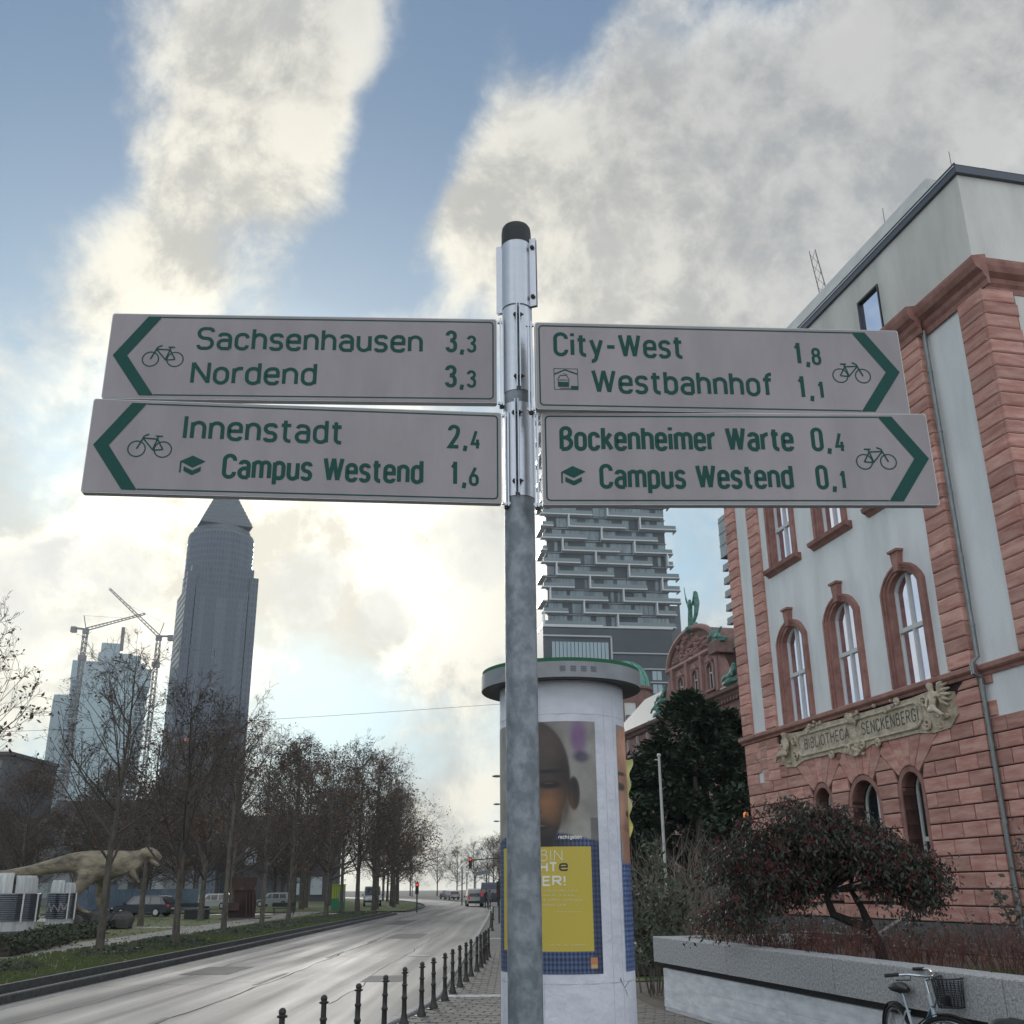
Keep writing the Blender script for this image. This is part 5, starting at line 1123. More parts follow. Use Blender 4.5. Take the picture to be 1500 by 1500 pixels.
for n in range(10, -10, -1):
    z = ZB + FH * (9 - n) if True else 0
    zc = z
    # glazing of the storey above this slab
    if n < 10:
        mb = MB(); x = 2.2
        gm = MB()
        while x < HW - 2:
            w = random.choice((1.1, 1.6, 2.2, 3.0)); 
            if random.random() < .62: mb.box(x, min(x + w - .12, HW - 1.8), 2.05, 2.22, z + .5, z + FH - .35)
            else: gm.box(x, min(x + w, HW - 1.8), 2.12, 2.24, z + .3, z + FH - .3)
            x += w
        g_ = mb.build('window_band', HGL, hr, kind='stuff')
        if gm.v: gm.build('cladding_panels', HDK, hr, kind='stuff')
        base = (550 + 220 * n) % 485
        xs_ = [base + 485 * q - 485 for q in range(4)]
        for x0 in xs_:
            a_, b_ = max(100, x0), min(985 + (35 if n in (1, 5, 6, 7) else 0), x0 + 385)
            if b_ - a_ < 20: continue
            A_, B_ = (a_ - 100) * SC, (b_ - 100) * SC
            mb = MB(); mb.box(A_, B_, .0, 2.3, z + .10, z + .45)
            if x0 >= 100: mb.box(A_, A_ + .42, .0, 2.25, z + .45, z + FH + .1)
            mb.build('balcony_slab', HWH, hr)
            mb = MB(); mb.box(A_ + .45, B_ - .1, .04, .10, z + .45, z + 1.55); mb.build('balcony_glass', HRG, hr)
            if b_ > 960: mb = MB(); mb.box(B_ - .1, B_ + .25, .2, 4, z - .05, z + .35); mb.build('balcony_slab', HWH, hr)
        mb = MB(); mb.box(1.6, HW - 1.4, 1.6, 2.5, z - .22, z + .02); mb.build('floor_edge', mat('grey_floor_edge', (.22, .23, .235), .7), hr)
        # left side balconies seen edge-on
        if n % 2: mb = MB(); mb.box(.3, 1.9, 1.5, 12, z + .05, z + .35); mb.build('balcony_slab', HWH, hr); mb = MB(); mb.box(.3, .38, 1.5, 12, z + .35, z + 1.4); mb.build('balcony_glass', HRG, hr)
mb = MB(); mb.box(.1, HW - 1.4, .0, 2.6, ZB - .35, ZB + .1); mb.build('floor_edge', HWH, hr)
zq = lambda y, x=850: at(x, y, HD).z
mb = MB(); mb.box(0, HW - 1.8, .2, 40, 0, ZB - .6); mb.build('podium_wall', HDK, hr)
def hx(zx): return (zx - 100) * SC
for (x0, x1, y0, y1) in ((100, 545, 902, 1060), ):
    zt_, zb_ = zq(730 + y0 / 4.545), zq(730 + y1 / 4.545)
    mb = MB(); mb.box(hx(x0), hx(x1), -.5, .3, zt_ - .5, zt_); mb.box(hx(x1) - .5, hx(x1), -.5, .3, zb_, zt_); mb.build('podium_frame', mat('grey_frame', (.38, .39, .40), .6), hr)
    x = hx(x0) + 2.6; zz = zt_ - 2.0
    while x < hx(x1) - 2: mb = MB(); mb.box(x, x + .95, -.02, .22, zb_ - 8, zz); mb.build('window', mat('pale_blue_glass', (.24, .32, .36), .15, spec=.8), hr); x += 1.15
for yy in (1000, 1105, 1195):
    z = zq(730 + yy / 4.545, 940); mb = MB(); mb.box(hx(545), HW - 1.4, -.3, .3, z - .3, z + .05); mb.build('podium_frame', mat('grey_frame', (.38, .39, .40), .6), hr)
    if yy > 1000:
        x = hx(800)
        while x < HW - 6: mb = MB(); mb.box(x, x + 1.3, .0, .22, z - 3.4, z - .7); mb.build('window', mat('pale_blue_glass', (.24, .32, .36), .15, spec=.8), hr); x += 1.5
for zf in np.arange(4.5, zq(1062) - 7, 4.2):
    mb = MB(); x = 3.0
    while x < HW - 5: mb.box(x, x + 2.2, .06, .22, zf, zf + 2.6); x += 2.9
    mb.build('window_band', mat('pale_blue_glass', (.24, .32, .36), .15, spec=.8), hr, kind='stuff')
    mb = MB(); mb.box(.2, HW - 2, .0, .22, zf - .9, zf - .6); mb.build('floor_edge', mat('grey_floor_edge', (.22, .23, .235), .7), hr)
# roof parapet blocks
mb = MB(); mb.box(2, HW * .30, 1.5, 10, ztop, ztop + 4.4); mb.build('roof_block', HDK, hr); mb = MB(); mb.box(HW * .3, HW - 2, 1.5, 20, ztop, ztop + 1.2); mb.build('roof_block', HWH, hr)

# second tower peeping out behind the library corner
td = 210; tp = at(1066, 800, td); tp.z = 0
tw = thing('slab_balcony_tower', 'second dark tower with thin protruding balcony slabs just left of the library', 'high-rise', tp, FRZ)
zt1, zt0 = at(1053, 758, td).z, at(1056, 817, td).z; zlo = at(1056, 930, td).z
mb = MB(); mb.box(-6, 1.0, -22, -.5, 0, zt1); mb.build('core_wall', HDK, tw)
mb = MB(); mb.box(-6, 1.6, -22, 1.0, zt0, zt1); mb.build('glass_crown', HGL, tw)
mb = MB()
for z in np.arange(zt0, zt1, 2.6): mb.box(-6, 1.66, -22, 1.1, z, z + .2)
mb.build('floor_edge', mat('grey_floor_edge', (.22, .23, .235), .7), tw)
z = zt0 - 2.9
while z > 6:
    mb = MB(); mb.prism([(-3, .0, z), (1.0, .0, z), (1.5, .9, z + .1), (-3, .9, z + .1)], (0, 0, .45)); mb.build('balcony_slab', mat('grey_balcony_slab', (.30, .30, .30), .8), tw); mb = MB(); mb.box(-3, 1.4, .8, .84, z + .45, z + 1.5); mb.build('balcony_glass', HRG, tw); z -= 2.85

# ------------------------------------------------------------------ fair tower (pyramid top)
TD = 632.0
GRN = mat('grey_granite_facade', (.085, .088, .10), .6); 
def grid_mat(name, c_wall, c_win, sx, sz, fx=.5, fz=.55):
    m = bpy.data.materials.new(name); m.use_nodes = True; t = m.node_tree; b = t.nodes['Principled BSDF']; N = t.nodes.new; L = t.links.new
    tcn = N('ShaderNodeTexCoord'); sp_ = N('ShaderNodeSeparateXYZ'); L(tcn.outputs['UV'], sp_.inputs[0])
    def fr(o, s, f):
        a = N('ShaderNodeMath'); a.operation = 'MULTIPLY'; L(o, a.inputs[0]); a.inputs[1].default_value = s
        c = N('ShaderNodeMath'); c.operation = 'FRACT'; L(a.outputs[0], c.inputs[0]); d = N('ShaderNodeMath'); d.operation = 'LESS_THAN'; L(c.outputs[0], d.inputs[0]); d.inputs[1].default_value = f; return d.outputs[0]
    q = N('ShaderNodeMath'); q.operation = 'MULTIPLY'; L(fr(sp_.outputs[0], sx, fx), q.inputs[0]); L(fr(sp_.outputs[1], sz, fz), q.inputs[1])
    mx = N('ShaderNodeMix'); mx.data_type = 'RGBA'; L(q.outputs[0], mx.inputs[0]); mx.inputs[6].default_value = (*c_wall, 1); mx.inputs[7].default_value = (*c_win, 1); L(mx.outputs[2], b.inputs['Base Color'])
    mr = N('ShaderNodeMapRange'); L(q.outputs[0], mr.inputs[0]); mr.inputs[3].default_value = .6; mr.inputs[4].default_value = .12; L(mr.outputs[0], b.inputs['Roughness']); return m
def uvwall(name, pts, z0, z1, m, parent, closed=True, label=None, z0s=None):
    """vertical walls round a footprint with uv in metres"""
    me = bpy.data.meshes.new(name); n = len(pts); v = [(*p, z0) for p in pts] + [(*p, z1) for p in pts]; f = []; uv = []; L_ = 0
    for k in range(n):
        j = (k + 1) % n; ln = (Vector(pts[j]) - Vector(pts[k])).length; f.append((k, j, n + j, n + k)); uv += [(L_, z0), (L_ + ln, z0), (L_ + ln, z1), (L_, z1)]; L_ += ln
    f.append(tuple(range(n, 2 * n))); uv += [(0, 0)] * n
    me.from_pydata(v, [], f); u = me.uv_layers.new(name='UVMap'); u.data.foreach_set('uv', np.array(uv, dtype=np.float32).ravel()); me.materials.append(m)
    o = bpy.data.objects.new(name, me); C.objects.link(o); o.parent = parent; return tag(o, label)
tpos = at(306, 992, TD); tpos.z = 0
mt = thing('pyramid_topped_tower', 'tall grey office tower with a pyramid top rising behind the park trees', 'skyscraper', tpos, -azel(306, 992)[0] + rad(9))
zT = lambda y: at(306, y, TD).z
FM_ = grid_mat('tower_facade_grid', (.070, .078, .10), (.040, .05, .07), 1 / 1.9, 1 / 3.9, .55, .6)
FM2 = grid_mat('tower_facade_light', (.095, .105, .13), (.065, .078, .10), 1 / 2.8, 1 / 3.9, .6, .65)
h = 20.6; z_sh = zT(854)
c_ = 5.5
uvwall('shaft', [(-h + c_, -h), (h - c_, -h), (h - c_, -h + c_ * .55), (h - c_ * .55, -h + c_ * .55), (h - c_ * .55, -h + c_), (h, -h + c_), (h, h - c_), (h - c_, h - c_), (h - c_, h), (-h + c_, h), (-h + c_, h - c_), (-h, h - c_), (-h, -h + c_), (-h + c_ * .55, -h + c_), (-h + c_ * .55, -h + c_ * .55), (-h + c_, -h + c_ * .55)], 0, z_sh - 9, FM_, mt)
uvwall('corner_block', [(-h - .0 , -h ), (-h + c_ * .9, -h), (-h + c_ * .9, -h + c_ * .9), (-h, -h + c_ * .9)], 0, z_sh, FM_, mt)
uvwall('corner_block', [(h - c_ * .9, -h), (h, -h), (h, -h + c_ * .9), (h - c_ * .9, -h + c_ * .9)], 0, z_sh, FM_, mt)
uvwall('upper_shaft', [(-h + 2.5, -h + 2.5), (h - 2.5, -h + 2.5), (h - 2.5, h - 2.5), (-h + 2.5, h - 2.5)], z_sh - 12, zT(841), FM_, mt)
uvwall('window_strip', [(-3.2, -h - .35), (3.2, -h - .35), (3.2, -h), (-3.2, -h)], 0, z_sh - 14, FM2, mt)
for x_ in (-11, 11): uvwall('window_strip', [(x_ - 1.5, -h - .25), (x_ + 1.5, -h - .25), (x_ + 1.5, -h), (x_ - 1.5, -h)], 0, z_sh - 14, FM2, mt)
R_ = 19.8; cyl = [(R_ * math.cos(2 * PI * k / 40), R_ * math.sin(2 * PI * k / 40)) for k in range(40)]
uvwall('cylinder_crown', cyl, z_sh - 20, zT(791), FM_, mt)
mb = MB(); mb.lathe([(R_, zT(791)), (R_ - .6, zT(787)), (17.3, zT(784)), (17.0, zT(779)), (15.2, zT(776)), (15.2, zT(772))], 40); mb.build('crown_steps', GRN, mt)
zp0, zp1 = zT(777), zT(696)
mb = MB(); b_ = 15.6; mb.v = [(-b_, -b_, zp0), (b_, -b_, zp0), (b_, b_, zp0), (-b_, b_, zp0), (0, 0, zp1)]; mb.f = [(0, 1, 4), (1, 2, 4), (2, 3, 4), (3, 0, 4)]; mb.mi = [0] * 4; mb.build('pyramid_roof', GRN, mt)
mb = MB()
for k in range(1, 14): t = k / 14; q = b_ * (1 - t) + .12; z = zp0 + (zp1 - zp0) * t; mb.tube([(-q, -q, z), (q, -q, z), (q, q, z), (-q, q, z)], .3, 4, closed=True)
mb.build('roof_ribs', mat('roof_rib_metal', (.16, .17, .19), .5), mt)
for s_, zz in ((-3.5, 748), (3.2, 741)):
    pass
# low base building and red logo panels near its foot
mb = MB()
for k in range(4): mb.box(8 - k * 3.2 - (12 if k > 2 else 0), 10.4 - k * 3.2 - (12 if k > 2 else 0), -h - .8, -h - .4, zT(1094), zT(1090))
mb.build('red_logo_strip', mat('faded_red_sign', (.5, .12, .10), .6), mt)

# ------------------------------------------------------------------ tower under construction with cranes
UD = 900.0; up = at(165, 985, UD); up.z = 0
ut = thing('unfinished_tower', 'pale hazy tower under construction with stepped top and open floors', 'skyscraper', up, -azel(165, 985)[0])
k_ = UD / 1608.0; zU = lambda y: at(165, y, UD).z; ux = lambda x: (x - 165) * k_ * math.cos(azel(165, 985)[0]) * 1.0 * .97
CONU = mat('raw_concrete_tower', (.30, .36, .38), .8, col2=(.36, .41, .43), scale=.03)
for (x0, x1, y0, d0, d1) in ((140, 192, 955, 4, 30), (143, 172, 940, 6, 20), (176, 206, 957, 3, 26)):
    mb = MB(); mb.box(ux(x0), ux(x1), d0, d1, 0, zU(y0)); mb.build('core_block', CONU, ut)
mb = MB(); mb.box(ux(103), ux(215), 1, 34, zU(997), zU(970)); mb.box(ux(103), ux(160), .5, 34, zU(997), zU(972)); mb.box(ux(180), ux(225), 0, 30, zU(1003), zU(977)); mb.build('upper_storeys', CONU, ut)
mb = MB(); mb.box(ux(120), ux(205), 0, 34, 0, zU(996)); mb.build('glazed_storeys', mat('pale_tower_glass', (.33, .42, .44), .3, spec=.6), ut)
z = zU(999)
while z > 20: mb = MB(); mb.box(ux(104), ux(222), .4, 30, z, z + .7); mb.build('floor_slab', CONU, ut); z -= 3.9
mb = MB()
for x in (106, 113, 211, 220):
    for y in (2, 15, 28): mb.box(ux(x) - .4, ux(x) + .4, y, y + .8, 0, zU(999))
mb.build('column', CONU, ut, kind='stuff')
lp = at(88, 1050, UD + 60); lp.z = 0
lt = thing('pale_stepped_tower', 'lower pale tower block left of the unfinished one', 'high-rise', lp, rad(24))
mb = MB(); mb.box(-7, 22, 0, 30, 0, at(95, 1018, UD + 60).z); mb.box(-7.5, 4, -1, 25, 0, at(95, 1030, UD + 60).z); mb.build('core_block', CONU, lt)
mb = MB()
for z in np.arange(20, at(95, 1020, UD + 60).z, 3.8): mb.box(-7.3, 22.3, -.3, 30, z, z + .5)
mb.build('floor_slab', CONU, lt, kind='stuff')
CRN = mat('crane_steel', (.12, .10, .09), .6)
def lattice(mb, a, b, w0, w1, n, t):
    a, b = Vector(a), Vector(b); d = (b - a).normalized(); u = d.cross(Vector((0, 0, 1))); u = u.normalized() if u.length > .1 else Vector((1, 0, 0)); v = d.cross(u).normalized()
    def cor(k, i): w = w0 + (w1 - w0) * k / n; p = a + (b - a) * (k / n); s_ = ((-1, -1), (1, -1), (1, 1), (-1, 1))[i]; return p + u * (w / 2 * s_[0]) + v * (w / 2 * s_[1])
    for i in range(4):
        mb.beam(cor(0, i), cor(n, i), t)
        for k in range(n): mb.beam(cor(k, i), cor(k + 1, (i + 1) % 4), t * .6)
def crane(name, px, ptop, pjib0, pjib1, dist, label, base=0, w=2.4, t=.35, cab=True, counter=None):
    P = at(px[0], px[1], dist); T_ = at(ptop[0], ptop[1], dist); root = thing('tower_crane', label, 'crane', (T_.x, T_.y, 0), group='tower cranes on the skyline')
    o = Vector((T_.x, T_.y, 0)); mb = MB(); lattice(mb, (0, 0, base), (0, 0, T_.z), w, w, max(6, int(T_.z / w / 1.6)), t); mb.build('mast', CRN, root)
    j0 = at(*pjib0, dist) - o; j1 = at(*pjib1, dist) - o; mb = MB(); lattice(mb, (0, 0, T_.z), j1, w * .8, w * .45, 16, t * .7); mb.build('jib', CRN, root)
    mb = MB(); q = (j1 - Vector((0, 0, T_.z))); q.z = 0; q.normalize(); mb.beam((0, 0, T_.z), Vector((0, 0, T_.z + w * .2)) - q * w * 3.2, w * .5); mb.obox(Vector((0, 0, T_.z - w * .3)) - q * w * 3.2, (1, 0, 0), w * .7, (0, 1, 0), w * .7, (0, 0, 1), w * .8); mb.build('counterweight', CRN, root)
    mb = MB(); mb.box(-w * .7, w * .7, -w * .7, w * .7, T_.z - w * 1.2, T_.z + w * .2); mb.build('cab', CRN, root); mb = MB(); mb.box(-w * .9, w * .9, -w * .9, w * .9, T_.z - w * 9, T_.z - w * 7.5); mb.build('climbing_frame', CRN, root)
    mb = MB(); mb.beam((0, 0, T_.z), (-q.x * w, -q.y * w, T_.z + w * 4), t); mb.beam((-q.x * w, -q.y * w, T_.z + w * 4), j1 * .7 + Vector((0, 0, T_.z)) * .3, t * .3); mb.build('top_mast', CRN, root)
    return root
crane('a', (124, 960), (126, 922), (140, 917), (213, 899), 880, 'crane left of the stepped tower with its jib swung right', 0, 2.8, .55)
crane('b', (228, 1000), (233, 932), (218, 918), (160, 862), 860, 'crane between the two towers with its jib raised to the left', 0, 2.8, .5)
rc = crane('c', (1228, 470), (1262, 640), (1240, 500), (1190, 369), 130, 'crane whose raised jib tip shows above the library roof', 0, 1.8, .12)
mc = thing('roof_mast', 'slanting grey mast on top of the unfinished tower', 'mast', at(178, 950, UD - 5)); mb = MB(); q = at(181, 919, UD - 5) - at(178, 950, UD - 5); mb.beam((0, 0, -2), q, 2.2); mb.build('mast', CRN, mc)
# ------------------------------------------------------------------ far buildings behind the park
FBW = mat('pale_far_wall', (.30, .31, .33), .85, col2=(.24, .25, .27), scale=.2); FBD = mat('dark_far_wall', (.10, .095, .10), .85, col2=(.075, .07, .075), scale=.2); FGL = mat('far_window', (.04, .05, .06), .15, spec=.8); FGW = mat('far_window_light', (.42, .46, .48), .3)
FRD = mat('far_roof', (.09, .075, .075), .8)
def block(x0, x1, y, dep, h, label, wall, cat='building', floors=None, wx=3.0, roof=0, rz=0, lightw=.2, gap=.0):
    b = thing('park_side_building', label, cat, ((x0 + x1) / 2, y, 0), rz); W_ = x1 - x0
    mb = MB(); mb.box(-W_ / 2, W_ / 2, 0, dep, -.1, h); mb.build('wall', wall, b)
    if roof: mb = MB(); mb.prism([(-W_ / 2 - .3, -.3, h), (-W_ / 2 - .3, dep / 2, h + roof), (-W_ / 2 - .3, dep + .3, h)], (W_ + .6, 0, 0)); mb.build('roof', FRD, b)
    else: mb = MB(); mb.box(-W_ / 2 - .3, W_ / 2 + .3, -.3, dep + .3, h, h + .5); mb.build('roof_edge', FRD, b)
    fl = floors or int(h / 3.3); n = max(1, int(W_ / wx))
    for k in range(fl):
        z = 1.0 + k * (h - .4) / fl
        for j in range(n):
            x = -W_ / 2 + W_ * (j + .5) / n; mb = MB(); ww, hh = wx * .28, (h / fl) * .28; zc = z + hh
            mb.box(x - ww, x + ww, -.05, .02, zc - hh, zc + hh); f_ = mb.build('window', FGW if random.random() < lightw else FGL, b)
            mb = MB(); mb.box(x - ww - .1, x + ww + .1, -.12, -.04, zc - hh - .15, zc - hh); mb.build('window_sill', wall, b)
    return b
random.seed(31)
block(-106, -72, 150, 16, 20.2, 'flat-roofed dark apartment house at the far left behind the bare trees', FBD, wx=3.6)
block(-70, -50, 158, 14, 11, 'low grey house behind the dinosaur statue', FBW, roof=4, wx=3.3, lightw=.4)
block(-48, -30, 175, 12, 9.5, 'dark house under the pyramid-topped tower', FBD, roof=4, wx=3.3, lightw=.3)
block(-108, -74, 118, 10, 5.6, 'long low pavilion with bright windows behind the corrugated drums', FBD, wx=2.4, lightw=.6, floors=1)
# ------------------------------------------------------------------ bare trees
def branch(mb, p, d, L_, r, lev, rng, cfg, tips, sides=3):
    n = 5 if lev == 0 else (4 if lev == 1 else 3); pts = [p.copy()]; rs = [r]; q = p.copy(); dd = d.normalized(); st = L_ / n
    for k in range(n):
        dd = (dd + Vector((rng.gauss(0, 1), rng.gauss(0, 1), rng.gauss(0, .8))) * cfg['wig'] + Vector((0, 0, cfg['up'][min(lev, 3)]))).normalized(); q = q + dd * st; pts.append(q.copy()); rs.append(r * (1 - .82 * (k + 1) / n) + cfg.get('tip', .003))
    mb.tube(pts, rs, 5 if lev == 0 else (4 if lev == 1 else 3), cap=False)
    if lev >= cfg['lev']: tips.append(pts[-1]); tips.append(pts[-2]); return
    m = cfg['num'][lev]
    for i in range(m):
        t = rng.uniform(.22, 1.0) if lev else rng.uniform(.25, 1.0); k = min(n - 1, int(t * n)); f = t * n - k; b = pts[k].lerp(pts[k + 1], f); ax = (pts[k + 1] - pts[k]).normalized()
        o = ax.orthogonal().normalized(); o.rotate(Matrix.Rotation(rng.uniform(0, 2 * PI), 3, ax)); a = rad(rng.uniform(28, 62)); nd = ax * math.cos(a) + o * math.sin(a)
        branch(mb, b, nd, L_ * rng.uniform(.34, .6) * (1.1 - .35 * t), max(.004, rs[k] * .55), lev + 1, rng, cfg, tips)
def leafmesh(mb, pts, size, rng, per=1, spread=.15):
    for p in pts:
        for _ in range(per):
            c = p + Vector((rng.gauss(0, spread), rng.gauss(0, spread), rng.gauss(0, spread))); a = Vector((rng.gauss(0, 1), rng.gauss(0, 1), rng.gauss(0, 1))).normalized(); b = a.orthogonal().normalized(); s = size * rng.uniform(.6, 1.3)
            mb.quadv(c - a * s, c + b * s * .6, c + a * s, c - b * s * .6)
def make_tree(name, H, seed, cfg, leaf=None, loc=(0, 0, 0), label='', group=None):
    rng = random.Random(seed); t = thing(name, label, 'tree', loc, 0, group); mb = MB(); lean = cfg.get('lean', 0)
    n = 9; pts = []; x = y = 0
    for k in range(n + 1):
        z = H * .93 * k / n; pts.append(Vector((x, y, z - .1))); x += rng.gauss(0, .05 + lean) * (1 if k > 2 else .3); y += rng.gauss(0, .05 + lean) * (1 if k > 2 else .3)
    r0 = cfg['r']; rs = [r0 * 1.25] + [r0 * (1 - .93 * (k / n) ** 1.1) + .008 for k in range(1, n + 1)]; mb.tube(pts, rs, 9); mb.build('trunk', BARK, t, smooth=True)
    mb = MB(); tips = []
    for i in range(cfg['lat']):
        f = cfg['z0'] + (1 - cfg['z0']) * ((i + rng.random()) / cfg['lat']) ** cfg.get('pw', 1.0); k = min(n - 1, int(f * n)); b = pts[k].lerp(pts[k + 1], f * n - k); a = rng.uniform(0, 2 * PI) ; el = rad(rng.uniform(*cfg['el'])) + f * .35
        L_ = cfg['len'] * (1.05 - .72 * f ** 1.6) * rng.uniform(.7, 1.15); branch(mb, b, Vector((math.cos(a) * math.cos(el), math.sin(a) * math.cos(el), math.sin(el))), L_, max(.012, rs[k] * cfg.get('br', .42)), 0, rng, cfg, tips)
    cr_ = mb.build('crown', TWIG, t)
    if leaf:
        rng.shuffle(tips); mb = MB()
        for l in leaf:
            m_, frac, size, per, spread, zf = l; mb = MB(); sel = [p for p in tips if p.z < H * zf and rng.random() < frac]; leafmesh(mb, sel, size, rng, per, spread); mb.build('leaves', m_, cr_, kind='stuff')
    return t
CY = dict(r=.12, lat=20, z0=.27, el=(15, 50), len=4.8, lev=3, num=[6, 5, 3], wig=.12, up=[.10, .06, .02, 0])
CM = dict(tip=.003, r=.17, lat=27, z0=.22, el=(5, 50), len=5.6, lev=3, num=[6, 5, 3], wig=.15, up=[.07, .04, .0, -.02])
CB = dict(tip=.0035, r=.24, lat=30, z0=.20, el=(0, 55), len=7.4, lev=3, num=[6, 5, 4], wig=.16, up=[.06, .03, .0, -.02])
SEED = mat('seed_balls', (.035, .028, .025), .9)
T = {}
T['y1'] = make_tree('plane_tree', 9.3, 3, CY, [(SEED, .30, .05, 1, .05, 1)])
T['y2'] = make_tree('plane_tree', 8.8, 8, CY, [(SEED, .30, .05, 1, .05, 1)])
T['y3'] = make_tree('plane_tree', 9.6, 17, CY, [(SEED, .35, .05, 1, .05, 1), (LEAFB, .12, .09, 1, .08, .8)])
T['m1'] = make_tree('plane_tree', 12, 5, CM, [(LEAFB, .30, .10, 1, .12, 1)])
T['m2'] = make_tree('plane_tree', 12, 6, CM, [(SEED, .35, .07, 1, .1, 1)])
T['b1'] = make_tree('plane_tree', 16, 9, CB, [(LEAFB, .26, .10, 1, .16, 1), (LEAFO, .34, .11, 1, .18, .50)])
T['b2'] = make_tree('plane_tree', 16, 10, CB, [(LEAFB, .30, .10, 1, .2, 1), (SEED, .2, .08, 1, .2, 1)])
random.seed(77); used = set()
def plant(k, x, y, s=1.0, label='', group=None, rz=None, name=None):
    r = random.uniform(0, 6.28) if rz is None else rz
    if k not in used: used.add(k); o = T[k]; o.location = (x, y, 0); o.rotation_euler[2] = r; o.scale = (s, s, s)
    else: o = dup(T[k], (x, y, 0), r, s)
    o['label'] = label
    if group: o['group'] = group
    elif 'group' in o: del o['group']
    return o
plant('y1', *G(145, 1397)[:2], .99, 'nearest thin bare tree standing in front of the dinosaur statue', rz=1.0)
plant('y2', *G(257, 1388)[:2], .98, 'thin bare tree right of the dinosaur head, its stem in the verge', rz=2.0)
plant('y3', *G(327, 1369)[:2], 1.0, 'thin bare tree just left of the rusty steel sculpture', rz=0.3)
plant('y1', *G(383, 1355)[:2], 1.05, 'thin bare tree just right of the rusty steel sculpture', rz=4)
plant('y2', -14.0, 68, 1.15, 'fifth street tree along the verge, right of the sculpture', rz=5)
plant('m1', -13.4, 78, .95, 'sixth street tree, stout and forked, before the green kiosk', rz=2)
plant('y3', -13.6, 86, 1.2, 'slender street tree just left of the green kiosk')
plant('y3', -13.9, 26.0, .88, 'bare tree cut off by the left edge, long branches reaching in from the side', rz=2.2)
plant('m2', -19.5, 33, .75, 'bare tree behind the hedge at the far left edge', rz=1)
gA = 'plane trees in the row beside the road behind the kiosk'
for i, (x, y, k, s) in enumerate(((-12.6, 98, 'b1', .86), (-13.4, 106, 'b2', .90), (-12.7, 115, 'm1', 1.05), (-14, 124, 'b1', .8), (-14.4, 134, 'b2', .8), (-15.5, 143, 'm1', 1.05), (-17, 153, 'm2', 1.1), (-19, 163, 'b2', .75), (-21, 174, 'm1', 1.0), (-24, 186, 'b1', .7), (-13.2, 92, 'm2', 1.15))):
    plant(k, x, y, s, ('dark leafy plane tree, %s behind the white van in the row beside the road' % ORD[i]) if i < 10 else 'slim bare plane tree directly right of the green kiosk by the kerb', gA)
gB = 'trees in the second row across the gravel path'
for i, (x, y, k, s) in enumerate(((-21, 62, 'm1', .9), (-20.5, 72, 'b1', .78), (-21.4, 83, 'b2', .92), (-20, 99, 'b1', .95), (-21, 108, 'b2', 1.0), (-22.5, 118, 'b1', .95), (-22, 130, 'b2', .9), (-24, 142, 'b1', .9), (-26, 155, 'm1', 1.1))):
    plant(k, x, y, s, 'tall brown-leaved plane tree, %s in the second row across the gravel path' % ORD[i], gB)
gC = 'bare trees standing on the lawn behind the statue'
for i in range(75):
    y = random.uniform(66, 150); x = -random.uniform(26, 30 + y * .42); az_ = math.degrees(math.atan2(x, y))
    if az_ < -28: continue
    if -23.5 < az_ < -17 and y < 78: y += 25; 
    k = random.choice(('m1', 'm2', 'm2', 'y2', 'b2')) ; s = random.uniform(.72, 1.0) * (.8 if k[0] == 'b' else 1)
    plant(k, x, y, s, 'bare tree in the loose crowd on the lawn behind the statue and sculpture', gC)
gE = 'trees closing the road far ahead'
for i, (x, y, k, s) in enumerate(((-1.5, 178, 'm1', .85), (2.5, 170, 'b2', .62), (-3, 200, 'b1', .66), (0, 215, 'm2', .9), (-6, 226, 'm1', .95), (-9, 240, 'm2', .95), (-14, 262, 'b2', .7), (-20, 280, 'm1', 1), (-28, 292, 'b1', .8), (-36, 300, 'm2', 1.1), (3, 205, 'm1', 1.0), (8, 215, 'b2', .8), (-1, 232, 'b2', .8), (4, 238, 'm1', 1.1), (10, 180, 'm1', .9), (-5, 248, 'b1', .8), (12, 235, 'b1', .85), (1, 190, 'b2', .6), (5, 150, 'm2', .85), (6, 192, 'b1', .7), (-24, 255, 'm1', .6))):
    plant(k, x, y, s, 'hazy bare tree closing the road far ahead beyond the white van', gE)
# ------------------------------------------------------------------ evergreens before the museum
def evergreen(x, y, H, W_, seed, label, n=17000, m=YEWM):
    rng = random.Random(seed); t = thing('evergreen_tree', label, 'tree', (x, y, 0), 0, 'dark evergreens in front of the museum'); mb = MB(); mb.tube([(0, 0, -.1), (.05, 0, H * .5), (0, .05, H * .9)], [.2, .12, .03], 7); mb.build('trunk', BARK, t)
    mb = MB(); cl = []
    for i in range(95):
        f = rng.random() ** .8; z = H * (.04 + .94 * f); R = W_ / 2 * (1 - f ** 3.2) ** .6 * rng.uniform(.55, 1.1); a = rng.uniform(0, 2 * PI); cl.append((Vector((R * math.cos(a), R * math.sin(a), z)), rng.uniform(.30, .62) * (1.15 - .5 * f)))
    for i in range(n):
        c, s = rng.choice(cl); q = Vector((rng.gauss(0, 1), rng.gauss(0, 1), rng.gauss(0, .8))).normalized() * s * rng.uniform(.5, 1.15); p = c + q; o = Vector((p.x, p.y, 0)); o = o.normalized() if o.length > .01 else Vector((1, 0, 0))
        d = (o * .7 + Vector((rng.gauss(0, .45), rng.gauss(0, .45), rng.uniform(-.5, .55)))).normalized(); b = d.cross(Vector((rng.gauss(0, .3), rng.gauss(0, .3), 1))).normalized(); L_ = rng.uniform(.16, .36)
        mb.quadv(p, p + d * L_ * .5 + b * L_ * .28, p + d * L_, p + d * L_ * .5 - b * L_ * .28)
    mb.build('crown', m, t); return t
def px(x, d): a = azel(x, 1300)[0]; return d * math.sin(a), d * math.cos(a)
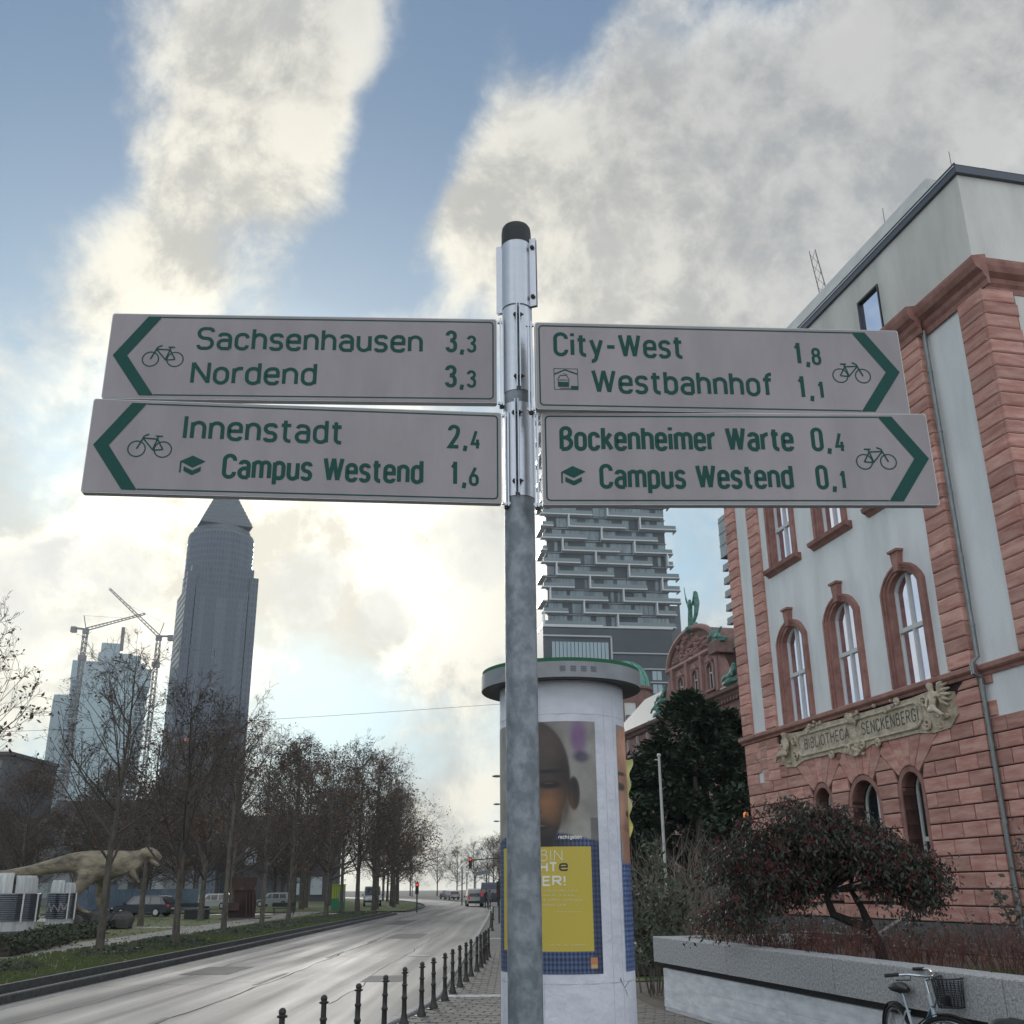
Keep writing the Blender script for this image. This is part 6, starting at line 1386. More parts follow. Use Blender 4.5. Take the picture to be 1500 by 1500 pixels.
evergreen(*px(975, 42), 7.2, 3.9, 1, 'dark evergreen left of the others, beside the flagpoles')
evergreen(*px(1028, 41), 8.9, 4.6, 2, 'tallest dark evergreen, in the middle below the museum gable')
evergreen(*px(1076, 43), 8.6, 4.4, 3, 'dark evergreen touching the far corner of the library')
evergreen(*px(1095, 38), 5.0, 3.4, 4, 'low dark evergreen at the foot of the library corner', 6000)
evergreen(*px(945, 46), 4.8, 2.2, 5, 'small dark evergreen behind the yellow banner', 5000)
# ------------------------------------------------------------------ shrubs
def stems(name, label, cat, loc, n, H, W_, m, seed, lean=.35, twigs=4, r=.008, leafm=None, lsize=.04, lnum=0, group=None, ly=None):
    rng = random.Random(seed); t = thing(name, label, cat, loc, 0, group); mb = MB(); tips = []
    for i in range(n):
        a = rng.uniform(0, 2 * PI); q = rng.random() ** .5 * W_ * .35; p = Vector((q * math.cos(a), q * math.sin(a) * (ly or 1), -.03)); d = Vector((math.cos(a) * lean * rng.random(), math.sin(a) * lean * rng.random(), 1)); h = H * rng.uniform(.55, 1.05); pts = [p]
        for k in range(3): d = (d + Vector((rng.gauss(0, .12), rng.gauss(0, .12), 0))).normalized(); pts.append(pts[-1] + d * h / 3)
        mb.tube(pts, [r, r * .8, r * .5, r * .25], 3, cap=False)
        for j in range(twigs):
            k = rng.randint(1, 2); b = pts[k].lerp(pts[k + 1], rng.random()); dd = (d + Vector((rng.gauss(0, .6), rng.gauss(0, .6), .1))).normalized(); e = b + dd * h * .28; mb.tube([b, b.lerp(e, .5) + Vector((0, 0, .02)), e], [r * .5, r * .4, r * .2], 3, cap=False); tips += [e, b.lerp(e, .5)]
        tips += pts[1:]
    mb.build('stems', m, t)
    if leafm: mb = MB(); leafmesh(mb, [rng.choice(tips) for _ in range(lnum)], lsize, rng, 1, .07); mb.build('leaves', leafm, t, kind='stuff')
    return t
GRT = mat('grey_brown_twigs', (.20, .165, .14), .9); RDT = mat('red_brown_twigs', (.075, .028, .024), .9, col2=(.15, .065, .045), scale=3); OLV = mat('glossy_pale_leaves', (.025, .036, .02), .8, col2=(.085, .095, .06), scale=5); REDL = mat('red_berry_clusters', (.26, .02, .025), .5, col2=(.14, .014, .018), scale=6); DGL = mat('dark_green_leaves', (.017, .029, .018), .6, col2=(.05, .058, .036), scale=4); STRAW = mat('dry_grass', (.42, .30, .19), .9, col2=(.30, .17, .10), scale=4)
for i, (x, d, h, w, s_) in enumerate(((975, 27, 2.9, 2.2, 1), (1012, 25.5, 2.8, 2.3, 2), (1045, 25, 2.3, 1.8, 3))):
    stems('bare_shrub', ('bare grey shrub behind the second flagpole', 'widest bare grey shrub in front of the evergreens', 'lower bare grey shrub beside the red-berried tree')[i], 'shrub', (*px(x, d), 0), 75, h, w, GRT, s_, .6, 5, .012)
stems('leafy_shrub', 'glossy-leaved shrub with pale highlights right beside the advertising column', 'shrub', (*px(952, 20.5), 0), 12, 2.25, 1.35, BARK, 7, .6, 6, .02, OLV, .055, 1900)
stems('leafy_shrub', 'low leafy bush cut by the right picture edge against the downpipe', 'shrub', (*px(1512, 17.5), .8), 12, 1.7, .9, BARK, 9, .6, 5, .012, DGL, .05, 520)
# ------------------------------------------------------------------ planter wall
def WP(s, p, z=0): v = EX * p + DX * s; v.z = z; return v
pw = thing('planter_wall', 'long raised planter wall with grainy concrete coping over a white painted base', 'wall', WP(0, 6.24), FRZ)
mb = MB(); mb.box(4.0, 17.12, -.55, -.11, -.1, .56); mb.box(16.75, 17.12, -3.2, -.55, -.1, .56); mb.build('base_wall', CONCP, pw)
random.seed(14)
for k in range(5):
    x = 17.13
    while x > 5:
        L_ = random.uniform(1.6, 2.6); mb = MB(); o = random.uniform(-.006, .006); mb.box(max(5, x - L_) + .004, x - .004, -.12, -.100 + o, .005 + k * .112, .107 + k * .112); mb.build('board_course', CONCP, pw); x -= L_
mb = MB(); mb.box(4.0, 17.10, -.5, -.16, .55, .70); mb.build('shadow_gap', MORTAR if False else mat('recess_shade', (.045, .043, .04), .95), pw)  # near-black strip: the shade under the coping is put into its colour
x = 17.25
for L_ in (2.9, 2.9, 2.9, 2.9, 1.6):
    mb = MB(); g = .006; z0, z1 = .655, 1.03; b = .012; a, c = x - L_ + g, x - g
    mb.prism([(a, .0, z0), (a, .0, z1 - b), (a, -b, z1), (a, -.34, z1), (a, -.34, z0)], (c - a, 0, 0)); mb.build('coping_block', CONC, pw, ); x -= L_
mb = MB(); mb.box(16.9, 17.24, -3.4, -.35, .655, 1.028); mb.build('coping_block', CONC, pw)
SOIL = mat('planter_soil', (.045, .032, .028), .95, col2=(.08, .05, .035), scale=6, bump=1, bscale=30)
mb = MB(); mb.box(4, 16.9, -3.3, -.35, .3, .88); mb.box(4, 17.0, -3.35, -3.15, -.1, .9); mb.build('soil', SOIL, pw)
# planting in it
for i in range(14):
    s = 16.4 - i * .82; 
    t = stems('red_twig_shrub', '', 'shrub', WP(s, 6.24 + .35 + random.uniform(.25, .75), .88), 60, random.uniform(.42, .60) + (.15 if i in (0, 1, 8, 9, 10) else 0), 1.05, RDT, 40 + i, .75, 5, .005, STRAW if i in (0, 1, 2) else RDT, .022, 150 if i < 3 else 110, 'low reddish shrubs along the planter', 1.2)
    t['label'] = 'low red-brown twiggy shrub, %s from the left end along the planter front' % ORD[i]
for i in range(6):
    t = stems('red_twig_shrub', '', 'shrub', WP(15.8 - i * 1.7, 8.6, .88), 30, .5, 1.2, RDT, 60 + i, .7, 4, .006, DGL, .03, 160, 'reddish shrubs in the back row of the planter')
    t['label'] = 'reddish shrub with some green, %s from the left in the planter back row' % ORD[i]
gp = MB(); rg = random.Random(5)
for i in range(140): p = WP(9.4 + rg.gauss(0, .22), 6.85 + rg.gauss(0, .12), .88); d = Vector((rg.gauss(0, .3), rg.gauss(0, .3), 1)).normalized() * rg.uniform(.1, .2); gp.quadv(p, p + Vector((.006, 0, 0)), p + d + Vector((.003, 0, 0)), p + d)
tag(gp.build('grass_tuft', mat('fresh_grass', (.06, .14, .03), .8)), 'small bright green grass tuft on the planter edge by the bicycle basket', 'grass', kind='stuff')
# twisted red-berried tree
bt = thing('berry_tree', 'twisted low spreading tree with drooping dark leaves and red berries in the planter', 'tree', (*px(1247, 15.4), .88))
RTV = Vector((math.cos(rad(-17.5)), math.sin(rad(-17.5)), 0)); FWV = Vector((math.sin(rad(17.5)), math.cos(rad(17.5)), 0))
def BP(px_, up_, fw=0): return RTV * (px_ / 97.0) + Vector((0, 0, up_ / 97.0 )) + FWV * fw      # about 97 px per metre there
mb = MB(); tr = [BP(28, -18), BP(27, 10), BP(18, 36), BP(-6, 44), BP(-26, 52, .1), BP(-32, 72, .1), BP(-22, 98, .1), BP(-10, 120, .15)]; mb.tube(tr, [.085, .078, .07, .062, .055, .048, .038, .025], 8)
mb.tube([tr[2], BP(10, 60, .1), BP(-2, 84, .25), BP(6, 110, .3)], [.06, .045, .035, .02], 6); mb.build('trunk', mat('dark_gnarled_bark', (.022, .018, .016), .9), bt, smooth=True)
rg = random.Random(12); mb = MB(); hubs = [tr[-1], tr[-2], BP(6, 110, .3), BP(-30, 80, 0)]; tips = []
ends = []
for i in range(150):
    tx = rg.uniform(-195, 118); tp_ = np.interp(tx, (-195, -147, -97, -47, 3, 53, 103, 140), (128, 178, 204, 213, 193, 168, 128, 92)); bt_ = np.interp(tx, (-195, -130, -75, -40, 20, 70, 140), (28, 25, 45, 95, 104, 78, 40)); ty = bt_ + (tp_ - bt_) * rg.random() ** .75 - 8 + rg.gauss(0, 5); fw = rg.uniform(-.8, .8); ty -= 14 * max(0, math.sin(tx * .09)) ; ends.append((tx, ty, fw))
for tx, ty, fw in ends:
    h = rg.choice(hubs); e = BP(tx, ty, fw); mid = h.lerp(e, .55) + Vector((0, 0, .18)); mid2 = h.lerp(e, .8) + Vector((0, 0, .15)); mb.tube([h, mid, mid2, e], [.022, .014, .009, .004], 4, cap=False)
    for k in range(9):
        b = mid.lerp(e, rg.random()) + Vector((0, 0, .06)); d = Vector((rg.gauss(0, .7), rg.gauss(0, .7), rg.uniform(-.5, .25))).normalized(); L_ = rg.uniform(.18, .42); q = b + d * L_ + Vector((0, 0, -.06)); mb.tube([b, b.lerp(q, .5) + Vector((0, 0, .03)), q], [.006, .004, .002], 3, cap=False); tips += [b, b.lerp(q, .5), q]
cw = mb.build('crown', mat('dark_gnarled_bark', (.022, .018, .016), .9), bt)
mb = MB(); rg2 = random.Random(3)
for p in tips:
    for _ in range(6):
        c = p + Vector((rg2.gauss(0, .06), rg2.gauss(0, .06), rg2.gauss(0, .05))); d = Vector((rg2.gauss(0, .5), rg2.gauss(0, .5), -.65)).normalized(); b = d.cross(Vector((rg2.gauss(0, 1), rg2.gauss(0, 1), .2))).normalized(); L_ = rg2.uniform(.045, .10); mb.quadv(c, c + d * L_ * .5 + b * L_ * .2, c + d * L_, c + d * L_ * .5 - b * L_ * .2)
mb.build('leaves', DGL, cw, kind='stuff')
mb = MB()
for p in tips:
    for _ in range(2):
        c = p + Vector((rg2.gauss(0, .07), rg2.gauss(0, .07), rg2.gauss(0, .05))); d = Vector((rg2.gauss(0, .6), rg2.gauss(0, .6), -.4)).normalized(); b = d.cross(Vector((rg2.gauss(0, 1), rg2.gauss(0, 1), .2))).normalized(); L_ = rg2.uniform(.04, .08); mb.quadv(c, c + d * L_ * .5 + b * L_ * .2, c + d * L_, c + d * L_ * .5 - b * L_ * .2)
mb.build('maroon_leaves', mat('maroon_leaves', (.085, .016, .016), .6, col2=(.04, .014, .013), scale=5), cw, kind='stuff')
mb = MB()
for p in tips:
    if rg2.random() < .28:
        for _ in range(8): c = p + Vector((rg2.gauss(0, .045), rg2.gauss(0, .045), rg2.gauss(0, .03))); r = .011; mb.quadv(c + Vector((-r, 0, 0)), c + Vector((0, -r, r)), c + Vector((r, 0, 0)), c + Vector((0, r, -r))); mb.quadv(c + Vector((0, 0, -r)), c + Vector((r, 0, 0)), c + Vector((0, 0, r)), c + Vector((-r, 0, 0)))
mb.build('berries', REDL, cw, kind='stuff')
# ------------------------------------------------------------------ ground cover
rg = random.Random(8); mb = MB()
IVY = mat('ivy_leaves', (.022, .035, .014), .6, col2=(.05, .055, .022), scale=1.5)
spots = [(-12.6, 27, .8, 2.2), (-12.3, 34.5, 1.0, 2.4), (-11.5, 38.5, .9, 2.6), (-12.6, 49, 1.3, 3), (-12.2, 56, 1.4, 4), (-12.4, 64, 1.5, 4), (-12, 74, 1.5, 5), (-12, 84, 1.4, 4), (-13.2, 42, .8, 3)]
for cx, cy, rx, ry in spots:
    for i in range(1100):
        a = rg.uniform(0, 6.28); q = rg.random() ** .5; x, y = cx + rx * q * math.cos(a), cy + ry * q * math.sin(a); z = .03 + .17 * (1 - q * q) * rg.random(); s = rg.uniform(.04, .09); d = Vector((rg.gauss(0, 1), rg.gauss(0, 1), .4)).normalized(); b = d.cross(Vector((rg.gauss(0, .5), -1, .5))).normalized(); p = Vector((x, y, z)); mb.quadv(p - d * s, p + b * s, p + d * s, p - b * s)
mb.build('ivy_ground_cover', IVY, kind='stuff')
mb = MB()
for i in range(14000):
    y = 20 + rg.random() ** 1.5 * 60; x = kl(y) - .55 - rg.random() * 4.6; s = .10; a = rg.uniform(0, 6.28); p = Vector((x, y, -.02)); t = Vector((math.cos(a), math.sin(a), 0)) * .012; mb.quadv(p - t, p + t, p + t * .3 + Vector((rg.gauss(0, .03), 0, s)), p - t * .3 + Vector((rg.gauss(0, .03), 0, s)))
mb.build('grass_blades', mat('grass_blade', (.06, .10, .025), .8, col2=(.10, .10, .04), scale=1), kind='stuff')
mb = MB()
for i in range(5200):
    y = rg.uniform(22, 100); x = kl(y) - .6 - rg.random() * (8 + y * .25); s = rg.uniform(.03, .07); p = Vector((x, y, .0)); a = rg.uniform(0, 6.28); d = Vector((math.cos(a), math.sin(a), rg.gauss(0, .3))) * s; b = Vector((-math.sin(a), math.cos(a), rg.gauss(0, .3))) * s * .7; mb.quadv(p - d, p - b, p + d, p + b)
mb.build('fallen_leaves', mat('fallen_leaf', (.16, .10, .05), .8, col2=(.09, .06, .04), scale=2), kind='stuff')
def hedge(x0, y0, x1, y1, w, h, label, n):
    t = thing('low_hedge', label, 'hedge'); mb = MB(); a, b = Vector((x0, y0, 0)), Vector((x1, y1, 0)); d = (b - a); u = d.normalized(); s = Vector((u.y, -u.x, 0))
    mb.obox((a + b) / 2 + Vector((0, 0, h * .4)), d, d.length / 2 - .1, s, w * .36, (0, 0, 1), h * .4); mb.build('branches', TWIG, t); mb = MB()
    for i in range(n):
        p = a + d * rg.random() + s * rg.gauss(0, w * .3) + Vector((0, 0, rg.random() ** .7 * h)); q = Vector((rg.gauss(0, 1), rg.gauss(0, 1), rg.gauss(0, 1))).normalized() * .07; r_ = q.orthogonal().normalized() * .045; mb.quadv(p - q, p - r_, p + q, p + r_)
    mb.build('leaves', IVY, t, kind='stuff')
pa_, pb_ = G(-10, 1402), G(90, 1380); hedge(pa_.x, pa_.y, pb_.x, pb_.y, 1.1, .5, 'dark ragged hedge in front of the corrugated drums', 5200)
pa_, pb_ = G(78, 1378), G(135, 1372); hedge(pa_.x, pa_.y, pb_.x, pb_.y, 1.2, .55, 'short dark hedge piece left of the nearest street tree', 3000)
pa_, pb_ = G(905, 1352), G(962, 1358); hedge(2.4, 24.5, 5.8, 25.5, .8, .35, 'low green planting strip behind the thin rail by the column', 1500)
# ------------------------------------------------------------------ dinosaur statue on a rock
DD = 62.0
DINO = mat('dinosaur_skin', (.30, .25, .175), .85, col2=(.09, .078, .058), scale=1.1, stretch=(1, 1, 2.2), bump=3.5, bscale=7, detail=12, lo=.42, hi=.66)
dn = thing('dinosaur_statue', 'life-size grey-brown dinosaur statue standing on dark rocks in the park', 'statue', (0, 0, 0))
def DP(x, y, r, off=0.0):
    p = at(x, y, DD); q = Vector((p.x, p.y, 0)).normalized(); return ((p + q * off), r * DD / 1560)
nd = [DP(142, 1264, (20)), DP(112, 1262, 15), DP(82, 1268, 10.5), DP(45, 1276, 8), DP(8, 1282, 6.5), DP(-35, 1281, 4.5), DP(-85, 1272, 2),
      DP(172, 1265, 18.5), DP(194, 1262, 14), DP(205, 1256, 9.5), DP(213, 1250, 9), DP(221, 1249, 9), DP(230, 1254, 6.2), DP(237, 1259, 3.4),
      DP(130, 1280, 12.5, -.75), DP(118, 1298, 8.5, -.95), DP(107, 1312, 5.5, -.9), DP(112, 1330, 4, -.9), DP(122, 1335, 3, -.9), DP(132, 1337, 2, -.9),
      DP(150, 1285, 11, .6), DP(150, 1300, 8, .7), DP(145, 1315, 5.5, .75), DP(148, 1331, 4.5, .7), DP(158, 1336, 3.2, .7), DP(167, 1338, 2.2, .7),
      DP(193, 1277, 5, -.45), DP(200, 1288, 2.6, -.5), DP(204, 1293, 1.6, -.5), DP(190, 1279, 4, .5), DP(198, 1290, 2.2, .5)]
ed = [(0, 1), (1, 2), (2, 3), (3, 4), (4, 5), (5, 6), (0, 7), (7, 8), (8, 9), (9, 10), (10, 11), (11, 12), (12, 13), (0, 14), (14, 15), (15, 16), (16, 17), (17, 18), (18, 19), (0, 20), (20, 21), (21, 22), (22, 23), (23, 24), (24, 25), (8, 26), (26, 27), (27, 28), (8, 29), (29, 30)]
skin('body', nd, ed, DINO, dn, 2)
skin('lower_jaw', [DP(219, 1257, 4.5), DP(227, 1264, 3.4), (DP(234, 1268, 2.2))], [(0, 1), (1, 2)], DINO, dn, 1)
mb = MB()
for k in range(7): a = DP(222 + k * 2.0, 1259 + k * 1.0, 1, -.12)[0]; mb.tube([a, a - Vector((0, 0, .11))], [.025, .004], 4)
mb.build('teeth', mat('bone_white', (.6, .57, .48), .5), dn, kind='stuff')
mb = MB(); e_ = DP(222, 1246, 1, -.3)[0]; mb.ball(e_, .06, .06, .05, 8, 5); mb.build('eye', BLACK, dn)
rk = thing('rock_base', 'dark boulder plinth under the dinosaur statue', 'rocks', (0, 0, 0)); rg = random.Random(2)
for i in range(11):
    p = at(112 + i * 7.4, 1343, DD) + Vector((rg.gauss(0, .1), rg.uniform(-1.3, 1.2), 0)); mb = MB(); mb.ball((p.x, p.y, .28), .62, .7, .62 - abs(i - 5) * .03, 8, 5); mb.v = [(x + rg.gauss(0, .06), y + rg.gauss(0, .06), z + rg.gauss(0, .06)) for x, y, z in mb.v]
    mb.build('boulder', mat('dark_rock', (.045, .043, .042), .9, col2=(.09, .085, .08), scale=2, bump=1), rk)
# ------------------------------------------------------------------ corrugated drums
WHM = mat('white_sheet_panel', (.58, .58, .57), .5, col2=(.34, .35, .36), scale=2.2, stretch=(3, 3, .15)); CORR = mat('corrugated_dark_sheet', (.16, .17, .20), .32, metal=.85); SIL = mat('bright_sheet_edge', (.55, .55, .52), .35, metal=.5)
def drum(xa, xb, dist, label, scrib=False):
    A_, B_ = at(xa, 1330, dist), at(xb, 1330, dist); c = (A_ + B_) / 2; w = (B_ - A_).length / 2; t = thing('corrugated_enclosure', label, 'enclosure', (c.x, c.y, 0), -azel((xa + xb) / 2, 1300)[0], 'corrugated enclosures behind the hedge')
    za = 1.8 - (1358 - 1303) * dist / 1608 * .96 + .3; z1, z2, z3 = .55, 1.75, 2.65 if w > 1 else 2.35
    mb = MB(); prof = []
    n = 13
    for k in range(n): z = z1 + (z2 - z1) * k / n; prof += [(w, z), (w + .05, z + .03), (w + .05, z + (z2 - z1) / n - .02), (w, z + (z2 - z1) / n - .01)]
    mb.lathe(prof, 28); mb.build('corrugated_skirt', CORR, t)
    mb = MB(); mb.lathe([(w - .03, .12), (w - .03, z1)], 28); mb.build('base_ring', WHM, t)
    for (a0, a1, h, r) in ((3.5, 4.75, z3, w * .95), (4.85, 5.9, z3 - .12, w * .93), (2.5, 3.4, z3 - .3, w * .9)):
        mb = MB(); mb.lathe([(r, z2), (r * .96, h - .15), (r * .88, h), (r * .84, h - .02), (r * .92, h - .2), (r * .95, z2)], 10, 0, 0, False, a0, a1); mb.build('curved_panel', WHM, t, smooth=True)
    for a in (-.55, -1.15):
        mb = MB(); mb.beam(((w + .06) * math.cos(a), (w + .06) * math.sin(a), z1 - .05), ((w + .06) * math.cos(a), (w + .06) * math.sin(a), z2), .07); mb.build('edge_strip', SIL, t)
    if scrib:
        mb = MB(); rr = []
        P_ = [(-.7, .9), (-.6, 1.3), (-.45, .85), (-.35, 1.2), (-.1, .9), (-.05, 1.3), (.1, .95), (.25, 1.25), (.15, 1.0), (.35, .95)]
        for a, b in zip(P_, P_[1:]): rr.append(seg(a, b, .05))
        flat(mb, rr, lambda x, y, l: ((w + .055 + l) * math.sin(x / w), -(w + .055 + l) * math.cos(x / w), y), .001, .003); mb.build('graffiti', mat('grey_spray', (.28, .28, .3), .7), t)
    mb = MB(); mb.lathe([(w + .3, -.1), (w + .3, .12), (.1, .12)], 24); mb.build('base_slab', PL, t)
drum(-34, 58, 57, 'larger corrugated drum enclosure with white curved top panels at the far left'); drum(68, 111, 60, 'smaller graffitied corrugated enclosure beside the dinosaur leg', True)
# ------------------------------------------------------------------ rusty sculpture
RUST = mat('rusty_steel', (.04, .024, .02), .8, col2=(.085, .042, .032), scale=1.2, stretch=(1, 1, .4), bump=.5)
sc_ = thing('steel_sculpture', 'rust-brown blocky steel sculpture on the lawn by the gravel path', 'sculpture'); SDI = 76.0; qd = Vector((math.sin(azel(355, 1300)[0]), math.cos(azel(355, 1300)[0]), 0))
def spoly(name, pts, dep, off=0, m=RUST):
    mb = MB(); mb.prism([at(x, y, SDI) + qd * off for x, y in pts], qd * dep); mb.build(name, m, sc_)
spoly('upper_block', [(340, 1285), (357, 1285), (356, 1298), (351, 1304), (344, 1304), (340, 1300)], 1.3)
spoly('folded_slab', [(357, 1285), (377, 1285), (376, 1296), (371, 1304), (366, 1303), (360, 1306), (356, 1298)], 1.1, .15)
spoly('main_block', [(343, 1304), (374, 1303), (376, 1324), (373, 1345), (334, 1345), (334, 1324), (343, 1320)], 1.4, .3)
for x in (360, 364.5, 369): spoly('vertical_fin', [(x, 1308), (x + 2.2, 1308), (x + 2.2, 1345), (x, 1345)], 1.5, -.1)
spoly('side_step', [(334, 1322), (350, 1322), (350, 1334), (334, 1334)], .5, -.2)
p = at(355, 1346, SDI); mb = MB(); mb.obox((p.x, p.y + .8, .0), (1, 0, 0), 1.5, (0, 1, 0), 1.2, (0, 0, 1), .06); mb.build('base_plate', PL, sc_)
# ------------------------------------------------------------------ green kiosk
kp = G(495, 1333); kk = thing('green_kiosk', 'narrow kiosk cabinet, lime above and green below, between the street trees', 'kiosk', (kp.x, kp.y, 0), -azel(495, 1300)[0])
mb = MB(); mb.box(-.62, .62, 0, .9, 0, 1.0); mb.build('lower_body', mat('kiosk_green', (.02, .17, .07), .5), kk)
mb = MB(); mb.box(-.62, .62, 0, .9, 1.0, 2.15); mb.build('upper_body', mat('kiosk_lime', (.30, .36, .03), .5), kk)
mb = MB(); mb.box(.02, .55, -.03, .0, .7, 1.7); mb.build('window', mat('kiosk_glass', (.20, .27, .26), .2), kk); mb = MB()
for x in (-.4, -.2, .0): mb.box(x, x + .03, -.015, .0, 1.0, 2.15)
mb.build('panel_seams', mat('kiosk_dark_green', (.01, .09, .04), .5), kk)
mb = MB(); mb.box(-.68, .68, -.06, .96, 2.15, 2.22); mb.build('roof', mat('kiosk_lime', (.3, .36, .03), .5), kk)
# ------------------------------------------------------------------ vehicles
TYRE = mat('tyre_rubber', (.012, .012, .012), .8); RIM = mat('alloy_rim', (.35, .36, .37), .35, metal=.8); CGL = mat('car_glass', (.02, .025, .03), .08, spec=.9); REDL2 = mat('tail_light', (.55, .02, .02), .3, emit=((1, .05, .03), .1)); HEADL = mat('headlight_lens', (.75, .77, .78), .15); PLATE = mat('number_plate', (.6, .6, .58), .5); TRIMB = mat('black_trim', (.02, .02, .02), .6)
def vehicle(name, label, cat, loc, rz, L_, W_, H_, col, kind='van', brake=False, group=None):
    t = thing(name, label, cat, loc, rz, group); h = W_ / 2; paint = mat('paint_%s' % '_'.join('%02d' % int(c * 99) for c in col), col, .28, metal=.1, coat=.6)
    if kind == 'van': low = [(-.5, .28), (-.5, .52), (-.495, .96), (-.48, 1.0)]; belt = .52; roof = [(-.475, .93), (-.45, 1.0), (.14, 1.0), (.20, .96), (.36, belt)]; hood = [(.36, belt), (.47, belt * .90), (.5, belt * .72), (.5, .16)]; tail = [(-.5, .16), (-.5, belt)]
    else: belt = .58; roof = [(-.47, belt + .02), (-.38, .95), (-.30, 1.0), (.06, 1.0), (.12, .97), (.26, belt)]; hood = [(.26, belt), (.44, belt * .88), (.49, belt * .72), (.5, .2)]; tail = [(-.5, .2), (-.49, belt)]
    prof = [(y * L_, z * H_, h) for y, z in tail]; low_poly = prof + [(y * L_, z * H_, h * (.97 if y < .45 else .86)) for y, z in hood[0:]]
    mb = MB()
    def loft(pp, ins=0):
        n = len(pp); i = len(mb.v); mb.v += [(-w, y, z) for y, z, w in pp] + [(w, y, z) for y, z, w in pp]
        mb.f.append(tuple(i + k for k in range(n))); mb.f.append(tuple(i + n + k for k in reversed(range(n)))); mb.mi += [0, 0]
        for k in range(n): j = (k + 1) % n; mb.f.append((i + k, i + n + k, i + n + j, i + j)); mb.mi.append(0)
    loft(low_poly); tum = .86
    gh = [(roof[0][0] * L_, belt * H_, h * .97)] + [(y * L_, z * H_, h * (.97 - (.97 - tum) * min(1, (z - belt) / (1 - belt)))) for y, z in roof[:-1]] + [(roof[-1][0] * L_, belt * H_, h * .97)]
    loft(gh); body = mb.build('body', paint, t, smooth=True)
    def wpt(y, z, o=.012): w = h * (.97 - (.97 - tum) * max(0, min(1, (z - belt) / (1 - belt)))); return w + o
    y_f, y_b = (.30, -.44) if kind == 'van' else (.20, -.40); zt_, zb_ = .92, belt + .03
    cuts = [y_b, y_b + (y_f - y_b) * .34, y_b + (y_f - y_b) * .66, y_f]
    for sg in (-1, 1):
        for a, b in zip(cuts, cuts[1:]):
            ta = a + (.03 if a == cuts[0] else 0); tb = b - (.13 if b == cuts[-1] else 0)
            mb = MB(); q = [(sg * wpt(0, zb_), (a + .012) * L_, zb_ * H_), (sg * wpt(0, zb_), (b - .012) * L_, zb_ * H_), (sg * wpt(0, zt_), (tb - .012) * L_, zt_ * H_), (sg * wpt(0, zt_), (ta + .012) * L_, zt_ * H_)]
            mb.prism(q, (-sg * .01, 0, 0)); mb.build('side_window', CGL, t)
        mb = MB(); mb.obox((sg * (h + .1), .26 * L_, (belt + .04) * H_), (1, 0, 0), .09, (0, 1, 0), .05, (0, 0, 1), .07); mb.build('wing_mirror', TRIMB, t)
    # windscreen and rear window
    (ya, za), (yb, zb2) = roof[-2], roof[-1]; mb = MB(); mb.prism([(-h * .80, ya * L_ + .02, za * H_ - .02), (h * .80, ya * L_ + .02, za * H_ - .02), (h * .88, (yb - .012) * L_ + .03, zb2 * H_ + .03), (-h * .88, (yb - .012) * L_ + .03, zb2 * H_ + .03)], (0, .012, .012)); mb.build('windscreen', CGL, t)
    (ya, za), (yb, zb2) = roof[0], roof[1]; mb = MB(); zz0 = (belt + .04) * H_; zz1 = .9 * H_; yy0 = ya * L_; mb.prism([(-h * .82, yy0 - .02, zz0), (h * .82, yy0 - .02, zz0), (h * .76, (ya * .4 + yb * .6) * L_ - .02, zz1), (-h * .76, (ya * .4 + yb * .6) * L_ - .02, zz1)], (0, -.012, .004)); mb.build('rear_window', CGL, t)
    for sg in (-1, 1):
        mb = MB(); mb.box(sg * h * .80 - .10, sg * h * .80 + .10, -.5 * L_ - .025, -.5 * L_ + .03, belt * H_ * .80, (belt + .12 if kind == 'van' else belt) * H_); mb.build('tail_light', REDL2, t)
        mb = MB(); mb.box(sg * h * .68 - .16, sg * h * .68 + .16, .5 * L_ - .04, .5 * L_ + .02, belt * H_ * .60, belt * H_ * .76); mb.build('headlight', HEADL, t)
        for y in (-.31, .31):
            mb = MB(); R_ = .32; mb.tube([(sg * (h - .2), y * L_, R_), (sg * (h + .01), y * L_, R_)], R_, 18); w_ = mb.build('tyre', TYRE, t); mb = MB(); mb.tube([(sg * (h - .02), y * L_, R_), (sg * (h + .02), y * L_, R_)], R_ * .62, 12); mb.build('rim', RIM, w_)
    mb = MB(); mb.box(-h * .9, h * .9, -.5 * L_ - .05, -.5 * L_ + .05, .2 * H_, .2 * H_ + .2); mb.box(-h * .9, h * .9, .5 * L_ - .06, .5 * L_ + .04, .2 * H_, .2 * H_ + .2); mb.build('bumper', TRIMB, t)
    for y in (-.5 * L_ - .06, .5 * L_ + .05): mb = MB(); mb.box(-.26, .26, y - .008, y + .008, .2 * H_ + .22, .2 * H_ + .33); mb.build('number_plate', PLATE, t)
    return t
p = G(696, 1328, RZ); p = p * 1.0; p.z = 0
vehicle('compact_van', 'silver compact van driving away in the right lane of the road', 'car', (-4.55, 121, RZ), rad(6), 4.3, 1.8, 1.82, (.52, .52, .52), 'van')
vehicle('parked_van', 'white delivery van facing us behind the green kiosk', 'van', (*G(545, 1327)[:2], -.02), PI + rad(8), 5.0, 1.95, 2.1, (.50, .52, .52), 'van')
vehicle('parked_car', 'dark estate car parked by the blue hoarding behind the dinosaur', 'car', (*px(215, 88), -.02), rad(80), 4.5, 1.8, 1.5, (.03, .035, .05), 'car', group='cars parked on the far side of the park')
vehicle('parked_car', 'white car parked behind the lawn left of the rusty sculpture', 'car', (*px(316, 118), -.02), rad(75), 4.4, 1.8, 1.5, (.55, .56, .57), 'car', group='cars parked on the far side of the park')
